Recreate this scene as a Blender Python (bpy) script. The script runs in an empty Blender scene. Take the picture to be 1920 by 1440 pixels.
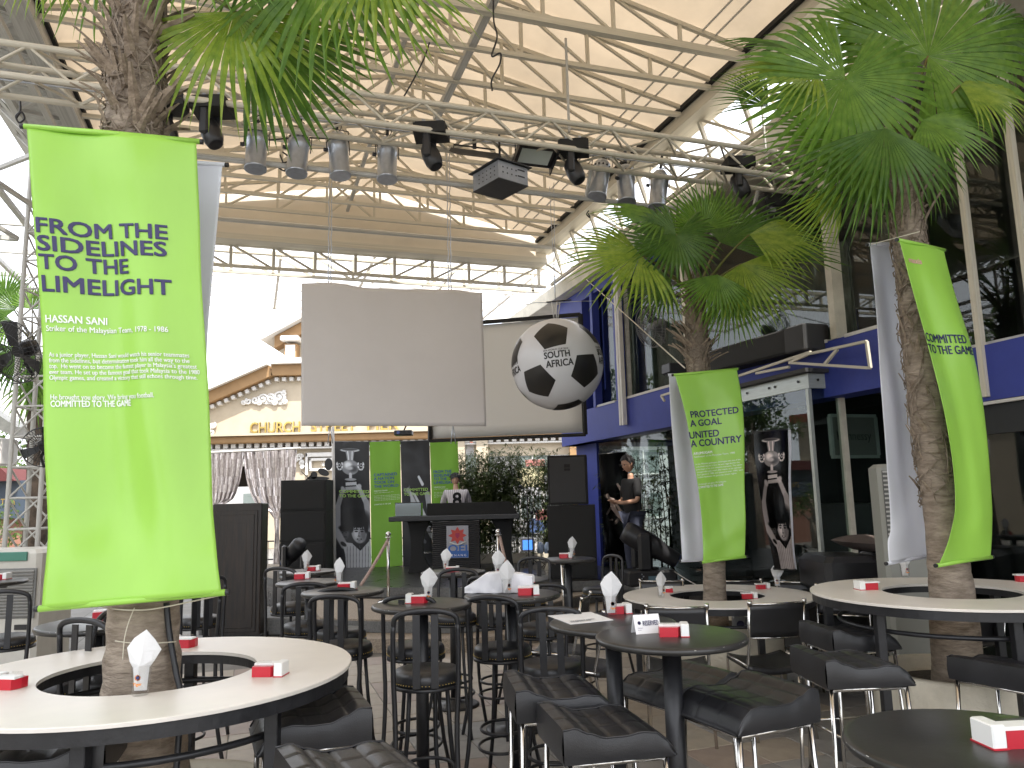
import bpy, bmesh, math, random
import numpy as np
from mathutils import Vector, Matrix
random.seed(7)
R = math.radians
S = bpy.context.scene
COL = S.collection
# ------------------------------------------------------------------ camera
FOC, PITCH, ROLL, EYE = 1450.0, math.atan(215/1450.0), 0.025, 1.65
cf = Vector((0, math.cos(PITCH), math.sin(PITCH)))
_r0 = Vector((1, 0, 0)); _u0 = Vector((0, -math.sin(PITCH), math.cos(PITCH)))
cr = _r0*math.cos(ROLL) - _u0*math.sin(ROLL)
cu = _r0*math.sin(ROLL) + _u0*math.cos(ROLL)
cam = bpy.data.cameras.new('camera'); camo = bpy.data.objects.new('camera', cam); COL.objects.link(camo)
cam.sensor_width = 36.0; cam.lens = 36.0*FOC/1920.0; cam.clip_end = 2000; cam.clip_start = 0.05
mw = Matrix.Identity(4)
for i in range(3):
    mw[i][0] = cr[i]; mw[i][1] = cu[i]; mw[i][2] = -cf[i]
mw[2][3] = EYE
camo.matrix_world = mw
S.camera = camo
# ------------------------------------------------------------------ light
w = bpy.data.worlds.new('World'); S.world = w; w.use_nodes = True
SUN_EL, SUN_AZ = R(62), R(161)     # azimuth clockwise from +Y
nt = w.node_tree; bg = nt.nodes['Background']
sky = nt.nodes.new('ShaderNodeTexSky'); sky.sky_type = 'NISHITA'; sky.sun_disc = False
sky.sun_elevation = SUN_EL; sky.sun_rotation = SUN_AZ
sky.air_density = 1.0; sky.dust_density = 4.0; sky.ozone_density = 1.0
wtc = nt.nodes.new('ShaderNodeTexCoord'); wn = nt.nodes.new('ShaderNodeTexNoise'); wn.inputs['Scale'].default_value = 2.2; wn.inputs['Detail'].default_value = 5
wr = nt.nodes.new('ShaderNodeValToRGB'); wr.color_ramp.elements[0].position = .30; wr.color_ramp.elements[0].color = (.55, .55, .55, 1); wr.color_ramp.elements[1].position = .5
wm_ = nt.nodes.new('ShaderNodeMixRGB'); wm_.inputs[2].default_value = (5.2, 5.35, 5.7, 1)
nt.links.new(wtc.outputs['Generated'], wn.inputs[0]); nt.links.new(wn.outputs[0], wr.inputs[0]); nt.links.new(wr.outputs[0], wm_.inputs[0]); nt.links.new(sky.outputs[0], wm_.inputs[1])
nt.links.new(wm_.outputs[0], bg.inputs[0]); bg.inputs[1].default_value = 0.15
sl = bpy.data.lights.new('sun', 'SUN'); sl.energy = 2.6; sl.angle = R(0.5); sl.color = (1, .95, .87)
so = bpy.data.objects.new('sun', sl); COL.objects.link(so)
sd = Vector((math.sin(SUN_AZ)*math.cos(SUN_EL), math.cos(SUN_AZ)*math.cos(SUN_EL), math.sin(SUN_EL)))
so.rotation_euler = sd.to_track_quat('Z', 'Y').to_euler()
S.view_settings.view_transform = 'Standard'; S.view_settings.look = 'None'
S.view_settings.exposure = 1.95; S.view_settings.gamma = 1.0
S.cycles.max_bounces = 7; S.cycles.transparent_max_bounces = 16
S.cycles.sample_clamp_indirect = 6
try: S.cycles.use_denoising = True
except Exception: pass

# ------------------------------------------------------------------ pixel helpers (photo pixels to places in the world)
def ray(x, y): return cf*FOC + cr*(x-960) + cu*(720-y)
ORG = Vector((0, 0, EYE))
def pY(x, y, Y): d = ray(x, y); return ORG + d*(Y/d.y)
def pz(x, y, z): d = ray(x, y); return ORG + d*((z-EYE)/d.z)
ANG = R(18.8)
TV = Vector((math.cos(ANG), math.sin(ANG), 0)); DV = Vector((-math.sin(ANG), math.cos(ANG), 0)); ZV = Vector((0, 0, 1))
def pT(x, y, t): d = ray(x, y); return ORG + d*(t/d.dot(TV))
def pD(x, y, t): d = ray(x, y); return ORG + d*(t/d.dot(DV))
def W(t, d, z): return TV*t + DV*d + ZV*z
# ------------------------------------------------------------------ materials
MATS = {}
def mat(name, col, rough=.6, metal=0., var=.0, scale=8., bump=0., bscale=40., spec=.5, coat=0., trans=0., emis=None, stretch=None, col2=None, rvar=0., alpha=None, sheen=0):
    if name in MATS: return MATS[name]
    m = bpy.data.materials.new(name); m.use_nodes = True; t = m.node_tree; n = t.nodes; b = n['Principled BSDF']
    b.inputs['Roughness'].default_value = rough; b.inputs['Metallic'].default_value = metal
    b.inputs['Specular IOR Level'].default_value = spec; b.inputs['Coat Weight'].default_value = coat
    b.inputs['Base Color'].default_value = (*col, 1)
    tc = n.new('ShaderNodeTexCoord'); mp = n.new('ShaderNodeMapping'); t.links.new(tc.outputs['Object'], mp.inputs[0])
    if stretch: mp.inputs['Scale'].default_value = stretch
    if var or col2 or rvar:
        nz = n.new('ShaderNodeTexNoise'); nz.inputs['Scale'].default_value = scale; nz.inputs['Detail'].default_value = 6; nz.inputs['Roughness'].default_value = .62
        t.links.new(mp.outputs[0], nz.inputs[0])
        rp = n.new('ShaderNodeValToRGB'); rp.color_ramp.elements[0].position = .32; rp.color_ramp.elements[1].position = .68
        c2 = col2 or tuple(min(1, c*(1+var)) for c in col); c1 = col if col2 else tuple(c*(1-var) for c in col)
        rp.color_ramp.elements[0].color = (*c1, 1); rp.color_ramp.elements[1].color = (*c2, 1)
        t.links.new(nz.outputs[0], rp.inputs[0]); t.links.new(rp.outputs[0], b.inputs['Base Color'])
        if rvar:
            mr = n.new('ShaderNodeMapRange'); mr.inputs[3].default_value = max(0, rough-rvar); mr.inputs[4].default_value = min(1, rough+rvar)
            t.links.new(nz.outputs[0], mr.inputs[0]); t.links.new(mr.outputs[0], b.inputs['Roughness'])
    if bump:
        nb = n.new('ShaderNodeTexNoise'); nb.inputs['Scale'].default_value = bscale; nb.inputs['Detail'].default_value = 4
        t.links.new(mp.outputs[0], nb.inputs[0]); bp = n.new('ShaderNodeBump'); bp.inputs['Strength'].default_value = bump; bp.inputs['Distance'].default_value = .01
        t.links.new(nb.outputs[0], bp.inputs['Height']); t.links.new(bp.outputs[0], b.inputs['Normal'])
    if trans:
        out = n['Material Output']; tr = n.new('ShaderNodeBsdfTranslucent'); mx = n.new('ShaderNodeMixShader'); mx.inputs[0].default_value = trans
        src = b.inputs['Base Color'].links
        if src: t.links.new(src[0].from_socket, tr.inputs[0])
        else: tr.inputs[0].default_value = (*col, 1)
        t.links.new(b.outputs[0], mx.inputs[1]); t.links.new(tr.outputs[0], mx.inputs[2]); t.links.new(mx.outputs[0], out.inputs[0])
    if emis: b.inputs['Emission Color'].default_value = (*emis[0], 1); b.inputs['Emission Strength'].default_value = emis[1]
    if sheen: b.inputs['Sheen Weight'].default_value = sheen
    MATS[name] = m; return m
def glassmat(name, tint, clear, rough=.02, refl=None):
    m = bpy.data.materials.new(name); m.use_nodes = True; t = m.node_tree; n = t.nodes
    out = n['Material Output']; n.remove(n['Principled BSDF'])
    tr = n.new('ShaderNodeBsdfTransparent'); tr.inputs[0].default_value = (*[c*clear for c in tint], 1)
    gl = n.new('ShaderNodeBsdfGlossy'); gl.inputs['Roughness'].default_value = rough; gl.inputs[0].default_value = (1, 1, 1, 1)
    f0 = ((refl or 1.5)-1)**2/((refl or 1.5)+1)**2
    lw = n.new('ShaderNodeLayerWeight'); pw = n.new('ShaderNodeMath'); pw.operation = 'POWER'; pw.inputs[1].default_value = 6; fr = n.new('ShaderNodeMapRange'); fr.inputs[3].default_value = f0*1.0; fr.inputs[4].default_value = .75 if (refl or 1.5) > 1.45 else .4
    t.links.new(lw.outputs['Facing'], pw.inputs[0]); t.links.new(pw.outputs[0], fr.inputs[0])
    mx = n.new('ShaderNodeMixShader'); t.links.new(fr.outputs[0], mx.inputs[0]); t.links.new(tr.outputs[0], mx.inputs[1]); t.links.new(gl.outputs[0], mx.inputs[2])
    t.links.new(mx.outputs[0], out.inputs[0]); return m
steel = mat('cream_painted_steel', (.56, .52, .43), .55, var=.14, scale=5, col2=None, bump=.1)
steelg = mat('grey_painted_steel', (.46, .45, .42), .5, var=.22, scale=9, bump=.15)
alu = mat('aluminium', (.44, .47, .52), .30, .75, var=.1, scale=20)
fabric = mat('canopy_fabric', (.56, .45, .32), .8, var=.13, scale=1.1, trans=.215, bump=.3, bscale=3)
leather = mat('black_leather', (.017, .017, .019), .38, bump=.10, bscale=260, spec=.55, var=.3, scale=6, rvar=.08)
chrome = mat('chrome', (.62, .60, .57), .16, 1.)
blackmetal = mat('black_painted_metal', (.014, .014, .016), .42, bump=.1, bscale=90, rvar=.12, var=.3, scale=12)
blacktop = mat('black_table_laminate', (.026, .025, .024), .33, var=.35, scale=5, rvar=.10, bump=.03, bscale=60)
blackplastic = mat('black_plastic', (.015, .015, .017), .42)
dullblack = mat('dull_black', (.012, .012, .012), .8, bump=.3, bscale=200)
darkgrey = mat('dark_grey_mesh', (.035, .035, .037), .7, bump=.4, bscale=300)
white = mat('white_plastic', (.78, .78, .76), .35)
whitecloth = mat('white_tissue', (.8, .8, .8), .9, bump=.2, bscale=60, trans=.25)
red = mat('red_plastic', (.48, .015, .03), .3)
ringtop = mat('cream_laminate', (.70, .66, .60), .38, var=.07, scale=3, rvar=.1, bump=.03)
chip = mat('bare_chip', (.62, .60, .55), .7)
clear = glassmat('clear_glass', (1, 1, 1), .96, .02, 1.42)
polycarb = glassmat('clear_polycarbonate', (1, 1, 1), .97, .2, 1.2)
darkglass = glassmat('tinted_glass', (.66, .72, .70), .88, .01, 1.5)
blue = mat('blue_render', (.028, .045, .27), .6, var=.12, scale=2, bump=.2, bscale=30)
greenb = mat('lime_vinyl', (.37, .68, .10), .30, bump=.35, bscale=5, stretch=(1.5, 1.5, .7), trans=.22, var=.04, scale=2)
whiteb = mat('white_vinyl_back', (.80, .81, .87), .38, bump=.1, bscale=9, trans=.25)
navy = mat('navy_print', (.022, .017, .095), .45)
whitep = mat('white_print', (.85, .88, .82), .45)
concrete = mat('planter_render', (.55, .50, .40), .8, var=.14, scale=5, bump=.4, bscale=50)
soil = mat('soil', (.05, .04, .03), .95, var=.4, scale=30, bump=1, bscale=30)
string = mat('string', (.6, .55, .45), .8)
skin = mat('skin', (.42, .24, .16), .5, var=.05)
hair = mat('black_hair', (.01, .008, .008), .5, bump=.8, bscale=150)
blackcloth = mat('black_cloth', (.006, .006, .007), .85, bump=.3, bscale=60)
jeans = mat('dark_denim', (.03, .035, .06), .85, bump=.3, bscale=120)
plaster = mat('cream_plaster', (.42, .355, .265), .8, var=.08, scale=1.5, bump=.2, bscale=10)
orange = mat('ochre_moulding', (.27, .16, .07), .7, var=.12, scale=2)
whitest = mat('white_stucco', (.58, .565, .54), .7, bump=.3, bscale=20, var=.06)
gold = mat('brass', (.62, .45, .14), .3, .9)
darkwood = mat('dark_wood', (.007, .006, .006), .4, stretch=(8, 8, .7), scale=4, col2=(.028, .018, .012), bump=.3, bscale=30)
stagem = mat('stage_black', (.022, .021, .021), .3, var=.4, scale=3, bump=.25, bscale=60, rvar=.12)
pebble = mat('pebble_wash', (.17, .135, .10), .85, scale=60, col2=(.36, .30, .235), bump=.8, bscale=90)
graystone = mat('grey_stone', (.075, .075, .075), .7, scale=40, col2=(.14, .14, .135), bump=.4, bscale=60)

# ------------------------------------------------------------------ mesh builder
_cent = {}
class MB:
    def __init__(s): s.v = []; s.f = []; s.mi = []; s.m = 0; s.sm = []
    def mesh(s, name, mats):
        me = bpy.data.meshes.new(name); me.from_pydata([tuple(a) for a in s.v], [], s.f)
        for m in (mats if isinstance(mats, (list, tuple)) else [mats]): me.materials.append(m)
        me.polygons.foreach_set('material_index', s.mi); me.polygons.foreach_set('use_smooth', s.sm); me.update(); return me
    def face(s, idx, smooth=False): s.f.append(tuple(idx)); s.mi.append(s.m); s.sm.append(smooth)
    def quad(s, a, b, c, d, smooth=False):
        k = len(s.v); s.v += [a, b, c, d]; s.face((k, k+1, k+2, k+3), smooth)
    def poly(s, pts): k = len(s.v); s.v += list(pts); s.face(range(k, k+len(pts)))
    def box(s, c, h, ax=None, bev=0.):
        X, Y, Z = ax or (Vector((1, 0, 0)), Vector((0, 1, 0)), ZV); c = Vector(c)
        if not bev:
            k = len(s.v)
            for sx in (-1, 1):
                for sy in (-1, 1):
                    for sz in (-1, 1): s.v.append(c+X*(sx*h[0])+Y*(sy*h[1])+Z*(sz*h[2]))
            for q in ((0, 1, 3, 2), (4, 6, 7, 5), (0, 4, 5, 1), (2, 3, 7, 6), (0, 2, 6, 4), (1, 5, 7, 3)): s.face([k+i for i in q])
            return s
        # chamfered box: rings over z
        b = bev; k = len(s.v)
        def ring(hx, hy, z):
            o = len(s.v); e = min(b, hx*.9, hy*.9)
            for (a, q) in ((hx, hy-e), (hx-e, hy), (-hx+e, hy), (-hx, hy-e), (-hx, -hy+e), (-hx+e, -hy), (hx-e, -hy), (hx, -hy+e)):
                s.v.append(c+X*a+Y*q+Z*z)
            return o
        rs = [ring(h[0]-b, h[1]-b, -h[2]), ring(h[0], h[1], -h[2]+b), ring(h[0], h[1], h[2]-b), ring(h[0]-b, h[1]-b, h[2])]
        for a, q in zip(rs, rs[1:]):
            for i in range(8): j = (i+1) % 8; s.face((a+i, a+j, q+j, q+i))
        s.face([rs[0]+i for i in reversed(range(8))]); s.face([rs[3]+i for i in range(8)]); return s
    def tube(s, pts, r, n=8, caps=True, smooth=True):
        pts = [Vector(p) for p in pts]; rr = r if isinstance(r, (list, tuple)) else [r]*len(pts)
        rings = []; prev = None
        for i, p in enumerate(pts):
            d = (pts[min(i+1, len(pts)-1)]-pts[max(i-1, 0)]).normalized()
            if prev is None:
                a = Vector((0, 0, 1)) if abs(d.z) < .9 else Vector((1, 0, 0)); x = d.cross(a).normalized()
            else:
                x = (prev - d*prev.dot(d)).normalized()
            prev = x; y = d.cross(x); o = len(s.v)
            for k in range(n):
                t = 2*math.pi*k/n; s.v.append(p+(x*math.cos(t)+y*math.sin(t))*rr[i])
            rings.append(o)
        for a, b in zip(rings, rings[1:]):
            for k in range(n): j = (k+1) % n; s.face((a+k, a+j, b+j, b+k), smooth)
        if caps: s.face([rings[0]+k for k in reversed(range(n))]); s.face([rings[-1]+k for k in range(n)])
        return s
    def lathe(s, c, prof, n=32, ax=None, smooth=True, a0=0, a1=2*math.pi):
        X, Y, Z = ax or (Vector((1, 0, 0)), Vector((0, 1, 0)), ZV); c = Vector(c); full = abs(a1-a0-2*math.pi) < 1e-4
        rings = []; m = n if full else n+1
        for (r, z) in prof:
            o = len(s.v)
            for k in range(m):
                t = a0+(a1-a0)*k/n; s.v.append(c+X*(r*math.cos(t))+Y*(r*math.sin(t))+Z*z)
            rings.append(o)
        for a, b in zip(rings, rings[1:]):
            for k in range(n): j = (k+1) % m; s.face((a+k, a+j, b+j, b+k), smooth)
        if full:
            if prof[0][0] > 1e-5 : s.face([rings[0]+k for k in reversed(range(n))])
            if prof[-1][0] > 1e-5: s.face([rings[-1]+k for k in range(n)])
        return s
    def grid(s, fn, nu, nv, smooth=True):
        o = len(s.v)
        for j in range(nv+1):
            for i in range(nu+1): s.v.append(fn(i/nu, j/nv))
        for j in range(nv):
            for i in range(nu):
                a = o+j*(nu+1)+i; s.face((a, a+1, a+nu+2, a+nu+1), smooth)
        return s
    def prism(s, pts, vec):
        n = len(pts); k = len(s.v); vec = Vector(vec); s.v += [Vector(p) for p in pts]+[Vector(p)+vec for p in pts]
        s.face(range(k, k+n)); s.face([k+n+i for i in reversed(range(n))])
        for i in range(n): j = (i+1) % n; s.face((k+i, k+n+i, k+n+j, k+j))
        return s
    def sphere(s, c, r, n=16, sq=(1, 1, 1)):
        c = Vector(c); pr = [(math.sin(math.pi*i/n), -math.cos(math.pi*i/n)) for i in range(n+1)]
        o = len(s.v); s.lathe((0, 0, 0), [(max(a, 1e-4)*r, b*r) for a, b in pr], n*2)
        for i in range(o, len(s.v)):
            v = s.v[i]; s.v[i] = c+Vector((v.x*sq[0], v.y*sq[1], v.z*sq[2]))
        return s
    def link(s, name, mats, parent=None, label=None, shape=None):
        return put(name, s.mesh(name, mats), parent, label)
PM = {}
def put(name, me, parent=None, label=None):
    o = bpy.data.objects.new(name, me); COL.objects.link(o)
    if parent is not None:
        o.parent = parent; o.matrix_parent_inverse = wm(parent).inverted()
    if label: o['label'] = label
    return o
def wm(o):
    m = o.matrix_basis
    if o.parent: return wm(o.parent) @ o.matrix_parent_inverse @ m
    return m
def thing(name, label, cat, loc=(0, 0, 0), rz=0, group=None):
    o = bpy.data.objects.new(name, None); COL.objects.link(o); o.empty_display_size = .1
    o.location = loc; o.rotation_euler = (0, 0, rz); o['label'] = label; o['category'] = cat
    if group: o['group'] = group
    return o
def tag(o, label, cat, group=None):
    o['label'] = label; o['category'] = cat
    if group: o['group'] = group
    return o
def struct(o): o['kind'] = 'structure'; return o
def stuff(o): o['kind'] = 'stuff'; return o
def local(parent, fn):   # build in the parent's own frame
    o = fn(); return o
def dup(root, loc, rz=0, label=None, group=None, scale=None):
    def cp(o, par):
        c = o.copy(); COL.objects.link(c)
        if par is not None: c.parent = par; c.matrix_parent_inverse = o.matrix_parent_inverse.copy()
        for ch in o.children: cp(ch, c)
        return c
    r = cp(root, None); r.location = loc; r.rotation_euler = (0, 0, rz)
    if label: r['label'] = label
    if group: r['group'] = group
    if scale: r.scale = (scale,)*3 if not isinstance(scale, tuple) else scale
    return r
# unit bars
_ub = {}
def unit(mt, rnd):
    k = (mt.name, rnd)
    if k not in _ub:
        b = MB()
        if rnd: b.tube([(0, 0, -.5), (0, 0, .5)], .5, 8)
        else: b.box((0, 0, 0), (.5, .5, .5))
        _ub[k] = b.mesh('bar', mt)
    return _ub[k]
def bar(name, p, q, wd, mt, parent, rnd=False, wd2=None):
    p = Vector(p); q = Vector(q); d = q-p; L = d.length
    o = bpy.data.objects.new(name, unit(mt, rnd)); COL.objects.link(o)
    z = d/L; up = TV if abs(z.dot(TV)) < .9 else DV
    x = up.cross(z).normalized() if abs(z.z) > .9 else ZV.cross(z).normalized(); y = z.cross(x)
    m = Matrix.Identity(4)
    w2 = wd2 or wd
    for i in range(3): m[i][0] = x[i]*wd; m[i][1] = y[i]*w2; m[i][2] = z[i]*L; m[i][3] = (p[i]+q[i])/2
    if parent is not None:
        o.parent = parent; o.matrix_parent_inverse = wm(parent).inverted()
    o.matrix_basis = m
    return o
# ------------------------------------------------------------------ text helpers
_tx = {}
def text_geo(s, bold=0.):
    k = (s, bold)
    if k in _tx: return _tx[k]
    cu_ = bpy.data.curves.new('t', 'FONT'); cu_.body = s; cu_.size = 1; cu_.offset = bold; cu_.resolution_u = 3
    o = bpy.data.objects.new('t', cu_); COL.objects.link(o)
    dg = bpy.context.evaluated_depsgraph_get(); dg.update()
    me = bpy.data.meshes.new_from_object(o.evaluated_get(dg))
    bm = bmesh.new(); bm.from_mesh(me)
    vs = [v.co.copy() for v in bm.verts]
    x0 = min(v.x for v in vs); x1 = max(v.x for v in vs)
    vv = [((v.x-x0)/(x1-x0), v.y/.682, 0) for v in vs]       # y: baseline 0, cap height 1
    fs = [[q.index for q in f.verts] for f in bm.faces]
    bm.free(); bpy.data.objects.remove(o); bpy.data.curves.remove(cu_); bpy.data.meshes.remove(me)
    _tx[k] = (vv, fs, (x1-x0)/.682); return _tx[k]
def text_on(mb, s, fn, u0, u1, v0, cap, bold=0., sub=0):
    """letters laid on a surface fn(u, v); u0..u1 spans the line, v0 baseline, cap = capital height in v"""
    vv, fs, asp = text_geo(s, 0.); du = bold/.682/asp*(u1-u0)*.9; dv = bold/.682*cap*.8
    for c_, (sh, sv) in enumerate(((0, 0), (-1, -1), (1, -1), (-1, 1), (1, 1), (-1, 0), (1, 0)) if bold > .001 else ((0, 0),)):
        k = len(mb.v)
        for (a, b, c) in vv: mb.v.append(Vector(fn(u0+(u1-u0)*a+du*sh, v0+cap*b+dv*sv))+Vector((0, -.0004*c_, 0)))
        for f in fs: mb.face([k+i for i in f])
def text_flat(mb, s, org, X, Z, width, cap, bold=0., depth=0.):
    org = Vector(org); X = Vector(X).normalized(); Z = Vector(Z).normalized()
    o = len(mb.v); text_on(mb, s, lambda u, v: org+X*u+Z*v, 0, width, 0, cap, bold)
    if depth and False:
        n = X.cross(Z); faces = mb.f[:]
        vv, fs, _ = text_geo(s, bold); k2 = len(mb.v); nverts = k2-o
        for i in range(nverts): mb.v.append(mb.v[o+i]-n*(-depth))
        edges = {}
        for f in fs:
            for i in range(len(f)):
                e = (f[i], f[(i+1) % len(f)]); edges[e] = 1
        for (a, b) in list(edges):
            if (b, a) not in edges: mb.face((o+a, o+b, k2+b, k2+a))
# ================================================================== SETTING
def brickmat(name, c1, c2, mort, bw, bh, rot, rough=.7):
    m = bpy.data.materials.new(name); m.use_nodes = True; t = m.node_tree; n = t.nodes; b = n['Principled BSDF']
    tc = n.new('ShaderNodeTexCoord'); mp = n.new('ShaderNodeMapping'); mp.inputs['Rotation'].default_value = (0, 0, rot)
    br = n.new('ShaderNodeTexBrick'); br.offset = 0; br.inputs['Scale'].default_value = 1; br.inputs['Brick Width'].default_value = bw; br.inputs['Row Height'].default_value = bh
    br.inputs['Mortar Size'].default_value = .006; br.inputs[1].default_value = (*c1, 1); br.inputs[2].default_value = (*c2, 1); br.inputs[3].default_value = (*mort, 1)
    t.links.new(tc.outputs['Object'], mp.inputs[0]); t.links.new(mp.outputs[0], br.inputs[0])
    nz = n.new('ShaderNodeTexNoise'); nz.inputs['Scale'].default_value = 3; nz.inputs['Detail'].default_value = 8
    mx = n.new('ShaderNodeMixRGB'); mx.blend_type = 'MULTIPLY'; mx.inputs[0].default_value = .6
    t.links.new(mp.outputs[0], nz.inputs[0]); t.links.new(br.outputs[0], mx.inputs[1]); t.links.new(nz.outputs[0], mx.inputs[2]); t.links.new(mx.outputs[0], b.inputs['Base Color'])
    b.inputs['Roughness'].default_value = rough; return m
g = MB(); g.box((0, 150, -.05), (400, 400, .04)); struct(g.link('ground', brickmat('paving_far', (.30, .29, .27), (.26, .25, .235), (.1, .1, .09), .4, .4, -ANG)))
fl = MB(); fl.prism([W(-6, -8, -.008), W(9, -8, -.008), W(9, 9.6, -.008), W(-6, 9.6, -.008)], (0, 0, .004))
floor = struct(fl.link('floor', mat('floor_bed', (.16, .15, .135), .8, var=.25, scale=4, bump=.3, bscale=60)))
def tilem(n, c): return mat(n, c, .55, var=.16, scale=7, bump=.12, bscale=40, rvar=.12)
TM = [tilem('beige_tile', (.33, .285, .23)), tilem('pink_tile', (.285, .23, .195)), tilem('pale_tile', (.38, .33, .265)), tilem('grey_tile', (.27, .26, .245)), tilem('dark_grey_tile', (.225, .215, .205))]
tmesh = []
for m in TM:
    b = MB(); b.box((0, 0, -.011), (.197, .197, .011), bev=.004); tmesh.append(b.mesh('tile', m))
rt = random.Random(3)
for i in range(17):
    for j in range(15):
        t, d = -1.5+.4*i, 2.9+.4*j
        gx = d < 4.6+.5*math.sin(i*.9) or (t > 3.2 and d < 6.2) or (1.0 < t < 1.9 and 4.9 < d < 6.0) or (t < -.3 and d < 6)
        k = (3 if rt.random() < .6 else 4) if gx else rt.choice([0, 0, 0, 1, 1, 2, 0, 2, 1])
        if gx and rt.random() < .05: k = 0
        o = put('floor_tile', tmesh[k], floor); o.matrix_basis = Matrix.Translation(W(t, d, rt.uniform(-.001, .0015))) @ Matrix.Rotation(ANG+rt.uniform(-.003, .003), 4, 'Z')
def outline(pts, z): return [pz(x, y, z) for x, y in pts]
def smooth_line(p, n=5):
    out = []
    for i in range(len(p)-1):
        a, b, c, d = p[max(i-1, 0)], p[i], p[i+1], p[min(i+2, len(p)-1)]
        for k in range(n):
            t = k/n; out.append(.5*((2*b)+(c-a)*t+(2*a-5*b+4*c-d)*t*t+(3*b-a-3*c+d)*t**3))
    return out+[p[-1]]
L1 = smooth_line(outline([(380, 1062), (440, 1066), (500, 1082), (560, 1097), (660, 1101), (760, 1102), (850, 1102), (930, 1100), (1000, 1096), (1060, 1091), (1110, 1089), (1170, 1088), (1290, 1089), (1400, 1092)], .45))
L1 += [W(5.35, 9.3, .45), W(5.35, 8.2, .45)]
back = [Vector((4.5, 15.6, .45)), Vector((-5.2, 16.2, .45))]
def slab(name, line, backp, z0, z1, m, lab, cat='stage', par=None):
    b = MB(); pts = [Vector((p.x, p.y, z1)) for p in line]+[Vector((p.x, p.y, z1)) for p in backp]
    b.prism(pts[::-1], (0, 0, -(z1-z0))); o = b.link(name, m, par); return o
stage = thing('stage', 'low black stage with curved front edge and pebble steps below it', 'stage', (0, 11, 0))
slab('platform', L1, back, 0, .45, stagem, '', par=stage)
L2 = smooth_line(outline([(600, 1158), (680, 1161), (760, 1162), (850, 1162), (930, 1156), (1000, 1140), (1070, 1120), (1130, 1107)], .30))
slab('upper_step_tread', L2, [Vector((1.5, 12, 0)), Vector((-3.2, 12, 0))], .16, .298, pebble, '', par=stage)
b = MB()
for p, q in zip(L2, L2[1:]): b.prism([p+Vector((0, -.006, -.02)), q+Vector((0, -.006, -.02)), q+Vector((0, -.006, -.145)), p+Vector((0, -.006, -.145))], (0, .005, 0))
b.link('upper_step_riser', graystone, stage)
L3 = smooth_line(outline([(560, 1194), (640, 1197), (760, 1198), (900, 1195), (1000, 1180), (1070, 1160), (1140, 1140)], .15))
slab('lower_step', L3, [Vector((1.6, 12, 0)), Vector((-3.4, 12, 0))], 0, .149, pebble, '', par=stage)
b = MB()
for p, q in zip(L1[6:-3], L1[7:-2]): b.prism([p+Vector((0, -.012, .002)), q+Vector((0, -.012, .002)), q+Vector((0, -.012, -.13)), p+Vector((0, -.012, -.13))], (0, .01, 0))
b.link('edge_trim', graystone, stage)

# ================================================================== CANOPY
cano = thing('canopy', 'cream fabric roof on white steel trusses hanging over the whole courtyard', 'canopy', W(1.5, 6, 6.2))
TL, TR, TRID = -1.95, 4.84, 1.75
ZB = 6.2
def topz(t, h=.62): return ZB+.10+(h*(1-abs(t-TRID)/((TRID-TL) if t < TRID else (TR-TRID))))
Ds = [-2.4, -1.6, -.5, .7, 1.9, 3.1, 3.9, 4.6, 5.3]+[6.37, 7.0, 7.65, 8.3, 8.95, 9.6, 10.25, 10.9, 11.5, 12.1]
for k, d in enumerate(Ds):
    main = abs(d-6.37) < .01
    tr = bar('roof_truss', W(TL, d, ZB), W(TR, d, ZB), .05 if not main else .075, steel, cano)
    tr['label'] = 'bottom chord and web of one cream roof truss' if 0 else 'cream roof truss'
    def sub(p, q, wd=.034): bar('truss_bar', p, q, wd, steel, tr)
    sub(W(TL, d, topz(TL)), W(TRID, d, topz(TRID)), .045); sub(W(TRID, d, topz(TRID)), W(TR, d, topz(TR)), .045)
    n = 9
    for i in range(1, n):
        t = TL+(TR-TL)*i/n; sub(W(t, d, ZB), W(t, d, topz(t)))
        t2 = TL+(TR-TL)*(i-1 if t > TRID else i+1)/n
        if TL < t2 < TR: sub(W(t, d, ZB) if t > TRID else W(t, d, ZB), W(t2, d, topz(t2)) , .028)
# upper layer: sagging fabric panels between the trusses
for a, bb in zip(Ds, Ds[1:]+[12.7]):
    f = MB()
    def fn(u, v, a=a, bb=bb):
        t = TL-.06+(TR-TL+.16)*u; ed = max(0, (t-TR+.02)/.12)+max(0, (TL+.02-t)/.08); sag = -.035*math.sin(math.pi*v)*(1+.3*math.sin(9*u+a))
        return W(t, a+(bb-a)*v, topz(min(TR, max(TL, t)))+.07-.16*min(1, ed)+abs(bb-a)*.06*math.sin(math.pi*v))
    f.grid(fn, 80, 6); f.link('fabric_panel', fabric, cano)
# ridge members, wires, edge beams
for dz, tt in ((0, 2.04),):
    bar('ridge_chord', W(2.04, -4.5, ZB+.03), W(2.04, 8.6, ZB+.03), .075, steelg, cano)
    bar('ridge_chord', W(1.45, -4.5, ZB+.30), W(1.45, 12.6, ZB+.30), .05, steelg, cano)
for i in range(16):
    d = -4+i*.8; bar('ridge_brace', W(2.04, d, ZB+.03), W(1.45, d+.4, ZB+.3), .035, steel, cano)
for t, z in ((4.35, .33), (4.5, .30), (-1.45, .3)):
    bar('tension_wire', W(t, -4, ZB+z-.12), W(t, 12.5, ZB+z-.12), .016, steelg, cano)
bar('edge_beam', W(TR+.20, -5, ZB+.02), W(TR+.20, 12.9, ZB+.02), .30, steel, cano, wd2=.22)
bar('edge_gasket', W(TR+.02, -5, ZB+.08), W(TR+.02, 12.7, ZB+.08), .05, dullblack, cano)
bar('edge_beam', W(TL-.12, -5, ZB+.0), W(TL-.12, 12.9, ZB+.0), .2, steelg, cano)
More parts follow.
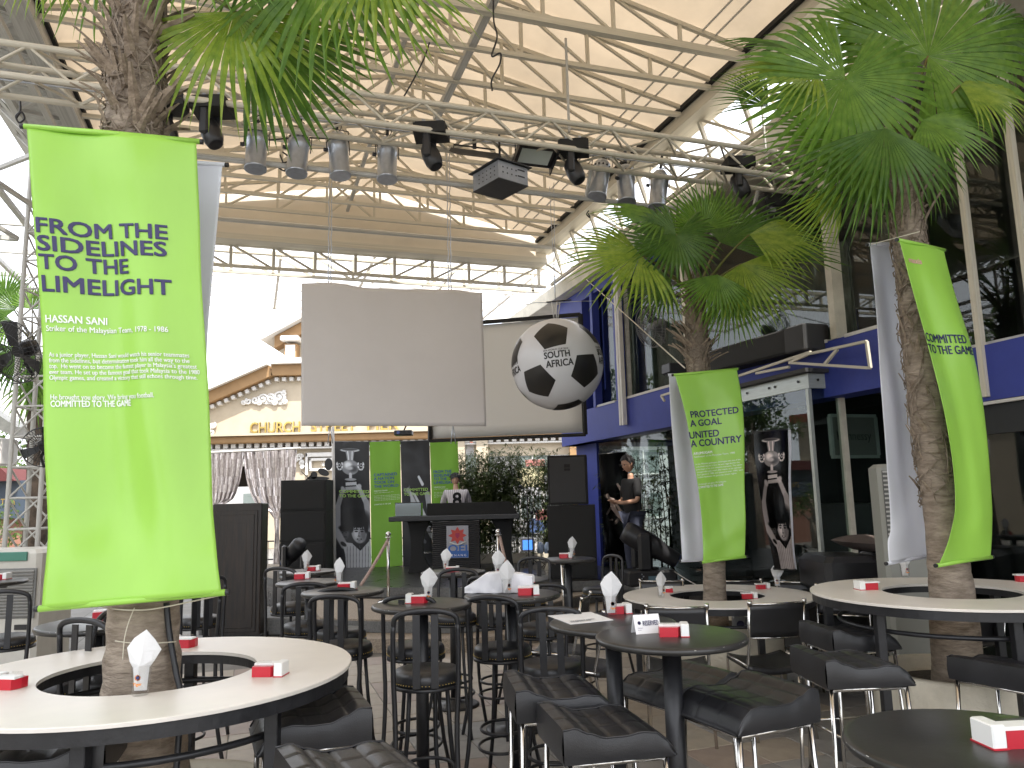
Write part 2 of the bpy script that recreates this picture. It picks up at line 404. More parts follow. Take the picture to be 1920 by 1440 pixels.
bar('edge_gasket', W(TL+.0, -5, ZB+.08), W(TL+.0, 12.7, ZB+.08), .04, dullblack, cano)
# far fascia: cream band, purlin and box truss
fz1, fz0, fzb = pD(700, 433, 12.9).z, pD(700, 461, 12.9).z, pD(700, 521, 13.3).z
fb = MB(); fb.box(W(1.5, 12.86, (fz0+fz1)/2), (3.6, .03, (fz1-fz0)/2), (TV, DV, ZV)); fb.link('fascia_board', mat('fascia_cream', (.66, .60, .50), .7, var=.06, scale=1.2), cano)
bar('fascia_beam', W(-2.1, 12.95, fz0-.05), W(5.1, 12.95, fz0-.05), .3, steel, cano, wd2=.10)
ew_ = MB(); ew_.prism([W(TL-.1, 12.76, fz1-.02)]+[W(TL+(TR-TL)*k/12, 12.76, topz(TL+(TR-TL)*k/12)+.1) for k in range(13)]+[W(TR+.1, 12.76, fz1-.02)], DV*.02); ew_.link('end_panel', MATS['fascia_cream'] if 'fascia_cream' in MATS else mat('fascia_cream', (.66, .60, .50), .7, var=.06, scale=1.2), cano)
bar('front_pipe', W(TL-.3, 12.35, ZB-.13), W(6.4, 12.35, ZB-.13), .07, steelg, cano, True)
bt = bar('box_truss', W(-3.2, 13.15, fzb), W(5.2, 13.15, fzb), .05, steel, cano)
for dd in (13.15, 13.5):
    bar('truss_bar', W(-3.2, dd, fz0-.08), W(5.2, dd, fz0-.08), .06, steel, bt)
    if dd > 13.2: bar('truss_bar', W(-3.2, dd, fzb), W(5.2, dd, fzb), .05, steel, bt)
    for i in range(13):
        t = -3.1+i*.68
        bar('truss_bar', W(t, dd, fzb), W(t, dd, fz0-.08), .05, steel, bt)
        if i < 7: bar('truss_bar', W(t, dd, fz0-.08), W(t+.66, dd, fzb), .035, steel, bt)
        elif i < 12: bar('truss_bar', W(t, dd, fzb), W(t+.66, dd, fz0-.08), .035, steel, bt)
# right longitudinal lattice between canopy edge and blue building
rl = bar('side_truss', W(5.25, -4, ZB-.62), W(5.25, 13, ZB-.62), .05, steel, cano)
bar('truss_bar', W(5.75, -4, ZB-.30), W(5.75, 13, ZB-.30), .06, steel, rl)
i = 0; d = -3.6
while d < 12.9:
    bar('truss_bar', W(5.25, d, ZB-.62), W(5.06, d, ZB-.05), .045, steel, rl)
    bar('truss_bar', W(5.25, d, ZB-.62), W(5.06, d+.8, ZB-.05), .035, steel, rl)
    bar('truss_bar', W(5.25, d+.4, ZB-.62), W(5.75, d, ZB-.30), .035, steel, rl)
    bar('truss_bar', W(5.75, d, ZB-.3), W(5.1, d, ZB+.1), .035, steel, rl)
    d += .8
# left deep lattice girder
ll = bar('side_girder', W(-2.5, -4, ZB-.25), W(-2.5, 13, ZB-.25), .07, steelg, cano)
bar('truss_bar', W(-2.15, -4, ZB-.35), W(-2.15, 13, ZB-.35), .06, steelg, ll); bar('truss_bar', W(-2.85, -4, ZB+.1), W(-2.85, 13, ZB+.1), .07, steelg, ll)
d = -3.5
while d < 12.8:
    bar('truss_bar', W(-2.5, d, ZB-.25), W(-2.1, d, ZB+.0), .05, steelg, ll); bar('truss_bar', W(-2.5, d, ZB-.25), W(-2.1, d+.7, ZB), .04, steelg, ll)
    bar('truss_bar', W(-2.5, d, ZB-.25), W(-2.85, d, ZB+.1), .05, steelg, ll); bar('truss_bar', W(-2.85, d, ZB+.1), W(-2.5, d+.7, ZB-.25), .04, steelg, ll)
    bar('truss_bar', W(-2.1, d, ZB-.02), W(-2.85, d, ZB+.1), .04, steelg, ll)
    d += .7
gp = MB(); gp.box(W(-2.45, 4, ZB+.16), (.42, 8.8, .01), (TV, DV, ZV)); gp.link('gutter_plate', steelg, cano)

# clear roof far behind and at the left
def clear_roof(name, lab, t0, t1, d0, d1, z0, z1, nt_, nd, wb=.05, loc=None, wv=.06, steel_=steel):
    root = thing(name, lab, 'skylight roof', W((t0+t1)/2, (d0+d1)/2, z0))
    zz = lambda d: z0+(z1-z0)*(d-d0)/(d1-d0)
    for i in range(nd+1):
        d = d0+(d1-d0)*i/nd; bar('purlin', W(t0, d, zz(d)), W(t1, d, zz(d)), wb*(1.6 if i in (0, nd) else 1), steel_, root)
    for i in range(nt_+1):
        t = t0+(t1-t0)*i/nt_; bar('rafter', W(t, d0, zz(d0)-.04), W(t, d1, zz(d1)-.04), wv, steel_, root)
    for i in range(nt_):
        a = t0+(t1-t0)*i/nt_; c = t0+(t1-t0)*(i+1)/nt_
        m_ = MB(); m_.quad(W(a+.03, d0, zz(d0)+.05), W(c-.03, d0, zz(d0)+.05), W(c-.03, d1, zz(d1)+.05), W(a+.03, d1, zz(d1)+.05)); m_.link('clear_panel', polycarb, root)
    return root
whitesteel = mat('white_steel', (.66, .63, .58), .5, var=.1)
cr1 = clear_roof('skylight_roof', 'clear skylight roof with thin cream purlins beyond the far end of the fabric canopy', -3.4, 8.4, 15.2, 21.6, 7.05, 7.0, 6, 7, .055, steel_=whitesteel)
for i in range(5):
    t = 3.0+i*1.1; bar('tie_strut', W(t, 19.0, 7.0), W(t+.7, 16.2, 6.3), .04, whitesteel, cr1); bar('tie_strut', W(t, 17.0, 7.0), W(t-.6, 16.2, 6.3), .035, whitesteel, cr1)
cr2 = clear_roof('skylight_roof', 'clear skylight roof with grey lattice bars left of the green banner', -9.5, -3.0, 6.5, 16, 5.6, 5.6, 8, 7, .06, steel_=steelg)
for i in range(8):
    t = -9.2+i*.8
    bar('cross_brace', W(t, 8, 5.56), W(t+1.6, 10.7, 5.0), .045, steelg, cr2); bar('cross_brace', W(t+1.6, 8, 5.0), W(t, 10.7, 5.56), .04, steelg, cr2)
for d in (8.2, 10.7, 13.4): bar('tie_beam', W(-9.5, d, 5.0), W(-2.8, d, 5.0), .06, steelg, cr2)

# ------------------------------------------------------------------ tower at the left
def lattice_tower(base, wdt, h, lab, tilt=None):
    root = thing('truss_tower', lab, 'truss tower', base)
    X, Y = Vector((1, 0, 0)), Vector((0, 1, 0)); B = Vector(base)
    c = [(-1, -1), (1, -1), (1, 1), (-1, 1)]; P = lambda k, z: B+X*(c[k % 4][0]*wdt/2)+Y*(c[k % 4][1]*wdt/2)+ZV*z
    for k in range(4): bar('upright', P(k, 0), P(k, h), .055, steelg, root, True)
    st = .36; n = int(h/st)
    for i in range(n):
        for k in range(4):
            bar('rung', P(k, i*st), P(k+1, i*st), .026, steelg, root, True)
            bar('brace', P(k, i*st), P(k+1, (i+1)*st), .024, steelg, root, True)
    return root
tb = pY(74, 900, 9.3); lattice_tower((tb.x-.05, 9.3, 0), .38, 6.1, 'grey steel lattice tower standing behind the big green banner and air cooler')
bar2 = MB()
# ------------------------------------------------------------------ lighting truss
lt = thing('lighting_truss', 'white four chord lighting truss slung across under the fabric canopy', 'lighting truss', W(1.6, 6.55, 5.2))
LD, LZ = 6.55, 5.2
ch = [(6.40, 5.20), (6.75, 5.20), (6.40, 4.94), (6.75, 4.94)]
def tz(t): return 0.0
for d, z in ch: bar('chord', W(-5, d, z), W(6.6, d, z), .055, steel, lt, True)
n = 0; t = -4.8
while t < 6.2:
    for (a, c_) in ((0, 2), (1, 3), (0, 1), (2, 3)):
        A_, B_ = ch[a], ch[c_]
        p = W(t, A_[0], A_[1]); q = W(t+.31, B_[0], B_[1]); r_ = W(t+.62, A_[0], A_[1])
        bar('brace', p, q, .024, steel, lt, True); bar('brace', q, r_, .024, steel, lt, True)
    t += .62
for k in range(4): bar('cable_conduit', W(-5, 6.5+.06*k, 5.00+.012*k), W(5.6, 6.5+.06*k, 5.01+.012*k), .014, alu if k % 2 else blackmetal, lt, True)
pz_ = pD(800, 300, 7.1); 
bar('lamp_pipe', W(-1.6, 6.9, 4.67), W(5.5, 6.9, 4.67), .05, steelg, lt, True)
for t in (-1.2, 1.2, 3.2, 5.2): bar('hanger', W(t, 6.9, 4.67), W(t, 6.75, 4.94), .03, steelg, lt)
for t in (-3.2, .2, 2.9, 5.2):
    bar('hanger', W(t, 6.58, 5.2), W(t, 6.58, 6.2), .02, steelg, lt)

# ================================================================== BLUE BUILDING  (facade plane T = 5.6)
TF = 5.6
bb = thing('blue_building', 'blue two storey building with tall tinted windows along the right side', 'building', W(TF, 6, 0))
def fbox(name, t0, t1, d0, d1, z0, z1, m, par, bev=0.):
    b = MB(); b.box(W((t0+t1)/2, (d0+d1)/2, (z0+z1)/2), ((t1-t0)/2, (d1-d0)/2, (z1-z0)/2), (TV, DV, ZV), bev); return b.link(name, m, par)
ZS, ZT = 3.17, 5.25
fbox('spandrel', TF, TF+.3, 5.2, 13.6, 2.6, ZS, blue, bb); fbox('spandrel', TF, TF+.3, -4, 5.198, 2.30, 2.78, blue, bb)
fbox('end_wall', TF, 12, 12.45, 13.6, 2.6, 5.35, blue, bb); fbox('end_pier', TF+.25, TF+.75, 12.6, 13.5, 0, 2.6, blue, bb)
fbox('upper_lintel', TF, TF+.3, 9.4, 12.45, ZT-.1, 5.35, blue, bb)
fbox('roof_coping', TF-.22, TF+.4, -4, 16.5, 5.36, 5.62, steel, bb)
fbox('roof_slab', TF+.41, 12, -4, 16.5, 5.40, 5.6, plaster, bb)
fbox('back_wall', 11.8, 12, -4, 13.6, 0, 5.35, dullblack, bb)
fbox('floor_slab', TF+.31, 11.8, -4, 13.5, 2.65, 2.95, dullblack, bb)
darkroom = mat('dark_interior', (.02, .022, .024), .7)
# windows: (d0, d1)
wins = [(11.27, 12.0), (9.1, 10.9), (6.35, 8.9), (5.25, 6.1), (3.2, 5.1), (1.6, 3.0), (-.5, 1.4), (-2.5, -.7)]
mull = [12.0, 11.12, 11.0, 9.0, 6.22, 4.65, 3.1, 1.5, -.6]
curt = mat('patterned_grey_curtain', (.10, .105, .09), .9, scale=5, col2=(.30, .31, .27), bump=.4, bscale=10, stretch=(3, 3, .9))
for i, (d0, d1) in enumerate(wins):
    top = ZT-.12 if i < 3 else 5.3
    o = fbox('window', TF+.12, TF+.13, d0, d1, ZS if i < 4 else 2.79, top, darkglass, bb)
    for dd in ((d0-.02, d1+.02) if i < 3 else (d0-.02,)): fbox('window_frame', TF+.05, TF+(.17 if i < 3 else .10), dd-.02, dd+.02, ZS, top, steelg if i else blue, o)
    zs_ = ZS if i < 4 else 2.78
    fbox('sill', TF-.01, TF+.2, d0, d1, zs_-.012, zs_+.022, whitest, o)
    if i in (0, 1, 2):
        c = MB(); ph = random.random()*6
        c.grid(lambda u, v, d0=d0, d1=d1, ph=ph: W(TF+.42+.035*math.sin(u*(d1-d0)*34+ph)+.012*math.sin(u*90), d0+(d1-d0)*u, ZS-.1+(1.25 if i else 1.45)*v-.0), int(60*(d1-d0)), 3); c.link('curtain', curt if i else mat('plain_grey_blind', (.17, .175, .17), .9), o)
for d in mull[:5]: fbox('pilaster', TF-.03, TF+.10, d-.045, d+.045, ZS, 5.35, blue if d > 10 else steel, bb)
for d in (10.93, 10.85): fbox('downpipe', TF-.10, TF-.035, d-.03, d+.03, 2.75, 5.3, whitest, bb)
# ground floor tinted glazing
i = 0
for k, (d0, d1) in enumerate([(11.0, 12.4), (9.6, 11.0), (8.2, 9.6)]+[(x, x+1.4) for x in (4.0, 2.6, 1.2, -.2, -1.6, -3.0)]):
    fbox('shopfront_pane', TF+.20, TF+.215, d0+.01, d1-.01, .02, 2.58, darkglass, bb)
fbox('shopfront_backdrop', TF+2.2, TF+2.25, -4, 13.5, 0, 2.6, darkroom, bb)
# interior things seen through upper windows: slanted bars
for d in (3.6, 5.0, 7.0): bar('inner_column', W(TF+1.6, d, 2.95), W(TF+1.6, d, 5.35), .12, plaster, bb)
# ladder-like steel columns standing proud of the facade
for (xa, ya, xb, yb, lab) in ((1790, 300, 1852, 760, 'inner'), (1893, 250, 1950, 700, 'outer')):
    p = pT(xb, yb, TF-.12); q = Vector((p.x, p.y, 5.36)); bar('steel_column', Vector((p.x, p.y, 2.35)), q, .05, steel, bb)
# curved blue balcony at far right
b = MB(); prof = []
for k in range(21):
    a = math.pi*k/20; prof.append(W(TF-.02-.12*math.sin(a), 3.7-1.25*math.cos(a), 0))
for z0, z1, m in ((2.32, 2.76, blue),):
    bm_ = MB(); bm_.prism([p+ZV*z0 for p in prof], (0, 0, z1-z0)); bm_.link('balcony', m, bb)
bm_ = MB(); bm_.prism([W(TF-.02, 3.7, 0)+(p-W(TF-.02, 3.7, 0))*1.03+ZV*2.29 for p in prof], (0, 0, .024)); bm_.link('balcony_rim', whitest, bb)
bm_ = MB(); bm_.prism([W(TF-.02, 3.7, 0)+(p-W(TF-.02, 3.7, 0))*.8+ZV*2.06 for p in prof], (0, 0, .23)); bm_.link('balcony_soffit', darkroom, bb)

# ------------------------------------------------------------------ glass pavilion
C0 = pz(1513, 700, 2.85); PT, PD = C0.dot(TV), C0.dot(DV)
pav = thing('glass_pavilion', 'glass bar pavilion with bolted steel head rail below the blue building', 'pavilion', W(PT, PD, 0))
palesteel = mat('pale_steel_plate', (.42, .45, .42), .35, .3, var=.1)
pvglass = glassmat('pavilion_glass', (.80, .88, .86), .82, .01, 1.52)
pd1 = 8.15
bar('head_rail', W(PT, PD, 2.77), W(PT, pd1, 2.77), .03, palesteel, pav, wd2=.15); bar('head_rail', W(PT-.015, PD-.016, 2.77), W(PT+1.4, PD-.016, 2.77), .03, palesteel, pav, wd2=.15)
for d in (PD+.12, PD+.5, PD+.6, PD+1.0): fb_ = MB(); fb_.lathe(W(PT-.02, d, 2.78), [(.014, 0), (.014, .008)], 10, (DV, ZV, -TV)); fb_.link('bolt', blackmetal, pav)
for t in (PT+.1, PT+.38, PT+.5, PT+.72): fb_ = MB(); fb_.lathe(W(t, PD-.034, 2.78), [(.014, 0), (.014, .008)], 10, (TV, ZV, -DV)); fb_.link('bolt', blackmetal, pav)
rf = MB(); rf.box(W(PT+.9, (PD+8.15)/2, 2.87), (1.0, (8.15-PD)/2+.1, .02), (TV, DV, ZV)); rf.link('roof', darkgrey, pav)
for a, c_ in ((PD, PD+.55), (PD+.55, PD+1.15), (PD+1.15, pd1)): fbox('glass_pane', PT-.006, PT+.006, a+.006, c_-.006, .46, 2.70, pvglass, pav)
for a, c_ in ((PT, PT+.36), (PT+.40, PT+1.0), (PT+1.0, PT+1.4)): fbox('glass_pane', a+.008, c_-.006, PD-.006, PD+.006, .46, 2.70, pvglass, pav)
fbox('post', PT-.02, PT+.02, PD-.02, PD+.02, .45, 2.69, palesteel, pav); fbox('post', PT+.36, PT+.42, PD-.035, PD+.03, .45, 2.69, steel, pav)
fbox('inner_floor', PT+.02, PT+1.8, PD+.02, 8.15, .0, .44, dullblack, pav)
fbox('inner_back', PT+1.75, PT+1.8, PD+.02, 8.15, .45, 2.7, dullblack, pav)
fbox('bar_counter', PT+1.0, PT+1.5, PD+.3, 7.9, .45, 1.5, blackmetal, pav)
# disco balls inside
mir = mat('mirror_facets', (.6, .62, .62), .12, 1.)
for (x, y, dt) in ((1437, 768, .35), (1505, 763, .45)):
    c = pT(x, y, PT+dt); dbm = MB(); dbm.sphere(c, .055, 9); dbm.sm = [False]*len(dbm.f)
    o = dbm.link('disco_ball', mir); tag(o, 'small mirror ball hanging inside the glass pavilion, ' + ('left one' if x < 1450 else 'right one by the corner post'), 'mirror ball', 'mirror balls in the pavilion')
    bar('hanging_cord', c+ZV*.05, Vector((c.x, c.y, 2.84)), .006, blackmetal, o, True)
# reflection in the pavilion glass, built as a framed sign just behind it
sg = thing('reflected_sign', 'white framed grey sign seen behind the pavilion glass', 'sign', pY(1608, 820, 8.6))
sc = pD(1600, 818, PD+.09); sgx = TV
b = MB(); b.box(sc, (.28, .012, .20), (TV, DV, ZV)); b.link('sign_board', mat('grey_sign', (.30, .27, .25), .5), sg)
b = MB()
for dx, dz, hx, hz in ((0, .215, .30, .016), (0, -.215, .30, .016), (-.295, 0, .016, .2), (.295, 0, .016, .2)): b.box(sc+TV*dx+ZV*dz-DV*.01, (hx, .02, hz), (TV, DV, ZV))
b.link('sign_frame', whitest, sg)
b = MB(); text_flat(b, 'Hennessy', sc-TV*.22-DV*.016-ZV*.04, TV, ZV, .44, .09, .0); b.link('lettering', mat('dark_print', (.05, .05, .05), .5), sg)
# flower vase inside
fv = thing('flower_vase', 'vase of white flowers inside the pavilion beside the trophy poster', 'flowers', pT(1430, 960, PT+.5))
rf_ = random.Random(2); b = MB(); fc = pT(1428, 870, PT+.5)
for k in range(90):
    a = Vector((rf_.gauss(0, .035), rf_.gauss(0, .035), rf_.gauss(0, .05))); dd = Vector((rf_.gauss(0, 1), rf_.gauss(0, 1), rf_.gauss(0, 1))).normalized()*.02; e = dd.cross(ZV)*.6; b.poly([fc+a-dd, fc+a+e, fc+a+dd, fc+a-e])
stuff(b.link('blossom', mat('white_petals', (.6, .62, .5), .7), fv)); b = MB(); b.lathe(fc-ZV*.45, [(.05, 0), (.06, .2), (.03, .4)], 12); b.link('vase', darkgrey, fv)

# ================================================================== PALMS
leafm = []
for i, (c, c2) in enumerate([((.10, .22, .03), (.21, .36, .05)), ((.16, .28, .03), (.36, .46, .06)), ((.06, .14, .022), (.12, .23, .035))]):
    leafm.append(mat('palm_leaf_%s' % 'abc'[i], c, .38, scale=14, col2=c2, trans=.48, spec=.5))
petm = mat('petiole', (.16, .10, .03), .5, col2=(.12, .16, .03), scale=3)
barkm = mat('palm_bark', (.15, .115, .085), .9, scale=9, col2=(.34, .28, .22), bump=1.0, bscale=26, stretch=(1, 1, 3.5))
bootm = mat('leaf_base', (.16, .12, .085), .85, scale=12, col2=(.34, .27, .20), bump=.6, bscale=50)
fibm = mat('palm_fibre', (.12, .085, .055), .95, scale=20, col2=(.30, .25, .20))
def frond_mesh(rnd, R_, spread, n, droop, m, split=.55, tipd=.25, cup=.12):
    n = int(n*.78); split = min(.62, split-.04); droop *= .6; tipd *= .55
    b = MB(); da = spread/n
    for i in range(n):
        a = -spread/2+da*(i+.5)+rnd.uniform(-.15, .15)*da
        Lr = R_*(.80+.20*math.cos(a*.62))*rnd.uniform(.92, 1.04); sp = split*R_*rnd.uniform(.85, 1.1)
        ca, sa = math.sin(a), math.cos(a); tw = rnd.uniform(-.5, .5); td = tipd*rnd.uniform(.5, 1.6)
        ns = 7; k = len(b.v)
        for j in range(ns+1):
            r = Lr*(j/ns)**.9
            hw = r*math.tan(da/2)*1.04 if r < sp else sp*math.tan(da/2)*1.04*max(0, 1-((r-sp)/(Lr-sp))**1.15)
            q = max(0, (r-sp)/(Lr-sp))
            z = -droop*R_*(r/R_)**2-td*R_*q*q*.6 + cup*R_*math.sin(min(1, r/R_)*math.pi)*.25
            ff = min(.28*hw+.0, .012)*(1 if r < sp else 1.6)
            cx, cy = ca*r, sa*r; px_, py_ = sa, -ca
            zz = tw*hw*q
            b.v += [Vector((cx-px_*hw, cy-py_*hw, z-ff-zz)), Vector((cx, cy, z+ff)), Vector((cx+px_*hw, cy+py_*hw, z-ff+zz))]
        for j in range(ns):
            o = k+3*j; b.face((o, o+1, o+4, o+3)); b.face((o+1, o+2, o+5, o+4))
    return b.mesh('frond', m)
def frond(palm, crown, hub, tip, nrm, spread=200, n=34, droop=.12, mi=0, tipd=.3, seed=0, hint=None, split=.52):
    rnd = random.Random(seed); hub = Vector(hub); tip = Vector(tip); y = tip-hub; R_ = y.length; y.normalize()
    z = Vector(nrm); z = (z-y*z.dot(y)).normalized(); x = y.cross(z)
    o = put('frond', frond_mesh(rnd, R_*1.02, R(spread), n, droop, leafm[mi], split=split, tipd=tipd), palm)
    m = Matrix.Identity(4)
    for i in range(3): m[i][0] = x[i]; m[i][1] = y[i]; m[i][2] = z[i]; m[i][3] = hub[i]
    o.matrix_basis = m
    b = MB(); c = Vector(crown); mid = (c+hub)/2+ZV*.12*(hub-c).length; pts = []
    for k in range(9):
        t = k/8; pts.append(c*(1-t)**2+mid*2*t*(1-t)+hub*t*t)
    b.tube(pts, [.016-.009*k/8 for k in range(9)], 6); pe = b.link('petiole', petm, None); pe.parent = o; pe.matrix_parent_inverse = wm(o).inverted()
    return o
def palm(lab, path, radii, boot_from, crown, fronds, dep, seed, loc, hide=(0, 0), bs=1., nb=70):
    root = thing('palm_tree', lab, 'palm tree', loc, group='fan palms growing through the ring tables')
    rnd = random.Random(seed); path = [Vector(p) for p in path]
    # resample
    pts = []; rr = []
    N = 60
    for k in range(N+1):
        t = k/N*(len(path)-1); i = min(int(t), len(path)-2); f_ = t-i
        p = path[i].lerp(path[i+1], f_); r = radii[i]*(1-f_)+radii[i+1]*f_
        rr.append(r*(1+.022*math.sin(k*2.2)+rnd.uniform(-.02, .02))); pts.append(p)
    b = MB(); b.tube(pts, rr, 28); o = b.link('trunk', barkm, root)
    zb = boot_from; L = [i for i, p in enumerate(pts) if p.z > zb]
    bm_ = MB()
    # boot mesh (old leaf base): curved tapering wedge
    def boot():
        q = MB()
        w0, L0 = .045, .26
        for j in range(6):
            t = j/5; hw = w0*(1-t*.75); q.v += [Vector((-hw, .03*math.sin(t*2)+.09*t*t, L0*t)), Vector((0, .014+.03*math.sin(t*2)+.09*t*t, L0*t)), Vector((hw, .03*math.sin(t*2)+.09*t*t, L0*t))]
        for j in range(5):
            o_ = 3*j; q.face((o_, o_+1, o_+4, o_+3)); q.face((o_+1, o_+2, o_+5, o_+4))
        return q.mesh('leaf_base', bootm)
    bmesh_ = boot()
    for k in range(nb):
        i = rnd.choice(L); p = pts[i]; a = k*2.4+rnd.uniform(-.4, .4); r = rr[i]
        s = rnd.uniform(.45, .9)*min(1.1, r/.085)*bs
        if hide[0] < p.z < hide[1]:
            s *= .5
        o = put('leaf_base', bmesh_, root)
        o.matrix_basis = Matrix.Translation(p+Vector((math.cos(a), math.sin(a), 0))*(r*.93)) @ Matrix.Rotation(a-math.pi/2, 4, 'Z') @ Matrix.Rotation(rnd.uniform(-.5, .5), 4, 'Y') @ Matrix.Rotation(rnd.uniform(-.70, .0) if not (hide[0] < p.z < hide[1]) else rnd.uniform(.0, .22), 4, 'X') @ Matrix.Scale(s, 4)
    fbm = MB()
    for k in range(520):
        i = rnd.choice(L); p = pts[i]; r = rr[i]; a = rnd.uniform(0, 6.28); L0 = rnd.uniform(.08, .28)*min(1, r/.07); da = rnd.uniform(-1.6, 1.6); dz = rnd.uniform(-.12, .16)
        wv = rnd.uniform(.002, .005); q = []
        for j in range(4):
            t = j/3; aa = a+da*t*.8; rad = r*(1.0+.12*math.sin(math.pi*t)+rnd.uniform(0, .10)); q.append(p+Vector((math.cos(aa)*rad, math.sin(aa)*rad, dz*t+L0*t*.3)))
        fbm.tube(q, wv, 4, False, False)
    stuff(fbm.link('fibre', fibm, root))
    for k, f_ in enumerate(fronds):
        hx, hy, hd, tx, ty, td_, nrm = f_[:7]; kw = f_[7] if len(f_) > 7 else {}
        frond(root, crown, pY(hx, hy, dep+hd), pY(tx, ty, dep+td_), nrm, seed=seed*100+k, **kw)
    return root
# left palm
dl = 3.16
p0 = pz(258, 1500, 0) if False else Vector((pY(262, 1330, dl).x-.01, dl, 0))
P = lambda x, y, Y: pY(x, y, Y)
palm('tall fan palm behind the big green banner, its lower trunk bare and ringed', [p0, P(262, 1430, dl), P(266, 1290, dl), P(270, 1140, dl), P(262, 700, dl), P(252, 300, dl), P(252, 150, dl), P(262, 40, dl), P(262, -90, dl)],
     [.22, .18, .142, .130, .116, .116, .112, .095, .078], P(255, 560, dl).z, P(262, -60, dl), [
    (440, 22, .0, 415, 225, -.15, (0, -1, .25), dict(spread=175, mi=1, n=36)),
    (478, 48, .1, 640, 235, .15, (-.25, -1, .3), dict(spread=95, mi=2, n=26, split=.7, tipd=.1)),
    (615, -70, .0, 700, 140, -.15, (0, -1, .3), dict(spread=190, mi=0, n=40)),
    (700, -80, -.1, 865, 55, -.2, (0, -1, .5), dict(spread=150, mi=1, n=34)),
    (510, -110, .2, 490, 60, .1, (0, -1, .2), dict(spread=170, mi=2, n=34)),
    (220, -110, .1, 120, 55, .0, (0, -1, .3), dict(spread=120, mi=0, n=26)),
    (100, -90, .0, 60, 20, -.1, (0, -1, .3), dict(spread=130, mi=1, n=26)),
    (380, -90, -.2, 560, -60, -.3, (0, -1, .6), dict(spread=200, mi=0)),
], dl, 1, (p0.x, p0.y, 0), hide=(0, 3.18), bs=.80, nb=140)
dm = 6.85; pm_ = Vector((pY(1340, 1117, dm).x, dm, 0))
palm('slim fan palm rising from the middle ring table with narrow green banner', [pm_, P(1340, 1117, dm), P(1338, 1000, dm), P(1320, 800, dm), P(1308, 690, dm), P(1306, 620, dm), P(1306, 540, dm)],
     [.13, .098, .088, .085, .088, .085, .06], P(1310, 730, dm).z, P(1306, 560, dm), [
    (1318, 432, -.1, 1305, 330, -.25, (0, -1, .35), dict(spread=185, mi=0, n=40)),
    (1245, 415, -.2, 1112, 382, -.35, (.1, -.75, 1), dict(spread=150, mi=0, n=34)),
    (1200, 478, -.35, 1060, 510, -.6, (0, -1, .65), dict(spread=190, mi=1, n=40, droop=.2)),
    (1405, 440, -.2, 1570, 462, -.4, (0, -.8, .8), dict(spread=130, mi=1, n=32)),
    (1390, 495, -.3, 1480, 592, -.55, (-.1, -1, .4), dict(spread=165, mi=1, n=36)),
    (1368, 535, -.2, 1412, 640, -.3, (-.3, -1, .2), dict(spread=120, mi=0, n=30)),
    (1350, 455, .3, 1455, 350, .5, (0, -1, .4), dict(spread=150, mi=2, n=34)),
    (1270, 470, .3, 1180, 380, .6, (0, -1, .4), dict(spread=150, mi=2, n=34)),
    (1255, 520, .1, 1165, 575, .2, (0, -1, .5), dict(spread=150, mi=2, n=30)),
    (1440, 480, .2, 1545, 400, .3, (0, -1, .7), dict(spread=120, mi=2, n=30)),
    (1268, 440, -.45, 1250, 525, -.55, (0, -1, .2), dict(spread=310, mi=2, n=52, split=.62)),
    (1345, 515, -.4, 1335, 610, -.5, (0, -1, .5), dict(spread=140, mi=0, n=30)),
], dm, 2, (pm_.x, pm_.y, 0), hide=(0, 2.8), nb=90)
dr = 4.82; pr_ = Vector((pY(1775, 1105, dr).x, dr, 0))
palm('leaning fan palm rising from the right ring table between two hanging banners', [pr_, P(1785, 1110, dr), P(1768, 980, dr), P(1745, 820, dr), P(1722, 640, dr), P(1706, 480, dr), P(1698, 370, dr), P(1690, 260, dr)],
     [.17, .125, .10, .098, .098, .095, .088, .06], P(1745, 960, dr).z, P(1690, 300, dr), [
    (1585, 148, -.3, 1555, 335, -.4, (0, -1, .15), dict(spread=330, mi=0, n=64, split=.6)),
    (1530, 138, -.2, 1375, 150, -.35, (.2, -.9, .9), dict(spread=130, mi=1, n=34)),
    (1520, 110, .1, 1355, 52, .0, (0, -.8, 1), dict(spread=100, mi=2, n=30)),
    (1640, 60, .1, 1560, -60, .1, (0, -1, .3), dict(spread=220, mi=0, n=44)),
    (1740, 105, -.1, 1830, -60, .0, (0, -1, .3), dict(spread=330, mi=0, n=64, split=.62)),
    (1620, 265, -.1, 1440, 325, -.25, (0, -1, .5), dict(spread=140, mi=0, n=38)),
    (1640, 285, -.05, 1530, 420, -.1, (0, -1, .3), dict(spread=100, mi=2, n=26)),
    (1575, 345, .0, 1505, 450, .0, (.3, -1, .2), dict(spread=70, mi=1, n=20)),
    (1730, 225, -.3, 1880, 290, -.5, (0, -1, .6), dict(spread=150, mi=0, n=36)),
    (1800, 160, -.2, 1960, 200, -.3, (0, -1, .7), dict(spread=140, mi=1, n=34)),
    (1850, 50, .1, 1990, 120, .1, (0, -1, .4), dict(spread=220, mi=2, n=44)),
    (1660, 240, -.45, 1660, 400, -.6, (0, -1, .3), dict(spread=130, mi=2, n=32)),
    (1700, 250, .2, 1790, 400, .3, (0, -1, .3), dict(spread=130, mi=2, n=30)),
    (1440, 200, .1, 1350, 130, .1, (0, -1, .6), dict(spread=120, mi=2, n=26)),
], dr, 3, (pr_.x, pr_.y, 0), hide=(0, 3.3), nb=90)
def binder(path): b = MB(); b.tube(path, .0025, 5); return b
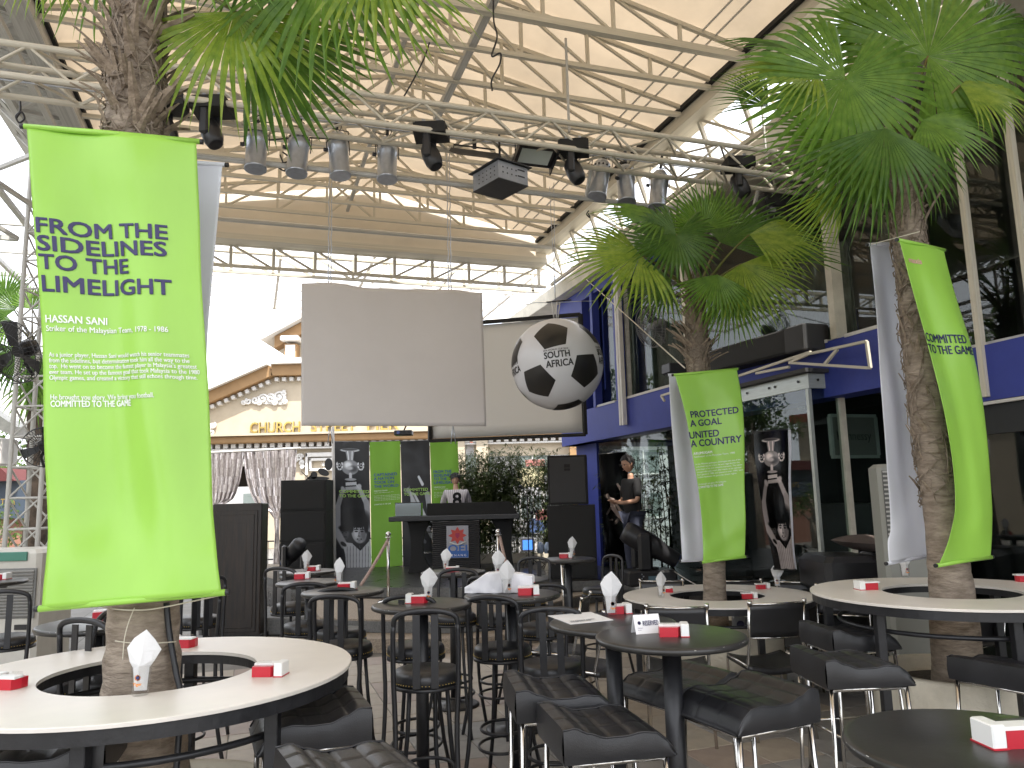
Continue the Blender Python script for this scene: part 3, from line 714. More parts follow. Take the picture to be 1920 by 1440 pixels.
# ================================================================== BANNERS
def interp(pts, v):     # pts [(x, y, Y)] by image y from top (v=1) to bottom (v=0)
    y = pts[0][1]+(pts[-1][1]-pts[0][1])*(1-v)
    for a, c in zip(pts, pts[1:]):
        if y <= c[1] or c is pts[-1]:
            t = (y-a[1])/(c[1]-a[1]); return Vector((a[0]+(c[0]-a[0])*t, y, a[2]+(c[2]-a[2])*t))
def crm(pts, n=8):
    p = [Vector(q) for q in pts]; return [tuple(q) for q in smooth_line(p, n)]
def banner(name, lab, left, right, m, wave=.012, ph=0, nrm=Vector((0, -1, 0)), rod=.012, cat='banner', grp=None, folds=3, sagp=0):
    Lp, Rp = crm(left), crm(right)
    def S_(u, v, off=0.):
        a = interp(Lp, min(1, max(0, v))); c = interp(Rp, min(1, max(0, v))); q = a.lerp(c, u)
        p = pY(q.x, q.y+sagp*math.sin(math.pi*u)*0, q.z)
        k = wave*(math.sin(folds*math.pi*u+ph+1.3*v)*(.4+.6*math.sin(math.pi*v))+.45*math.sin(7*u+9*v+ph)*(v*(1-v)*3)+.35*math.sin(3*u-14*v+ph)*.5 + .22*math.sin(17*u+5*v+ph)*(1-v)*v*2+.20*math.sin(26*v+2.5*u+ph)*math.exp(-((v-.88)/.10)**2)*math.sin(math.pi*u)+.16*math.sin(30*v-6*u+ph)*math.exp(-((v-.12)/.09)**2)+.3*math.sin(21*u*(1-v)+ph)*max(0, v-.6))
        return p+nrm*(k+off)
    cen = S_(.5, 0); root = thing(name, lab, cat, cen, group=grp)
    b = MB(); b.grid(lambda u, v: S_(u, v), 44, 90); o = b.link('banner_sheet', m, root)
    sm = o.modifiers.new('t', 'SOLIDIFY'); sm.thickness = .0012
    for v in (0, 1):
        b = MB(); p, q = S_(0, v), S_(1, v); d = (q-p).normalized(); b.tube([p-d*.012+nrm*-.006, S_(.5, v)-nrm*.006, q+d*.012-nrm*.006], rod, 8); b.link('rod', m, root)
        for e, s_ in ((p, -1), (q, 1)): b2 = MB(); b2.tube([e+d*s_*.010-nrm*.006, e+d*s_*.026-nrm*.006], rod*.95, 8); b2.link('rod_cap', blackplastic, root)
    return root, S_
def letters(root, S_, lines, m, name='lettering'):
    b = MB()
    for (s, u0, u1, v, cap, bold) in lines:
        text_on(b, s, lambda u, vv: S_(min(.995, u), vv, .0025), u0, u1, v, cap, bold)
    return stuff(b.link(name, m, root)) if name == 'small_print' else b.link(name, m, root)
r1, S1 = banner('hanging_banner', 'large lime banner with FROM THE SIDELINES TO THE LIMELIGHT hung on nearest left palm',
    [(52, 238, 2.88), (72, 430, 2.90), (83, 640, 2.92), (89, 820, 2.90), (94, 960, 2.88), (88, 1060, 2.84), (80, 1141, 2.82)],
    [(367, 263, 3.00), (373, 480, 3.00), (382, 640, 2.98), (388, 800, 2.96), (398, 960, 2.94), (407, 1050, 2.90), (414, 1112, 2.88)], greenb, .026, .5, grp='lime banners tied to the palms')
letters(r1, S1, [('FROM THE', .02, .81, .777, .0300, .024), ('SIDELINES', .02, .80, .740, .0300, .024), ('TO THE', .02, .55, .702, .0300, .024), ('LIMELIGHT', .03, .82, .656, .032, .024)], navy)
letters(r1, S1, [('HASSAN SANI', .035, .385, .592, .0150, .02), ('Striker of the Malaysian Team, 1978 - 1986', .035, .79, .574, .0115, .005),
    ('As a junior player, Hassan Sani would watch his senior teammates', .045, .90, .521, .0092, .004), ('from the sidelines, but determination took him all the way to the', .045, .90, .509, .0092, .004),
    ("top.  He went on to become the fastest player in Malaysia's greatest", .045, .94, .497, .0092, .004), ('ever team. He set up the famous goal that took Malaysia to the 1980', .045, .955, .485, .0092, .004),
    ('Olympic games, and created a victory that still echoes through time.', .045, .94, .473, .0092, .004), ('He brought you glory. We bring you football.', .05, .70, .432, .0105, .006), ('COMMITTED TO THE GAME', .05, .535, .417, .0125, .025)], whitep, 'small_print')
r1b, S1b = banner('hanging_banner', 'white backside of a second banner hung behind the tall left palm',
    [(120, 290, 3.39), (125, 700, 3.39), (130, 1090, 3.37)], [(417, 308, 3.35), (398, 520, 3.35), (386, 720, 3.35), (392, 1095, 3.33)], whiteb, .01, 2)
r2, S2 = banner('hanging_banner', 'lime banner with PROTECTED A GOAL UNITED A COUNTRY on the slim middle palm',
    [(1265, 703, 6.64), (1285, 780, 6.64), (1297, 850, 6.64), (1309, 920, 6.64), (1316, 990, 6.64), (1318, 1054, 6.64)],
    [(1381, 692, 6.72), (1391, 750, 6.69), (1394, 830, 6.66), (1395, 900, 6.66), (1397, 980, 6.66), (1396, 1044, 6.66)], greenb, .022, 1.2, grp='lime banners tied to the palms', folds=2)
letters(r2, S2, [('PROTECTED', .09, .915, .768, .033, .022), ('A GOAL', .05, .62, .721, .033, .022), ('UNITED', .0, .56, .658, .035, .022), ('A COUNTRY', .0, .94, .613, .035, .022)], navy)
letters(r2, S2, [('ARUMUGAM', .02, .40, .571, .013, .02), ('Goalkeeper of the Malaysian Team, 1980', .02, .82, .556, .009, .0), ('As the Malaysian goalkeeper, Arumugam was one of the', .02, .92, .517, .008, 0),
    ('undoubted reasons in Asia. He was regarded for the', .02, .90, .503, .008, 0), ('great heart of his, and relaxed in moments. The nation', .02, .95, .489, .008, 0), ('saw goal after goal, match after match, to be selected', .02, .93, .475, .008, 0), ('four games in 1980, and played in over 1980, here', .02, .97, .461, .008, 0),
    ('further between. He gave you dream nights.', .02, .85, .447, .008, 0), ('He brought you glory. We bring you', .02, .62, .41, .009, 0), ('COMMITTED TO THE GAME', .0, .56, .392, .011, .02)], whitep, 'small_print')
r2b, S2b = banner('hanging_banner', 'white backside banner hanging left of the slim middle palm trunk',
    [(1254, 703, 6.94), (1257, 780, 6.96), (1266, 880, 6.96), (1274, 970, 6.96), (1279, 1052, 6.94)], [(1330, 700, 7.02), (1332, 800, 6.99), (1334, 900, 6.99), (1336, 1050, 6.99)], whiteb, .02, .2, grp='white banner backs on the palms')
r3, S3 = banner('hanging_banner', 'curved lime banner ending in TO THE GAME beside the right palm',
    [(1686, 450, 4.50), (1705, 520, 4.50), (1730, 610, 4.51), (1752, 700, 4.51), (1775, 800, 4.51), (1788, 880, 4.51), (1790, 950, 4.51), (1778, 1010, 4.50), (1758, 1060, 4.48)],
    [(1770, 468, 4.73), (1795, 560, 4.70), (1822, 655, 4.68), (1840, 745, 4.68), (1850, 830, 4.68), (1857, 920, 4.68), (1860, 990, 4.68), (1857, 1045, 4.68)], greenb, .02, 2.2, grp='lime banners tied to the palms', folds=2)
letters(r3, S3, [('COMMITTED', .0, .86, .690, .026, .015), ('TO THE GAME', .0, .97, .655, .026, .015)], navy)
letters(r3, S3, [('maxis', .1, .38, .935, .016, .02)], mat('pale_pink_print', (.75, .45, .4), .5), 'logo')
r3b, S3b = banner('hanging_banner', 'long white backside banner hanging left of the leaning right palm',
    [(1630, 459, 4.99), (1640, 600, 5.02), (1650, 740, 5.02), (1660, 880, 5.02), (1668, 985, 5.02), (1662, 1015, 5.00), (1665, 1056, 4.98)], [(1712, 452, 5.04), (1728, 620, 5.10), (1745, 820, 5.10), (1755, 1000, 5.08), (1760, 1040, 5.08)], whiteb, .03, .9, grp='white banner backs on the palms', folds=2)
def cord(name, lab, pts, r, m, n=6, cat='cord'):
    b = MB(); pp = smooth_line([Vector(p) for p in pts], 6) if len(pts) > 2 else pts; b.tube(pp, r, n); o = b.link(name, m); return tag(o, lab, cat)
cord('tie_string', 'white string wound round the left palm trunk under the green banner', [P(180, 1135, 2.88), P(215, 1142, 2.98), P(255, 1144, 2.96), P(300, 1140, 2.99), P(414, 1116, 2.92)], .0025, string)
cord('tie_string', 'loose white string hanging down the bare trunk of the left palm', [P(252, 1140, 2.99), P(240, 1170, 2.99), P(233, 1200, 2.98), P(230, 1238, 2.98)], .002, string)
cord('tie_string', 'white string tied level round the left palm above the ring table', [P(206, 1200, 3.07), P(240, 1205, 2.99), P(290, 1206, 2.99), P(330, 1203, 3.07)], .002, string)
cord('power_cable', 'black and white cable running down the right side of the left palm trunk', [P(312, 1130, 3.10), P(318, 1190, 3.09), P(330, 1260, 3.07), P(338, 1300, 3.05), P(336, 1370, 3.01), P(330, 1450, 2.99)], .012, blackmetal, 8, 'cable')
cord('guy_line', 'pale guy line stretched from the canopy corner to the middle palm', [P(1095, 520, 12), P(1284, 690, 6.55)], .006, string)
cord('tie_string', 'string joining the white banner to the right palm near its top', [P(1634, 458, 4.74), P(1680, 446, 4.6), P(1725, 434, 4.5)], .003, string)

# ================================================================== RING TABLES
def ring_table(lab, c, Rr, ri, z, legs, grp='cream ring tables round the palms'):
    t = thing('ring_table', lab, 'ring table', (c.x, c.y, 0), group=grp)
    b = MB(); N = 72
    prof = [(ri, 0), (ri, .014), (Rr-.003, .014), (Rr, .011), (Rr, 0)]
    b.lathe(Vector((c.x, c.y, z-.014)), [(ri, 0), (ri, .014), (Rr-.003, .014), (Rr, .011), (Rr, 0), (ri, 0)], N, smooth=False); 
    b.f = b.f[:-2]; b.mi = b.mi[:-2]; b.sm = b.sm[:-2]
    b.link('table_top', ringtop, t)
    b = MB(); b.lathe(Vector((c.x, c.y, z-.064)), [(Rr-.035, 0), (Rr-.035, .046), (Rr-.012, .046), (Rr-.012, 0), (Rr-.035, 0)], N, smooth=False); b.f = b.f[:-2]; b.mi = b.mi[:-2]; b.sm = b.sm[:-2]
    b.lathe(Vector((c.x, c.y, z-.054)), [(ri+.012, 0), (ri+.012, .036), (ri+.03, .036), (ri+.03, 0), (ri+.012, 0)], N, smooth=False); b.f = b.f[:-2]; b.mi = b.mi[:-2]; b.sm = b.sm[:-2]
    b.link('rim_frame', blackmetal, t)
    b = MB(); rs = Rr*.80
    pts = [Vector((c.x+rs*math.cos(a), c.y+rs*math.sin(a), z-.17)) for a in [2*math.pi*k/40 for k in range(41)]]; b.tube(pts, .013, 8, False); b.link('brace_hoop', blackmetal, t)
    for a in legs:
        p = Vector((c.x+(Rr-.10)*math.cos(a), c.y+(Rr-.10)*math.sin(a), 0)); b = MB(); b.box(p+ZV*(z-.06)/2, (.024, .024, (z-.06)/2), bev=.003); b.link('leg', blackmetal, t)
    return t
cl = Vector((-1.475, 3.24, 0)); ZL = 1.0
ring_table('large cream ring table around the left palm in the left foreground', cl, .785, .40, ZL, [R(x) for x in (-82, -30, 38, 100, 160, 215)])
cm = Vector((pm_.x+.02, 6.85, 0)); ZM = .79
ring_table('cream ring table around the slim middle palm with sling chairs about it', cm, .80, .40, ZM, [R(x) for x in (-78, -20, 40, 100, 160, 220)])
crr = Vector((2.63, 4.84, 0)); ZR = 1.03
ring_table('cream ring table around the leaning palm at the right', crr, .80, .38, ZR, [R(x) for x in (-150, -95, -30, 40, 100, 160)])
def planter(lab, c, Ro, z, band=None):
    t = thing('planter', lab, 'planter', (c.x, c.y, 0), group='round planters at the palm feet')
    b = MB(); b.lathe(Vector((c.x, c.y, 0)), [(Ro, 0), (Ro, z-.015), (Ro-.015, z), (Ro-.065, z), (Ro-.075, z-.02), (Ro-.075, z-.08)], 56)
    b.link('wall', concrete, t)
    b = MB(); b.lathe(Vector((c.x, c.y, z-.085)), [(.001, .02), (Ro*.5, .015), (Ro-.07, 0)], 30); b.link('soil_fill', soil, t)
    b = MB(); b.lathe(Vector((c.x, c.y, 0)), [(Ro+.004, 0), (Ro+.012, .03), (Ro+.004, .05)], 56); b.link('base_band', blackmetal, t); return t
planter('round rendered planter at the foot of the left palm', cl+Vector((.0, .0, 0)), .55, .50)
pl2 = planter('pale round planter with power sockets under the middle ring table', cm, .52, .60)
planter('pale round planter under the right ring table', crr+Vector((-.02, 0, 0)), .46, .58)
for k, dx in enumerate((1304, 1346, 1376)):
    for j in (0, 1):
        if k == 0: continue
sock = mat('socket_grey', (.34, .35, .36), .5)
for k, dx in enumerate((1386, 1408)):
    c = pY(dx, 1183, cm.y-.45 if k == 0 else cm.y-.42); s = thing('socket_box', 'grey twin power socket on the pale planter, ' + ('left one' if k == 0 else 'right one'), 'socket', c, group='power sockets on the middle planter')
    n = Vector((c.x-cm.x, c.y-cm.y, 0)).normalized(); X = n.cross(ZV)*-1
    b = MB(); b.box(c, (.047, .03, .115), (X, n, ZV), .006); b.link('housing', sock, s)
    for dz, m in ((.055, navy), (-.055, sock)): b = MB(); b.lathe(c+ZV*dz+n*.03, [(.03, 0), (.03, .014), (.02, .016)], 16, (X, ZV, n)); b.link('cover', mat('socket_cap', (.05, .05, .10), .5) if dz > 0 else sock, s)

# ================================================================== ROUND TABLES
GRP_T = 'round black bar tables'
def bar_table_proto():
    t = thing('bar_table', 'x', 'table', (0, 0, 0), group=GRP_T)
    b = MB(); b.lathe((0, 0, 1.025), [(.001, 0), (.285, 0), (.297, .005), (.30, .012), (.30, .018), (.296, .025), (.285, .028), (.001, .0282)], 56); b.link('table_top', blacktop, t)
    b = MB(); b.tube([(0, 0, .02), (0, 0, 1.02)], .038, 20); b.link('pole', blackmetal, t)
    b = MB(); b.lathe((0, 0, 0), [(.22, 0), (.22, .012), (.20, .022), (.06, .034), (.045, .06), (.001, .06)], 40); b.link('base_plate', blackmetal, t)
    b = MB(); b.box((0, 0, 1.012), (.16, .02, .012)); b.box((0, 0, 1.012), (.02, .16, .012)); b.link('top_bracket', blackmetal, t)
    rc = random.Random(4); b = MB()
    for k in range(26):
        a = rc.uniform(0, 6.28); w_ = rc.uniform(.006, .035); zz = rc.uniform(.019, .0245)+1.025; h = rc.uniform(.0007, .0018)
        rr_ = .3002 if zz < 1.0435 else .3002-(zz-1.0435)*.55
        b.quad(*[Vector((rr_*math.cos(q), rr_*math.sin(q), z_)) for q, z_ in ((a, zz), (a+w_, zz), (a+w_, zz+h), (a, zz+h))])
    b.link('edge_wear', chip, t)
    return t
tp = None
def tables(first=[None]): pass
TBL = {}
def place_table(key, x, y, d, dia, lab):
    global tp
    c = pY(x, y, d); z = c.z
    if tp is None: tp = bar_table_proto(); o = tp; o.location = (c.x, c.y, 0); o['label'] = lab
    else: o = dup(tp, (c.x, c.y, 0), random.uniform(0, 6), lab)
    s = dia/.6; o.scale = (s, s, z/1.053)
    TBL[key] = (c.x, c.y, z+.0005); return o
place_table('near', 1257, 1190, 3.32, .62, 'round black table with folded RESERVED card on its top')
place_table('menu', 1148, 1165, 3.78, .60, 'round black table with a white menu sheet lying on it')
place_table('bag', 960, 1113, 4.8, .58, 'round black table with a crumpled white paper parcel on top')
place_table('glasslogo', 791, 1131, 4.55, .57, 'round black table with red napkin holder, left of the white parcel table')
place_table('lefttwo', 643, 1107, 5.35, .55, 'round black table second row, just right of the left ring table rim')
place_table('podium', 850, 1071, 6.6, .54, 'round black table in front of the emblem podium')
place_table('stageleft', 580, 1090, 6.1, .50, 'round black table with only a white napkin holder near the stage')
place_table('stagefar', 578, 1070, 7.0, .50, 'round black table farthest left by the moving head lamp')
place_table('speakers', 1065, 1047, 7.6, .53, 'round black table standing alone before the right speaker stack')
place_table('behind', 958, 1086, 5.9, .56, 'round black table hidden behind the white parcel')
place_table('trunk', 190, 1166, 4.2, .62, 'round black table half hidden behind the left palm trunk')
place_table('edge', -30, 1090, 6.2, .60, 'round black table cut by the left edge before the air cooler')
place_table('corner', 1845, 1392, 1.93, .62, 'round black table large in the bottom right corner')

# ================================================================== NAPKIN HOLDERS, GLASSES
def holder_proto():
    t = thing('napkin_holder', 'x', 'napkin holder', (0, 0, 0), group='red and white napkin holders')
    b = MB(); b.prism([(-.055, -.035, 0), (.018, -.035, 0), (.03, .0, 0), (.03, .035, 0), (-.045, .035, 0), (-.058, .0, 0)][::-1], (0, 0, .038)); b.link('red_tray', red, t)
    for z in (.010, .020, .030):
        pass
    b = MB(); b.box((.047, .0, .026), (.0165, .037, .026), bev=.003); b.box((-.012, .012, .042), (.045, .022, .0045), bev=.001); b.link('white_block', white, t)
    b = MB(); b.box((.047, 0, .002), (.018, .039, .002)); b.link('red_foot', red, t)
    b = MB(); b.prism([(-.04, -.025, .0385), (.01, -.025, .0385), (.01, .0, .0385), (-.04, .0, .0385)][::-1], (0, 0, .016)); b.link('clear_ashtray', clear, t)
    return t
def glass_proto():
    t = thing('napkin_glass', 'x', 'glass', (0, 0, 0), group='glasses stuffed with folded paper napkins')
    b = MB(); b.lathe((0, 0, 0), [(.001, 0), (.024, 0), (.027, .004), (.033, .095), (.031, .095), (.0255, .012), (.001, .010)], 28); b.link('tumbler', clear, t)
    b = MB()
    ol = [(x_*(1.0 if z_ < .1 else 1.3), z_) for x_, z_ in [(-.019, .014), (.019, .014), (.025, .085), (.030, .105), (.046, .140), (.030, .172), (.008, .205), (-.020, .180), (-.036, .150), (-.028, .105), (-.025, .085)]]
    for sg in (-1, 1):
        k = len(b.v); b.v += [Vector((x, sg*.002, z)) for x, z in ol]+[Vector((-.004, sg*.019, .05)), Vector((.0, sg*.022, .095)), Vector((.008, sg*.015, .14)), Vector((.006, sg*.006, .18))]
        for f in ((0, 1, 11), (1, 2, 12, 11), (2, 3, 12), (3, 4, 13, 12), (4, 5, 13), (5, 6, 14, 13), (6, 7, 14), (7, 8, 13, 14), (8, 9, 12, 13), (9, 10, 12), (10, 0, 11, 12)): b.face([k+i for i in (f if sg < 0 else f[::-1])])
    b.quad(Vector((.0, -.020, .09)), Vector((.034, -.010, .11)), Vector((.040, -.004, .165)), Vector((.012, -.010, .19)))
    b.link('napkin', whitecloth, t)
    for (c_, r_, dz) in (((.9, .25, .02), .009, .060), ((.04, .06, .2), .006, .0605)):
        b = MB(); b.lathe((0, -.0335 if r_ > .008 else -.0338, dz), [(.0001, 0), (r_, 0)], 14, (Vector((1, 0, 0)), ZV, Vector((0, -1, 0)))); b.link('badge', mat('badge_%s' % ('orange' if r_ > .008 else 'navy'), c_, .4), t)
    b = MB(); text_flat(b, 'Tiger', (-.013, -.0338, .036), (1, 0, 0), (0, 0, 1), .026, .009, .02); b.link('lettering', mat('orange_print', (.85, .3, .02), .5), t)
    return t
hp = gp_ = None
def at_table(key, x, y):     # point on that table top under photo pixel
    return pz(x, y, TBL[key][2])
TBL['ringl'] = (0, 0, ZL+.0005); TBL['ringm'] = (0, 0, ZM+.0005); TBL['ringr'] = (0, 0, ZR+.0005)
def holder(key, x, y, rz, lab, s=1.):
    global hp
    p = at_table(key, x, y)
    if hp is None: hp = holder_proto(); o = hp; o.location = p; o.rotation_euler = (0, 0, R(rz)); o['label'] = lab; o.scale = (s, s, s)
    else: o = dup(hp, p, R(rz), lab, scale=s)
def gl(key, x, y, rz, lab, s=1.):
    global gp_
    p = at_table(key, x, y)
    if gp_ is None: gp_ = glass_proto(); o = gp_; o.location = p; o.rotation_euler = (0, 0, R(rz)); o['label'] = lab; o.scale = (s, s, s)
    else: o = dup(gp_, p, R(rz), lab, scale=s)
holder('near', 1262, 1192, -8, 'red and white napkin holder right of the RESERVED card')
holder('menu', 1160, 1150, 10, 'red and white napkin holder behind the glass on the menu table', .95)
gl('menu', 1146, 1155, 10, 'napkin glass standing beside the white menu sheet', 1.05)
holder('bag', 990, 1115, 0, 'napkin holder at the right end of the white parcel', 1.05); gl('bag', 950, 1116, 30, 'napkin glass leaning against the white parcel', 1.0)
holder('behind', 985, 1092, 5, 'napkin holder showing just behind the white parcel'); gl('behind', 934, 1082, 0, 'napkin glass rising behind the white parcel')
holder('glasslogo', 783, 1130, 175, 'red napkin holder left of the glass on the table right of the stanchion', 1.); gl('glasslogo', 803, 1129, 10, 'napkin glass on the table right of the stanchion', .95)
holder('lefttwo', 650, 1105, 0, 'napkin holder on the table just right of the left ring table'); gl('lefttwo', 635, 1097, -30, 'wide napkin glass on the table just right of the left ring table', .95)
holder('podium', 848, 1072, 0, 'napkin holder on the table before the podium', .9); gl('podium', 836, 1070, 0, 'napkin glass on the table before the podium', .9)
holder('stageleft', 566, 1085, 5, 'white faced napkin holder alone on the table near the stage', 1.)
holder('stagefar', 588, 1070, 0, 'small napkin holder on the farthest left table', .9); gl('stagefar', 574, 1071, 40, 'napkin glass on the farthest left table', .9)
holder('speakers', 1060, 1046, 0, 'red napkin holder on the lone table by the speakers', 1.); gl('speakers', 1073, 1046, 30, 'napkin glass on the lone table by the speakers', 1.)
holder('trunk', 196, 1160, 20, 'white napkin holder beside the left palm trunk', 1.)
holder('edge', 2, 1086, 0, 'red napkin holder at the left edge before the air cooler', 1.)
holder('corner', 1893, 1395, 185, 'large red napkin holder in the bottom right corner', 1.05)
holder('ringl', 343, 1213, 175, 'red napkin holder right behind the left palm trunk', 1.); holder('ringl', 505, 1266, -5, 'red and white napkin holder at the right of the left ring table', 1.)
holder('ringl', 14, 1290, 170, 'white napkin holder with red side at the left edge of the ring table', 1.)
gl('ringl', 263, 1303, 8, 'napkin glass with orange badge in front of the left palm', 1.08)
holder('ringm', 1404, 1122, 5, 'red and white napkin holder at the front of the middle ring table'); holder('ringm', 1429, 1104, 8, 'red napkin holder at the back right of the middle ring table')
holder('ringm', 1255, 1110, 80, 'small napkin holder at the left of the middle ring table', .9); gl('ringm', 1240, 1120, 30, 'napkin glass at the left of the middle ring table', 1.05); gl('ringm', 1458, 1101, -20, 'napkin glass at the right of the middle ring table', 1.05)
holder('ringr', 1627, 1105, 185, 'white and red napkin holder at the left of the right ring table', 1.1); gl('ringr', 1698, 1083, 0, 'napkin glass below the white banner on the right ring table', 1.)
holder('ringr', 1922, 1090, 0, 'red napkin holder at the right edge of the right ring table', 1.)
# RESERVED card, menu, parcel
c = at_table('near', 1212, 1186); rs = thing('reserved_card', 'white folded tent card reading RESERVED', 'table card', c, R(14))
b = MB(); X = Vector((math.cos(R(14)), math.sin(R(14)), 0)); Yv = Vector((-X.y, X.x, 0)); hw = .058
A_, B_, C_, D_ = c-X*hw-Yv*.028, c+X*hw-Yv*.028, c+X*hw+ZV*.075, c-X*hw+ZV*.075
b.quad(A_, B_, C_, D_); b.quad(c-X*hw+Yv*.028, D_, C_, c+X*hw+Yv*.028); o = b.link('card', mat('white_card', (.8, .8, .8), .6), rs); md = o.modifiers.new('t', 'SOLIDIFY'); md.thickness = .001
ub = (D_-A_).normalized(); b = MB(); nn = X.cross(ub)
text_flat(b, 'RESERVED', A_+X*.038+ub*.034+nn*.0015, X, ub, .070, .019, .004); text_flat(b, 'DiGi Music', A_+X*.012+ub*.022+nn*.0015, X, ub, .022, .004); text_flat(b, 'Room', A_+X*.012+ub*.014+nn*.0015, X, ub, .014, .004); b.lathe(A_+X*.022+ub*.045+nn*.0015, [(.0001, 0), (.0075, 0)], 16, (X, ub, nn)); b.link('print', navy, rs)
c = at_table('menu', 1094, 1162); mn = thing('menu_sheet', 'white printed menu sheet sticking out over the table edge', 'menu', c)
q = [at_table('menu', *p)+ZV*.002 for p in ((1027, 1155), (1108, 1148), (1150, 1163), (1070, 1171))]
b = MB(); b.poly(q[::-1]); o = b.link('sheet', MATS['white_card'], mn); md = o.modifiers.new('t', 'SOLIDIFY'); md.thickness = .002
X = (q[2]-q[3]).normalized(); Yv = ZV.cross(X); b = MB()
for k, (s, w_) in enumerate((('SOUNDBAR MENU', .13), ('cocktails beers wines', .11))): text_flat(b, s, q[3]+X*(.03-.01*k)+Yv*(.055-.022*k)+ZV*.003, X, Yv, w_, .014, .01)
b.link('print', navy, mn)
c = at_table('bag', 925, 1112); pcl = thing('paper_parcel', 'crumpled white paper parcel lying on the round table', 'parcel', c)
b = MB(); rp_ = random.Random(5)
a0, a1 = at_table('bag', 872, 1112), at_table('bag', 1000, 1110); ax_ = (a1-a0).normalized(); ay_ = ZV.cross(ax_)
def pf(u, v):
    L = (a1-a0).length; th = 2*math.pi*v; e = (.35+.65*min(1, u*3.2)) ; hh = .055*e*(.85+.25*math.sin(u*3)); ww = .055*e
    cz = hh*(max(-1, min(1, 1.5*math.sin(th)))); cy = ww*max(-1, min(1, 1.5*math.cos(th)))
    j = .0015*math.sin(u*37+v*20)+.0015*math.sin(u*17-v*33)
    return a0+ax_*(L*u)+ay_*(cy+j)+ZV*(hh+cz+j*.5+.002)
b.grid(pf, 30, 28, False); b.poly([pf(1, k/28) for k in range(28)]); b.poly([pf(0, k/28) for k in range(28)][::-1]); b.link('wrapping', mat('white_paper', (.78, .78, .82), .7), pcl)

# ================================================================== STOOLS AND CHAIRS
def hoop_stool_proto():
    t = thing('bar_stool', 'x', 'bar stool', (0, 0, 0), group='black hoop backed bar stools')
    b = MB(); b.lathe((0, 0, .70), [(.001, 0), (.172, 0), (.180, .008), (.182, .03), (.178, .046), (.165, .058), (.12, .066), (.001, .070)], 36); b.link('seat', leather, t)
    b = MB()
    for k in range(64):
        a = 2*math.pi*k/64; b.sphere((.1835*math.cos(a), .1835*math.sin(a), .713), .0028, 3)
    stuff(b.link('brass_nail', gold, t))
    b = MB(); b.lathe((0, 0, .685), [(.165, 0), (.185, 0), (.185, .014), (.165, .014)], 36); b.link('seat_ring', blackmetal, t)
    for sx in (-1, 1):
        b = MB(); b.tube([(sx*.10, .12, .69), (sx*.115, .14, .45), (sx*.14, .17, .22), (sx*.185, .215, .0)], .0125, 8); b.link('front_leg', blackmetal, t)
        b = MB(); p = [(sx*.20, -.235, 0), (sx*.165, -.19, .25), (sx*.155, -.165, .5), (sx*.165, -.155, .72), (sx*.168, -.165, .88), (sx*.165, -.175, .97)]; b.tube(smooth_line([Vector(q) for q in p], 3), .0135, 8); b.link('rear_leg', blackmetal, t)
        b = MB(); b.box((sx*.047, -.187, .86), (.019, .004, .155), (Vector((1, 0, 0)), Vector((0, 1, -.02)).normalized(), ZV)); b.link('back_slat', blackmetal, t)
    b = MB(); b.tube([(.165*math.cos(a), -.175-.02*math.sin(a), .97+.065*math.sin(a)**.6 if 0 < a < math.pi else .97) for a in [math.pi*k/14 for k in range(15)]], .0135, 8, False); b.link('back_hoop', blackmetal, t)
    for z, rx, ry in ((.24, .155, .185), (.33, .14, .17)):
        b = MB(); b.tube([(rx*math.cos(a), ry*math.sin(a), z) for a in [2*math.pi*k/32 for k in range(33)]], .0085, 6, False); b.link('foot_ring', blackmetal, t)
    return t
hs = hoop_stool_proto(); first_h = True
def hstool(x, y, Y, rz, lab, s=1.):
    global first_h
    c = pY(x, y, Y); sc_ = c.z/.765
    if first_h: hs.location = (c.x, c.y, 0); hs.rotation_euler = (0, 0, R(rz)); hs['label'] = lab; o = hs; first_h = False
    else: o = dup(hs, (c.x, c.y, 0), R(rz), lab)
    o.scale = (.93, .93, max(.86, min(1.1, sc_))); return o
hstool(801, 1250, 4.0, 4, 'hoop back stool nearest, in front of the table with red holder and logo glass')
hstool(780, 1205, 4.75, -6, 'hoop back stool half hidden just behind the nearest hoop stool')
hstool(645, 1203, 4.85, -8, 'hoop back stool at the right rim of the left ring table')
hstool(640, 1178, 5.5, 5, 'hoop back stool second behind the left ring table rim')
hstool(575, 1166, 5.75, 10, 'hoop back stool with slats beside the dark wooden cabinet')
hstool(548, 1130, 6.6, -20, 'hoop back stool farthest left under the farthest table')
hstool(942, 1207, 4.7, -18, 'hoop back stool left of the pole of the parcel table')
hstool(1033, 1238, 4.2, 0, 'hoop back stool right of the parcel table pole, back to the viewer')
hstool(1010, 1170, 5.5, 12, 'hoop back stool behind the parcel table, slats showing under its top')
hstool(935, 1152, 5.9, -30, 'hoop back stool deep behind the parcel table left of its pole')
hstool(850, 1148, 5.9, 170, 'hoop back stool under the podium table')
hstool(1125, 1100, 7.6, 120, 'hoop back stool standing by the curved stage edge')
hstool(14, 1170, 5.3, 20, 'hoop back stool at the left edge before the air cooler')
hstool(130, 1213, 4.0, 100, 'hoop back stool left of the left palm trunk')
hstool(208, 1245, 3.9, -20, 'hoop back stool just behind the left palm trunk')
hstool(340, 1170, 5.0, 60, 'hoop back stool right of the left palm trunk before the cabinet')
hstool(368, 1140, 6.0, 40, 'hoop back stool deeper right of the left palm trunk')
hstool(985, 1098, 6.7, 150, 'hoop back stool behind the parcel with its hoop above the table')

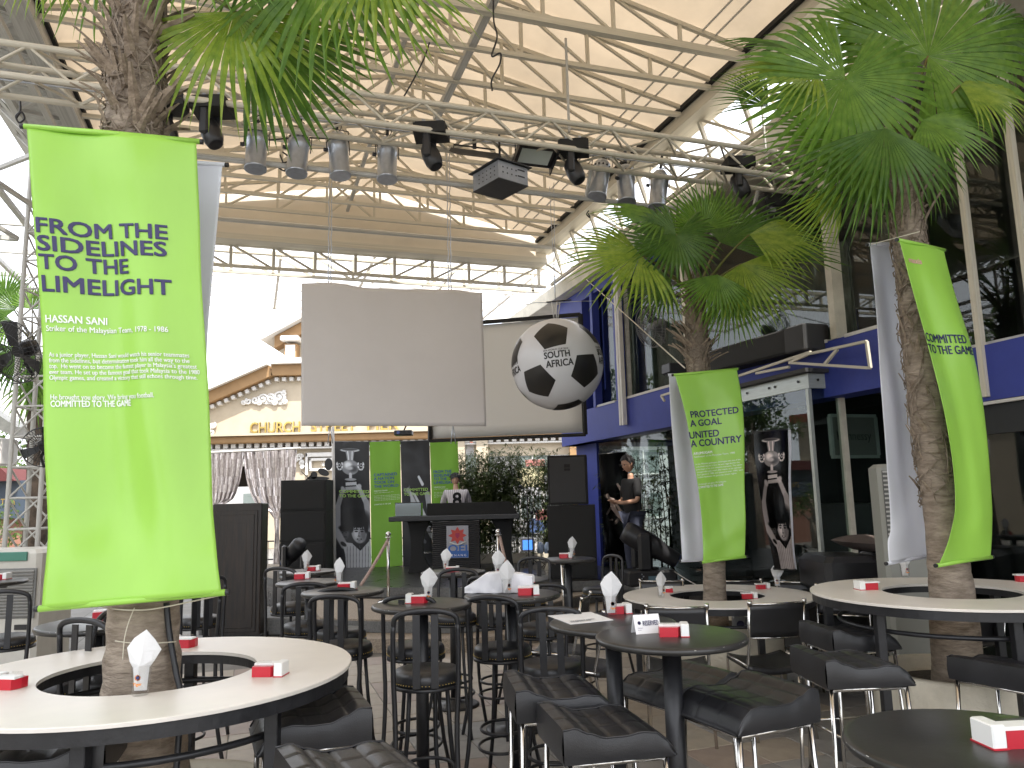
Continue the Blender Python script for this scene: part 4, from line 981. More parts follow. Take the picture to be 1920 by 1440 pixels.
def saddle_proto():
    t = thing('saddle_stool', 'x', 'bar stool', (0, 0, 0), group='black quilted saddle stools on chrome frames')
    L_, Wd = .205, .19
    kp = [(-1, .815), (-.8, .82), (-.55, .800), (-.25, .782), (.1, .782), (.4, .790), (.65, .785), (.85, .760), (1, .715)]
    def tz_(u):
        x = 2*u-1
        for (a, za), (c, zc) in zip(kp, kp[1:]):
            if x <= c: q = (x-a)/(c-a); q = q*q*(3-2*q); return za+(zc-za)*q
        return kp[-1][1]
    def quilt(u, v):
        g_ = 0
        for k in (.2, .4, .6, .8): g_ += math.exp(-((u-k)/.012)**2)
        for k in (.33, .66): g_ += math.exp(-((v-k)/.012)**2)
        return -.0045*min(1, g_)+.0015*abs(math.sin(u*5*math.pi))*abs(math.sin(v*3*math.pi))
    b = MB(); NU, NV = 50, 36
    b.grid(lambda u, v: Vector(((2*u-1)*L_, (2*v-1)*(Wd), tz_(u)+quilt(u, v)-.006*(abs(2*v-1)**8))), NU, NV)
    for sy in (-1, 1):
        b.grid(lambda u, v, sy=sy: Vector(((2*u-1)*L_, sy*(Wd+.006*math.sin(math.pi*v)), .70+(tz_(u)-.006-.70)*v)), NU, 5)
    for sx in (-1, 1):
        b.grid(lambda u, v, sx=sx: Vector((sx*(L_+.006*math.sin(math.pi*v)), (2*u-1)*Wd, .70+(tz_(0 if sx < 0 else 1)-.006*abs(2*u-1)**8-.70)*v)), 20, 5)
    b.quad((-L_, -Wd, .70), (L_, -Wd, .70), (L_, Wd, .70), (-L_, Wd, .70)); b.link('seat', leather, t)
    for sy in (-1, 1):
        b = MB(); b.tube([Vector((-L_+2*L_*k/24, sy*Wd, tz_(k/24)-.004)) for k in range(25)], .0035, 5); b.link('piping', leather, t)
    a = .175; lg = [(-a, -.165), (a, -.165), (a, .165), (-a, .165)]
    for (x, y) in lg: b = MB(); b.tube([(x, y, .70), (x*1.16, y*1.16, 0)], .0105, 8); b.link('leg', chrome, t); b = MB(); b.tube([(x*1.16, y*1.16, 0), (x*1.16, y*1.16, .02)], .013, 8); b.link('foot_cap', blackplastic, t)
    for i in range(4):
        p, q = lg[i], lg[(i+1) % 4]; b = MB(); b.tube([(p[0], p[1], .692), (q[0], q[1], .692)], .0095, 8); b.link('seat_rail', chrome, t)
        z = .27; f_ = 1+.16*(1-z/.7); b = MB(); b.tube([(p[0]*f_, p[1]*f_, z), (q[0]*f_, q[1]*f_, z)], .008, 8); b.link('foot_rail', chrome, t)
    return t
ss = saddle_proto(); first_s = True
def saddle(x, y, Y, rz, lab, s=1.):
    global first_s
    c = pY(x, y, Y); k = c.z/.78
    if first_s: ss.location = (c.x, c.y, 0); ss.rotation_euler = (0, 0, R(rz)); ss['label'] = lab; o = ss; first_s = False
    else: o = dup(ss, (c.x, c.y, 0), R(rz), lab)
    o.scale = (s, s, max(.85, min(1.12, k))); return o
saddle(1130, 1352, 3.05, 12, 'quilted black saddle stool nearest at the bottom centre, low end to the right')
saddle(1045, 1288, 3.45, 8, 'quilted black saddle stool just behind the nearest one, left of the menu table pole')
saddle(1395, 1302, 3.25, 205, 'quilted black saddle stool right of the pole of the RESERVED table')
saddle(1268, 1272, 3.85, 210, 'quilted black saddle stool half behind the RESERVED table pole')
saddle(1592, 1236, 3.85, 4, 'quilted black saddle stool left of the right planter with tall block end')
saddle(1590, 1182, 4.75, 8, 'quilted black saddle stool tucked under the left side of the right ring table')
saddle(580, 1335, 3.15, 202, 'quilted grey sheened saddle stool under the right rim of the left ring table')
saddle(672, 1408, 2.45, 28, 'quilted saddle stool cut by the bottom edge right of the left ring table')
saddle(95, 1368, 2.75, 196, 'quilted saddle stool tucked under the left ring table at the bottom left')
saddle(1890, 1245, 4.1, 30, 'quilted saddle stool at the right edge under the right ring table')
def sling_proto():
    t = thing('sling_chair', 'x', 'chair', (0, 0, 0), group='black sling chairs with chrome frames')
    for sx in (-1, 1):
        b = MB(); b.tube([(sx*.20, -.20, .86), (sx*.20, -.17, .66), (sx*.20, -.12, .46), (sx*.21, -.22, 0)], .011, 8); b.link('rear_leg', chrome, t)
        b = MB(); b.tube([(sx*.20, -.13, .45), (sx*.20, .20, .47), (sx*.205, .215, .44), (sx*.21, .25, 0)], .011, 8); b.link('front_leg', chrome, t)
        b = MB(); b.tube([(sx*.20, -.205, .855), (sx*.20, -.208, .885)], .015, 8); b.link('tip_cap', chrome, t)
    b = MB(); b.tube([(-.20, -.203, .862), (0, -.215, .858), (.20, -.203, .862)], .008, 8); b.link('top_rail', chrome, t)
    b = MB(); b.tube([(-.20, -.165, .64), (0, -.175, .636), (.20, -.165, .64)], .008, 8); b.link('lower_rail', chrome, t)
    b = MB(); b.grid(lambda u, v: Vector(((u-.5)*.40, -.172-.036*v-.018*math.sin(math.pi*u), .645+.21*v)), 16, 6); o = b.link('back_sling', leather, t); m = o.modifiers.new('t', 'SOLIDIFY'); m.thickness = .016
    b = MB(); b.grid(lambda u, v: Vector(((u-.5)*.41, -.16+.38*v, .462-.03*math.sin(math.pi*u)+.02*v)), 16, 8); o = b.link('seat', leather, t); m = o.modifiers.new('t', 'SOLIDIFY'); m.thickness = .035
    b = MB(); b.tube([(-.21, .05, .30), (.21, .05, .30)], .007, 6); b.link('stretcher', chrome, t)
    return t
sp = sling_proto(); first_c = True
def sling(x, y, Y, rz, lab):
    global first_c
    c = pY(x, y, Y)      # pixel of the top of the back
    rz = R(rz); off = Vector((math.sin(rz)*-.2*-1, -math.cos(rz)*.2, 0))
    L0 = Vector((c.x, c.y, 0)) - off
    if first_c: sp.location = L0; sp.rotation_euler = (0, 0, rz); sp['label'] = lab; first_c = False; o = sp
    else: o = dup(sp, L0, rz, lab)
    o.scale = (1, 1, max(.85, min(1.12, c.z/.865))); return o
sling(1456, 1130, 5.5, 8, 'sling chair with its back to the viewer before the power sockets')
sling(1268, 1138, 5.4, -8, 'sling chair between the menu table and the middle ring table')
sling(1150, 1142, 5.7, 62, 'sling chair sideways behind the napkin glass of the menu table')
sling(1098, 1118, 6.3, 75, 'sling chair sideways right of the parcel table, chrome tips showing')
sling(1240, 1089, 7.6, 172, 'sling chair behind the middle ring table below the moving head lamp')
sling(1388, 1089, 7.7, 176, 'sling chair behind the middle palm trunk on its right')
sling(1500, 1091, 7.3, 165, 'sling chair behind the middle ring table at its right end')
sling(1578, 1100, 6.6, 150, 'sling chair between the middle and the right ring tables')
sling(1842, 1150, 5.3, 20, 'sling chair behind the right ring table at the right edge')

# ================================================================== HANGING SCREENS AND BALL
scr = thing('hanging_screen', 'plain pale grey board hung on chains in the middle of the stage opening', 'screen', pY(738, 798, 9.3))
screenm = mat('grey_screen', (.58, .55, .53), .85, bump=.08, bscale=200, var=.03, scale=1.5)
sl_ = [(565, 531), (617, 530), (700, 540), (760, 542), (843, 543), (904, 549)]
def top_y(u):
    x = 565+339*u
    for a, c in zip(sl_, sl_[1:]):
        if x <= c[0]+.01: q = (x-a[0])/(c[0]-a[0]); q = q*q*(3-2*q); return a[1]+(c[1]-a[1])*q
    return 549
def scf(u, v, off=0):
    xt, xb = 565+339*u, 565+347*u; yt = top_y(u); yb = 798+1*u
    return pY(xb+(xt-xb)*v, yb+(yt-yb)*v, 9.1+.45*u+off)
b = MB(); b.grid(lambda u, v: scf(u, v), 60, 30); o = b.link('board', screenm, scr); m = o.modifiers.new('t', 'SOLIDIFY'); m.thickness = .03; m.offset = -1
for u in (.155, .82):
    for k, du in enumerate((-.006, .008)):
        p = scf(u+du, .985, .02); q = Vector((p.x, p.y, 6.1)); pts = [p.lerp(q, t/24)+Vector((.006*math.sin(t*2.1+k), 0, 0)) for t in range(25)]; b = MB(); b.tube(pts, .007, 5); b.link('chain', alu, scr)
    for dx in (-4, 5): p = scf(u, .01, .02); q = pY(565+347*u+dx, 832, p.y); b = MB(); b.tube([p, q], .006, 5); b.link('lower_tie', alu, scr)
pl = MB(); p = pY(624, 800, 14.2); q = pY(628, 1066, 14.2); pl.tube([Vector((p.x, p.y, p.z)), Vector((q.x, q.y, .45))], .028, 8); tag(pl.link('white_pole', whitest), 'thin white pole standing at the left end of the stage backdrop', 'pole')
ps = thing('projection_screen', 'large white projection screen in black frame behind the football', 'screen', pY(950, 820, 12.8))
def psf(u, v, off=0): 
    a = pY(806, 827, 13.2); c = pY(1097, 815, 12.35); base = a.lerp(c, u); at = pY(806, 613, 13.2); ct = pY(1088, 590, 12.35); tp_ = at.lerp(ct, u); return base.lerp(tp_, v)+Vector((0, off, 0))
b = MB(); b.grid(lambda u, v: psf(.01+.98*u, .02+.96*v), 10, 10); o = b.link('white_sheet', mat('white_sheet', (.70, .695, .675), .8), ps); m = o.modifiers.new('t', 'SOLIDIFY'); m.thickness = .01
for (a, c) in (((0, 0), (1, 0)), ((0, 1), (1, 1)), ((0, 0), (0, 1)), ((1, 0), (1, 1))): bar('frame_bar', psf(*a, -.015), psf(*c, -.015), .09, dullblack, ps, wd2=.05)
# football
bc = pY(1045, 683, 8.4); br_ = .505
ball = thing('giant_football', 'giant black and white football hanging from ropes over the stage edge', 'ball', bc)
ballm = mat('white_inflatable', (.60, .60, .62), .32, bump=.04, bscale=6); ballb = mat('black_inflatable', (.018, .017, .016), .3)
b = MB(); b.sphere(bc, br_, 40); b.link('skin', ballm, ball)
vx, vy, vz = cr, cu, -(bc-ORG).normalized()
vx = vz.cross(ZV).normalized()*-1; vx = Vector((-vz.y, vz.x, 0)).normalized(); vy = vz.cross(vx)
vd = lambda a, q: (vx*a+vy*q+vz*math.sqrt(max(0, 1-a*a-q*q))).normalized()
P1, P2, P3 = vd(-.08, .565), vd(-.42, -.31), vd(.60, -.11)
n0 = (P1+P2+P3).normalized(); e1 = (P1-n0*P1.dot(n0)).normalized(); e2 = n0.cross(e1)
if e2.dot(P2) < 0: e2 = -e2
# icosahedron in face frame
ct = math.cos(R(37.377)); st_ = math.sin(R(37.377)); c2, s2 = math.cos(R(79.188)), math.sin(R(79.188))
ico = []
for k in range(3):
    a = R(120*k); ico.append(n0*ct+(e1*math.cos(a)+e2*math.sin(a))*st_)
for k in range(3):
    a = R(120*k+60); ico.append(n0*c2+(e1*math.cos(a)+e2*math.sin(a))*s2)
ico += [-v for v in ico]
for i, v in enumerate(ico):
    nb = sorted([q for q in ico if q is not v and q.dot(v) > .3], key=lambda q: -q.dot(v))[:5]
    x = (nb[0]-v*nb[0].dot(v)).normalized(); y = v.cross(x)
    nb.sort(key=lambda q: math.atan2(q.dot(y), q.dot(x)))
    cs = [(v*1.72+q).normalized() for q in nb]; b = MB()
    for k in range(5):
        A_, B_ = cs[k], cs[(k+1) % 5]; n_ = 8; o0 = len(b.v); idx = {}
        for r_ in range(n_+1):
            for s_ in range(n_-r_+1):
                w1, w2 = r_/n_, s_/n_; idx[(r_, s_)] = len(b.v); b.v.append(bc+(v*(1-w1-w2)+A_*w1+B_*w2).normalized()*(br_*1.004))
        for r_ in range(n_):
            for s_ in range(n_-r_):
                b.face((idx[(r_, s_)], idx[(r_+1, s_)], idx[(r_, s_+1)]), True)
                if s_ < n_-r_-1: b.face((idx[(r_+1, s_)], idx[(r_+1, s_+1)], idx[(r_, s_+1)]), True)
    b.link('pentagon', ballb, ball)
def ball_text(lines, cdir):
    cdir = cdir.normalized(); X = ZV.cross(cdir).normalized(); Y = cdir.cross(X); X = (X*math.cos(.09)+Y*math.sin(.09)); Y = cdir.cross(X)
    b = MB()
    for (s, x0, x1, y0, cap, bo) in lines: text_on(b, s, lambda u, v: bc+(cdir+X*u+Y*v).normalized()*br_*1.006, x0, x1, y0, cap, bo)
    b.link('lettering', ballb, ball)
TL_ = [('SOUTH', -.29, .26, .035, .135, .03), ('AFRICA', -.27, .32, -.155, .14, .03), ('FIFA WORLD CUP 2010', -.30, .24, .195, .035, .012)]
ball_text(TL_, vd(.02, .11)); ball_text(TL_, vd(-.94, -.05)); ball_text(TL_, vd(.965, .12))
for k in range(5):
    a = k*1.256; p = bc+ZV*br_+Vector((.02*math.cos(a), .02*math.sin(a), -.01)); q = bc+ZV*(br_+.19)+Vector((.05*math.cos(a), .05*math.sin(a), 0)); b = MB(); b.tube([p, q], .007, 5); b.link('rope', whitest, ball)
for dx, dz in ((-.45, -.1), (-.02, 1.3), (.03, 1.35), (.45, -.05)):
    b = MB(); q = bc+ZV*(br_+.25); b.tube([q-ZV*.06, q+Vector((dx*.1, 0, .1)) if dz > 0 else bc+ZV*(br_+.2)+Vector((dx*.5, 0, 0)), q+Vector((dx, 0, dz))], .004, 5); b.link('rope', alu, ball)
b = MB(); q = bc+ZV*(br_+.2); b.tube([q-Vector((.1, 0, 0)), q+Vector((.18, 0, .02))], .008, 6); b.link('spreader', blackmetal, ball)

# ================================================================== STAGE LIGHTS
def par_proto():
    t = thing('spot_lamp', 'x', 'stage lamp', (0, 0, 0), group='silver can spot lamps on the lighting truss')
    b = MB(); b.lathe((0, 0, 0), [(.088, -.30), (.094, -.30), (.094, -.285), (.088, -.28), (.088, -.08), (.094, -.07), (.096, -.02), (.090, -.012), (.090, .0), (.085, .03), (.06, .065), (.02, .08), (.001, .082)], 28); b.link('can', alu, t)
    b = MB(); b.lathe((0, 0, 0), [(.086, -.299), (.05, -.25), (.001, -.22)], 20); b.link('lens', mat('lamp_lens', (.3, .32, .35), .1, .6), t)
    b = MB()
    for k in range(14): a = 2*math.pi*k/14; b.box((.0935*math.cos(a), .0935*math.sin(a), -.008), (.004, .008, .007), (Vector((math.cos(a), math.sin(a), 0)), Vector((-math.sin(a), math.cos(a), 0)), ZV))
    stuff(b.link('vent_slot', blackplastic, t))
    b = MB(); b.tube([(-.105, 0, -.10), (-.11, 0, .11), (.11, 0, .11), (.105, 0, -.10)], .005, 6); b.link('yoke', blackmetal, t)
    b = MB(); b.tube([(-.10, 0, -.09), (-.135, 0, -.09)], .016, 8); b.link('knob', blackplastic, t)
    b = MB(); b.box((0, 0, .17), (.012, .016, .06)); b.link('clamp', blackmetal, t)
    rc = random.Random(9); p = [Vector((.03*math.sin(k), -.03+.02*math.cos(k*2), .07+.03*k)) for k in range(5)]; b = MB(); b.tube(smooth_line(p, 4), .004, 5); b.link('cable', blackmetal, t)
    return t
pp = par_proto(); fp = True
for (x, y, rx, lab) in ((482, 252, 0, 'leftmost silver spot lamp, right of the first moving head'), (561, 262, 4, 'second silver spot lamp from the left behind a palm leaf tip'), (633, 266, -2, 'third silver spot lamp from the left'), (726, 275, 2, 'silver spot lamp just left of the middle moving head'),
                        (1128, 315, 14, 'silver spot lamp first to the right of the right moving head'), (1173, 325, 8, 'silver spot lamp second to the right of the right moving head'), (1237, 335, 10, 'silver spot lamp partly hidden by the middle palm top')):
    c = pD(x, y, 6.85)
    if fp: o = pp; o.location = c; o['label'] = lab; fp = False
    else: o = dup(pp, c, 0, lab)
    o.rotation_euler = (R(-8), R(rx), ANG+R(random.uniform(-15, 15)))
    o.scale = (1.02, 1.02, 1.18)
def mover_proto():
    t = thing('moving_head_lamp', 'x', 'stage lamp', (0, 0, 0), group='black moving head lamps under the truss')
    b = MB(); b.prism([(-.20, -.17, 0), (.20, -.17, 0), (.22, .17, 0), (-.22, .17, 0)][::-1], (0, 0, .12)); b.box((0, 0, .125), (.18, .15, .015)); b.link('base', dullblack, t)
    for sx in (-1, 1): b = MB(); b.box((sx*.02-.02, sx*.12, -.13), (.05, .028, .15), bev=.02); b.link('arm', blackplastic, t)
    b = MB(); z_ = Vector((.45, -.2, -1)).normalized(); x_ = z_.cross(Vector((0, 1, 0))).normalized(); y_ = z_.cross(x_)
    b.lathe(Vector((.0, 0, -.22)), [(.001, -.16), (.07, -.15), (.10, -.10), (.115, 0), (.11, .1), (.085, .17), (.07, .18), (.001, .17)], 20, (x_, y_, z_)); b.link('head', blackplastic, t)
    for sx in (-1, 1): b = MB(); b.box((sx*.09, 0, .17), (.02, .03, .05)); b.link('clamp', alu, t)
    return t
mp_ = mover_proto(); fm = True
for (x, y, lab) in ((312, 205, 'moving head lamp mostly hidden behind the left palm trunk'), (397, 212, 'moving head lamp hanging right of the left palm trunk'), (808, 258, 'moving head lamp in the middle of the truss left of the floodlights'), (1075, 288, 'moving head lamp right of the floodlights'), (1385, 318, 'moving head lamp beside the top of the middle palm')):
    c = pD(x, y, 6.5)
    if fm: o = mp_; o.location = c; o['label'] = lab; fm = False
    else: o = dup(mp_, c, 0, lab)
    o.rotation_euler = (0, 0, ANG*.3+R(random.uniform(-12, 12))); o.scale = (.72, .72, .78)
fl_ = thing('strip_floodlight', 'black strip floodlight seen edge on, left of the lit glass floodlight', 'floodlight', pD(890, 292, 6.6)); c = pD(890, 295, 6.55)
b = MB(); b.prism([c+TV*-.24+DV*-.06+ZV*.04, c+TV*-.28+DV*-.12+ZV*-.03, c+TV*-.20+DV*-.16+ZV*-.07, c+TV*-.20+DV*.02+ZV*.05], TV*.47); b.link('housing', blackplastic, fl_)
b = MB(); b.tube([c+TV*-.2+ZV*.03, c+TV*-.2+ZV*.10, c+TV*.2+ZV*.10, c+TV*.2+ZV*.03], .008, 6); b.box(c+ZV*.13, (.018, .02, .04)); b.link('yoke', blackmetal, fl_)
fg = thing('glass_floodlight', 'black framed floodlight with pale glass, right of the strip floodlight', 'floodlight', pD(1005, 290, 6.6)); c = pD(1003, 290, 6.6)
ax = (TV, Vector((0, -.45, -.9)).normalized().cross(TV)*-1, Vector((0, -.45, -.9)).normalized())
b = MB(); b.box(c, (.20, .13, .03), ax, .008); b.link('housing', blackplastic, fg)
b = MB(); b.box(c+ax[2]*.031, (.155, .085, .003), ax); b.link('glass', mat('flood_glass', (.50, .55, .52), .2), fg)
for sx in (-1, 1): b = MB(); b.box(c+TV*sx*.20+ax[2]*.05, (.006, .15, .05), ax); b.link('barn_door', blackmetal, fg)
b = MB(); b.tube([c+TV*-.2, c+TV*-.2+ZV*.12, c+TV*.2+ZV*.12, c+TV*.2], .008, 6); b.link('yoke', blackmetal, fg)
pj = thing('projector_box', 'grey perforated metal projector box hanging below the floodlights', 'projector housing', pD(935, 340, 6.3)); c = pD(938, 338, 6.5)
rot = R(38); ax = (Vector((math.cos(rot), math.sin(rot), 0)), Vector((-math.sin(rot), math.cos(rot), 0)), ZV); ax = (ax[0], ax[1], ZV)
b = MB(); b.box(c+ZV*.0, (.17, .20, .085), ax, .003); b.link('case', mat('zinc_grey', (.27, .28, .30), .45, .5, var=.15), pj)
b = MB(); b.box(c-ZV*.087, (.172, .202, .003), ax); b.link('bottom_plate', blackmetal, pj); b = MB(); b.box(c+ZV*.09, (.20, .23, .004), ax); b.link('top_plate', blackmetal, pj)
b = MB()
for i in range(4):
    for j in range(2): b.box(c-ax[1]*.201-ax[0]*(.12-.05*i)+ZV*(.03-.05*j), (.006, .002, .006), ax)
for i in range(5):
    for j in range(3): b.box(c-ax[0]*.171-ax[1]*(.14-.06*i)+ZV*(.04-.04*j), (.002, .005, .005), ax)
for j in range(2): b.box(c-ax[1]*.201+ax[0]*.09+ZV*(.045-.06*j), (.04, .002, .006), ax)
stuff(b.link('vent_hole', blackmetal, pj)); b = MB(); b.tube([c+ZV*.09, c+ZV*.45], .012, 6); b.link('hanger', blackmetal, pj)
clu = thing('speaker_cluster', 'dark speaker cluster hanging above the middle palm at the truss end', 'loudspeaker', pD(1445, 400, 6.7)); c = pD(1450, 385, 6.9)
for k in range(3): b = MB(); b.box(c-ZV*(.17*k)+DV*(-.03*k), (.22, .16, .078), (TV, DV, ZV), .012); b.link('cabinet', dullblack, clu)
b = MB(); b.tube([c+ZV*.08, c+ZV*.5], .015, 6); b.link('hanger', blackmetal, clu)
for (pts, lab) in (([(925, 0, 5.9), (926, 40, 5.9), (932, 70, 5.9), (922, 105, 5.88), (938, 100, 5.9), (937, 120, 5.9), (922, 150, 5.9), (923, 170, 5.9)], 'black cable dangling with loops from the canopy ridge'),
                   ([(805, 80, 7.), (795, 110, 7.), (775, 150, 7.), (755, 185, 7.)], 'thin black cable hanging beside the ridge left of the truss'),
                   ([(38, 190, 6.), (38, 208, 6.), (30, 218, 6.), (36, 230, 6.), (46, 222, 6.), (40, 210, 6.), (30, 222, 6.)], 'coiled black cable hanging from the left roof edge'),
                   ([(530, 285, 6.9), (545, 300, 6.9), (520, 310, 6.9), (535, 320, 6.9), (525, 290, 6.9)], 'loop of cable below the first silver lamps'),
                   ([(1104, 395, 9), (1100, 402, 9), (1106, 408, 9), (1103, 400, 9)], 'small black cable bundle on the canopy corner'),
                   ([(465, 250, 6.9), (500, 262, 6.95), (560, 258, 6.9), (640, 262, 6.9), (720, 272, 6.9)], 'black cable sagging between the left silver lamps')):
    cord('hanging_cable', lab, [pY(*q) for q in pts], .008, blackmetal, 6, 'cable')

# ================================================================== PRINTED PHOTO POSTERS (drawn here as flat prints)
class Img:
    def __init__(s, W_, H_, bgv): s.W, s.H = W_, H_; s.a = np.full((H_, W_), bgv, float); s.Y, s.X = np.mgrid[0:H_, 0:W_]; s.X = (s.X+.5)/W_; s.Y = (s.Y+.5)/W_   # y in units of width
    def blend(s, m, v): s.a = s.a*(1-m)+v*m
    def ell(s, cx, cy, rx, ry, v, soft=.15, ang=0.):
        dx, dy = s.X-cx, s.Y-cy; c, q = math.cos(ang), math.sin(ang); u = (dx*c+dy*q)/rx; w_ = (-dx*q+dy*c)/ry; d = np.sqrt(u*u+w_*w_)
        s.blend(np.clip((1-d)/soft+.5, 0, 1), v)
    def poly(s, pts, v, op=1.):
        ins = np.zeros(s.a.shape, bool); n = len(pts)
        for i in range(n):
            x0, y0 = pts[i]; x1, y1 = pts[(i+1) % n]
            if y0 == y1: continue
            c = ((y0 > s.Y) != (y1 > s.Y)) & (s.X < (x1-x0)*(s.Y-y0)/(y1-y0)+x0); ins ^= c
        s.blend(ins*op, v)
    def line(s, p, q, w_, v, w2=None):
        p = np.array(p); q = np.array(q); d = q-p; L = d@d; t = np.clip(((s.X-p[0])*d[0]+(s.Y-p[1])*d[1])/L, 0, 1); r = w_+(w2-w_)*t if w2 else w_
        dist = np.hypot(s.X-p[0]-t*d[0], s.Y-p[1]-t*d[1]); s.blend(np.clip((r-dist)/(.3*w_)+.5, 0, 1), v)
    def blur(s, k=1):
        for _ in range(k):
            for ax_ in (0, 1): s.a = (np.roll(s.a, 1, ax_)+2*s.a+np.roll(s.a, -1, ax_))/4
    def image(s, name, lo, hi):
        g_ = np.clip(s.a, 0, 1)[::-1, :, None]; g_ = np.clip((g_-.06)/.8, 0, 1); rgb = np.array(lo)*(1-g_)+np.array(hi)*g_; out = np.ones((s.H, s.W, 4), np.float32); out[..., :3] = rgb
        im = bpy.data.images.new(name, s.W, s.H); im.pixels.foreach_set(out.ravel()); im.pack(); return im
def trophy_pic():
    I = Img(200, 680, .10); rs_ = np.random.RandomState(3)
    for _ in range(14): x, y = rs_.rand(), rs_.rand()*3.3; I.ell(x, y, .25, .16, .10+.08*rs_.rand(), .9)
    I.ell(.35, 2.75, .62, .9, .16, .9)
    # cup
    I.ell(.48, .22, .26, .05, .75, .2); I.ell(.48, .205, .22, .03, .3, .3)
    I.poly([(.36, .24), (.60, .24), (.56, .50), (.40, .50)], .55); I.line((.42, .26), (.44, .48), .014, .9); I.line((.54, .26), (.53, .48), .012, .85)
    I.ell(.48, .68, .24, .20, .52, .12); I.ell(.42, .62, .10, .09, .85, .8); I.ell(.56, .72, .12, .08, .28, .8); I.ell(.47, .70, .08, .05, .7, .8)
    for sx in (-1, 1):
        for k in range(18): a = k/17*4.2-.6; I.ell(.48+sx*(.29+.075*math.cos(a)), .62+.12*math.sin(a), .022, .022, .8 if k % 3 else .55, .4)
        for k in range(8): a = k*.8; I.ell(.48+sx*(.30+.035*math.cos(a)), .62+.04*math.sin(a), .012, .012, .85, .5)
    I.line((.48, .86), (.48, .98), .04, .75); I.ell(.48, 1.0, .16, .035, .6, .2)
    I.poly([(.28, 1.04), (.68, 1.04), (.72, 1.32), (.24, 1.32)], .06); I.poly([(.34, 1.08), (.64, 1.06), (.64, 1.15), (.34, 1.17)], .7); I.poly([(.33, 1.20), (.65, 1.18), (.66, 1.27), (.33, 1.29)], .6)
    # arms up to the cup
    I.line((.70, 1.22), (.90, 1.62), .055, .62, .075); I.line((.90, 1.6), (1.02, 2.3), .08, .55, .11); I.ell(.70, 1.2, .07, .09, .68, .4, .5); I.line((.64, 1.15), (.72, 1.25), .02, .7); I.line((.60, 1.2), (.70, 1.28), .018, .65)
    I.line((.26, 1.28), (.10, 1.75), .055, .5, .07); I.line((.10, 1.75), (.06, 2.35), .08, .52, .11); I.ell(.27, 1.27, .06, .09, .58, .4, -.4)
    # far man
    I.ell(.26, 2.42, .14, .19, .28, .4); I.ell(.27, 2.30, .15, .09, .06, .5); I.ell(.22, 2.42, .02, .012, .08, .5); I.ell(.32, 2.42, .02, .012, .08, .5); I.line((.22, 2.53), (.33, 2.53), .012, .12)
    # near man
    I.ell(.62, 2.10, .38, .30, .05, .5); I.line((.06, 2.4), (.26, 2.75), .10, .55, .10)
    I.poly([(.20, 2.66), (.50, 2.70), (.72, 2.82), (.92, 2.62), (1.05, 2.55), (1.05, 3.45), (.30, 3.45), (.28, 3.0)], .66)
    for k in range(9): x = .34+.085*k; I.line((x, 2.75+.01*abs(k-4)), (x-.02, 3.42), .006, .30)
    I.line((.52, 2.7), (.70, 2.86), .03, .12); I.line((.70, 2.86), (.93, 2.62), .03, .12); I.ell(.24, 2.72, .09, .05, .15, .4, .6)
    I.ell(.68, 2.40, .215, .30, .60, .12, -.08); I.ell(.60, 2.45, .07, .12, .74, .9); I.ell(.80, 2.45, .08, .2, .42, .9)
    I.ell(.67, 2.13, .26, .15, .035, .25, -.05); I.ell(.47, 2.25, .06, .16, .04, .4); I.ell(.88, 2.24, .06, .18, .04, .4)
    for k in range(7): I.line((.52+.05*k, 2.15), (.50+.055*k, 2.27+.02*(k % 3)), .014, .05)
    for ex in (.60, .76): I.ell(ex, 2.385, .045, .018, .12, .4); I.line((ex-.05, 2.335), (ex+.05, 2.33), .012, .12)
    I.line((.68, 2.40), (.665, 2.50), .014, .42); I.ell(.675, 2.51, .04, .018, .35, .5); I.ell(.68, 2.59, .07, .03, .12, .3); I.ell(.68, 2.585, .05, .011, .85, .4); I.ell(.68, 2.66, .05, .02, .5, .6)
    I.blur(1); I.a += rs_.randn(*I.a.shape)*.012; return I
def action_pic():
    I = Img(200, 680, .12); rs_ = np.random.RandomState(5)
    for _ in range(16): I.ell(rs_.rand(), rs_.rand()*3.3, .3, .12, .07+.13*rs_.rand(), .9, .3)
    I.ell(.18, 1.28, .11, .13, .42, .4); I.ell(.15, 1.20, .11, .07, .08, .4); I.line((.22, 1.32), (.30, 1.45), .06, .55)
    I.poly([(.28, 1.36), (.46, 1.42), (.72, 1.85), (.98, 2.35), (.80, 2.35), (.52, 2.0), (.30, 1.72)], .72); I.poly([(.36, 1.45), (.42, 1.48), (.66, 1.95), (.60, 1.92)], .45)
    I.line((.60, .98), (.72, 1.18), .04, .75, .05); I.line((.30, 1.72), (.16, 1.9), .04, .45); I.poly([(.78, 1.42), (.90, 1.36), (1.0, 1.5), (1.0, 2.1), (.88, 2.05)], .58)
    I.line((.55, 2.1), (.36, 2.25), .06, .42, .05); I.line((.36, 2.25), (.52, 2.5), .045, .35); I.line((.80, 2.3), (.98, 2.6), .06, .5); I.ell(.28, 2.1, .10, .05, .4, .6)
    I.line((.5, 2.55), (.75, 2.75), .05, .35); I.blur(2); I.a += rs_.randn(*I.a.shape)*.012; return I
def imgmat(name, im, rough=.4):
    m = bpy.data.materials.new(name); m.use_nodes = True; t = m.node_tree; b = t.nodes['Principled BSDF']; ti = t.nodes.new('ShaderNodeTexImage'); ti.image = im; ti.extension = 'EXTEND'
    uv = t.nodes.new('ShaderNodeUVMap'); t.links.new(uv.outputs[0], ti.inputs[0]); t.links.new(ti.outputs[0], b.inputs['Base Color']); b.inputs['Roughness'].default_value = rough; return m
TI, AI = trophy_pic(), action_pic()
m_tb = imgmat('trophy_print_slate', TI.image('trophy_slate', (.014, .017, .035), (.95, .97, 1.))); m_tk = imgmat('trophy_print_dark', TI.image('trophy_dark', (.004, .003, .004), (1., .93, .9)), .25)
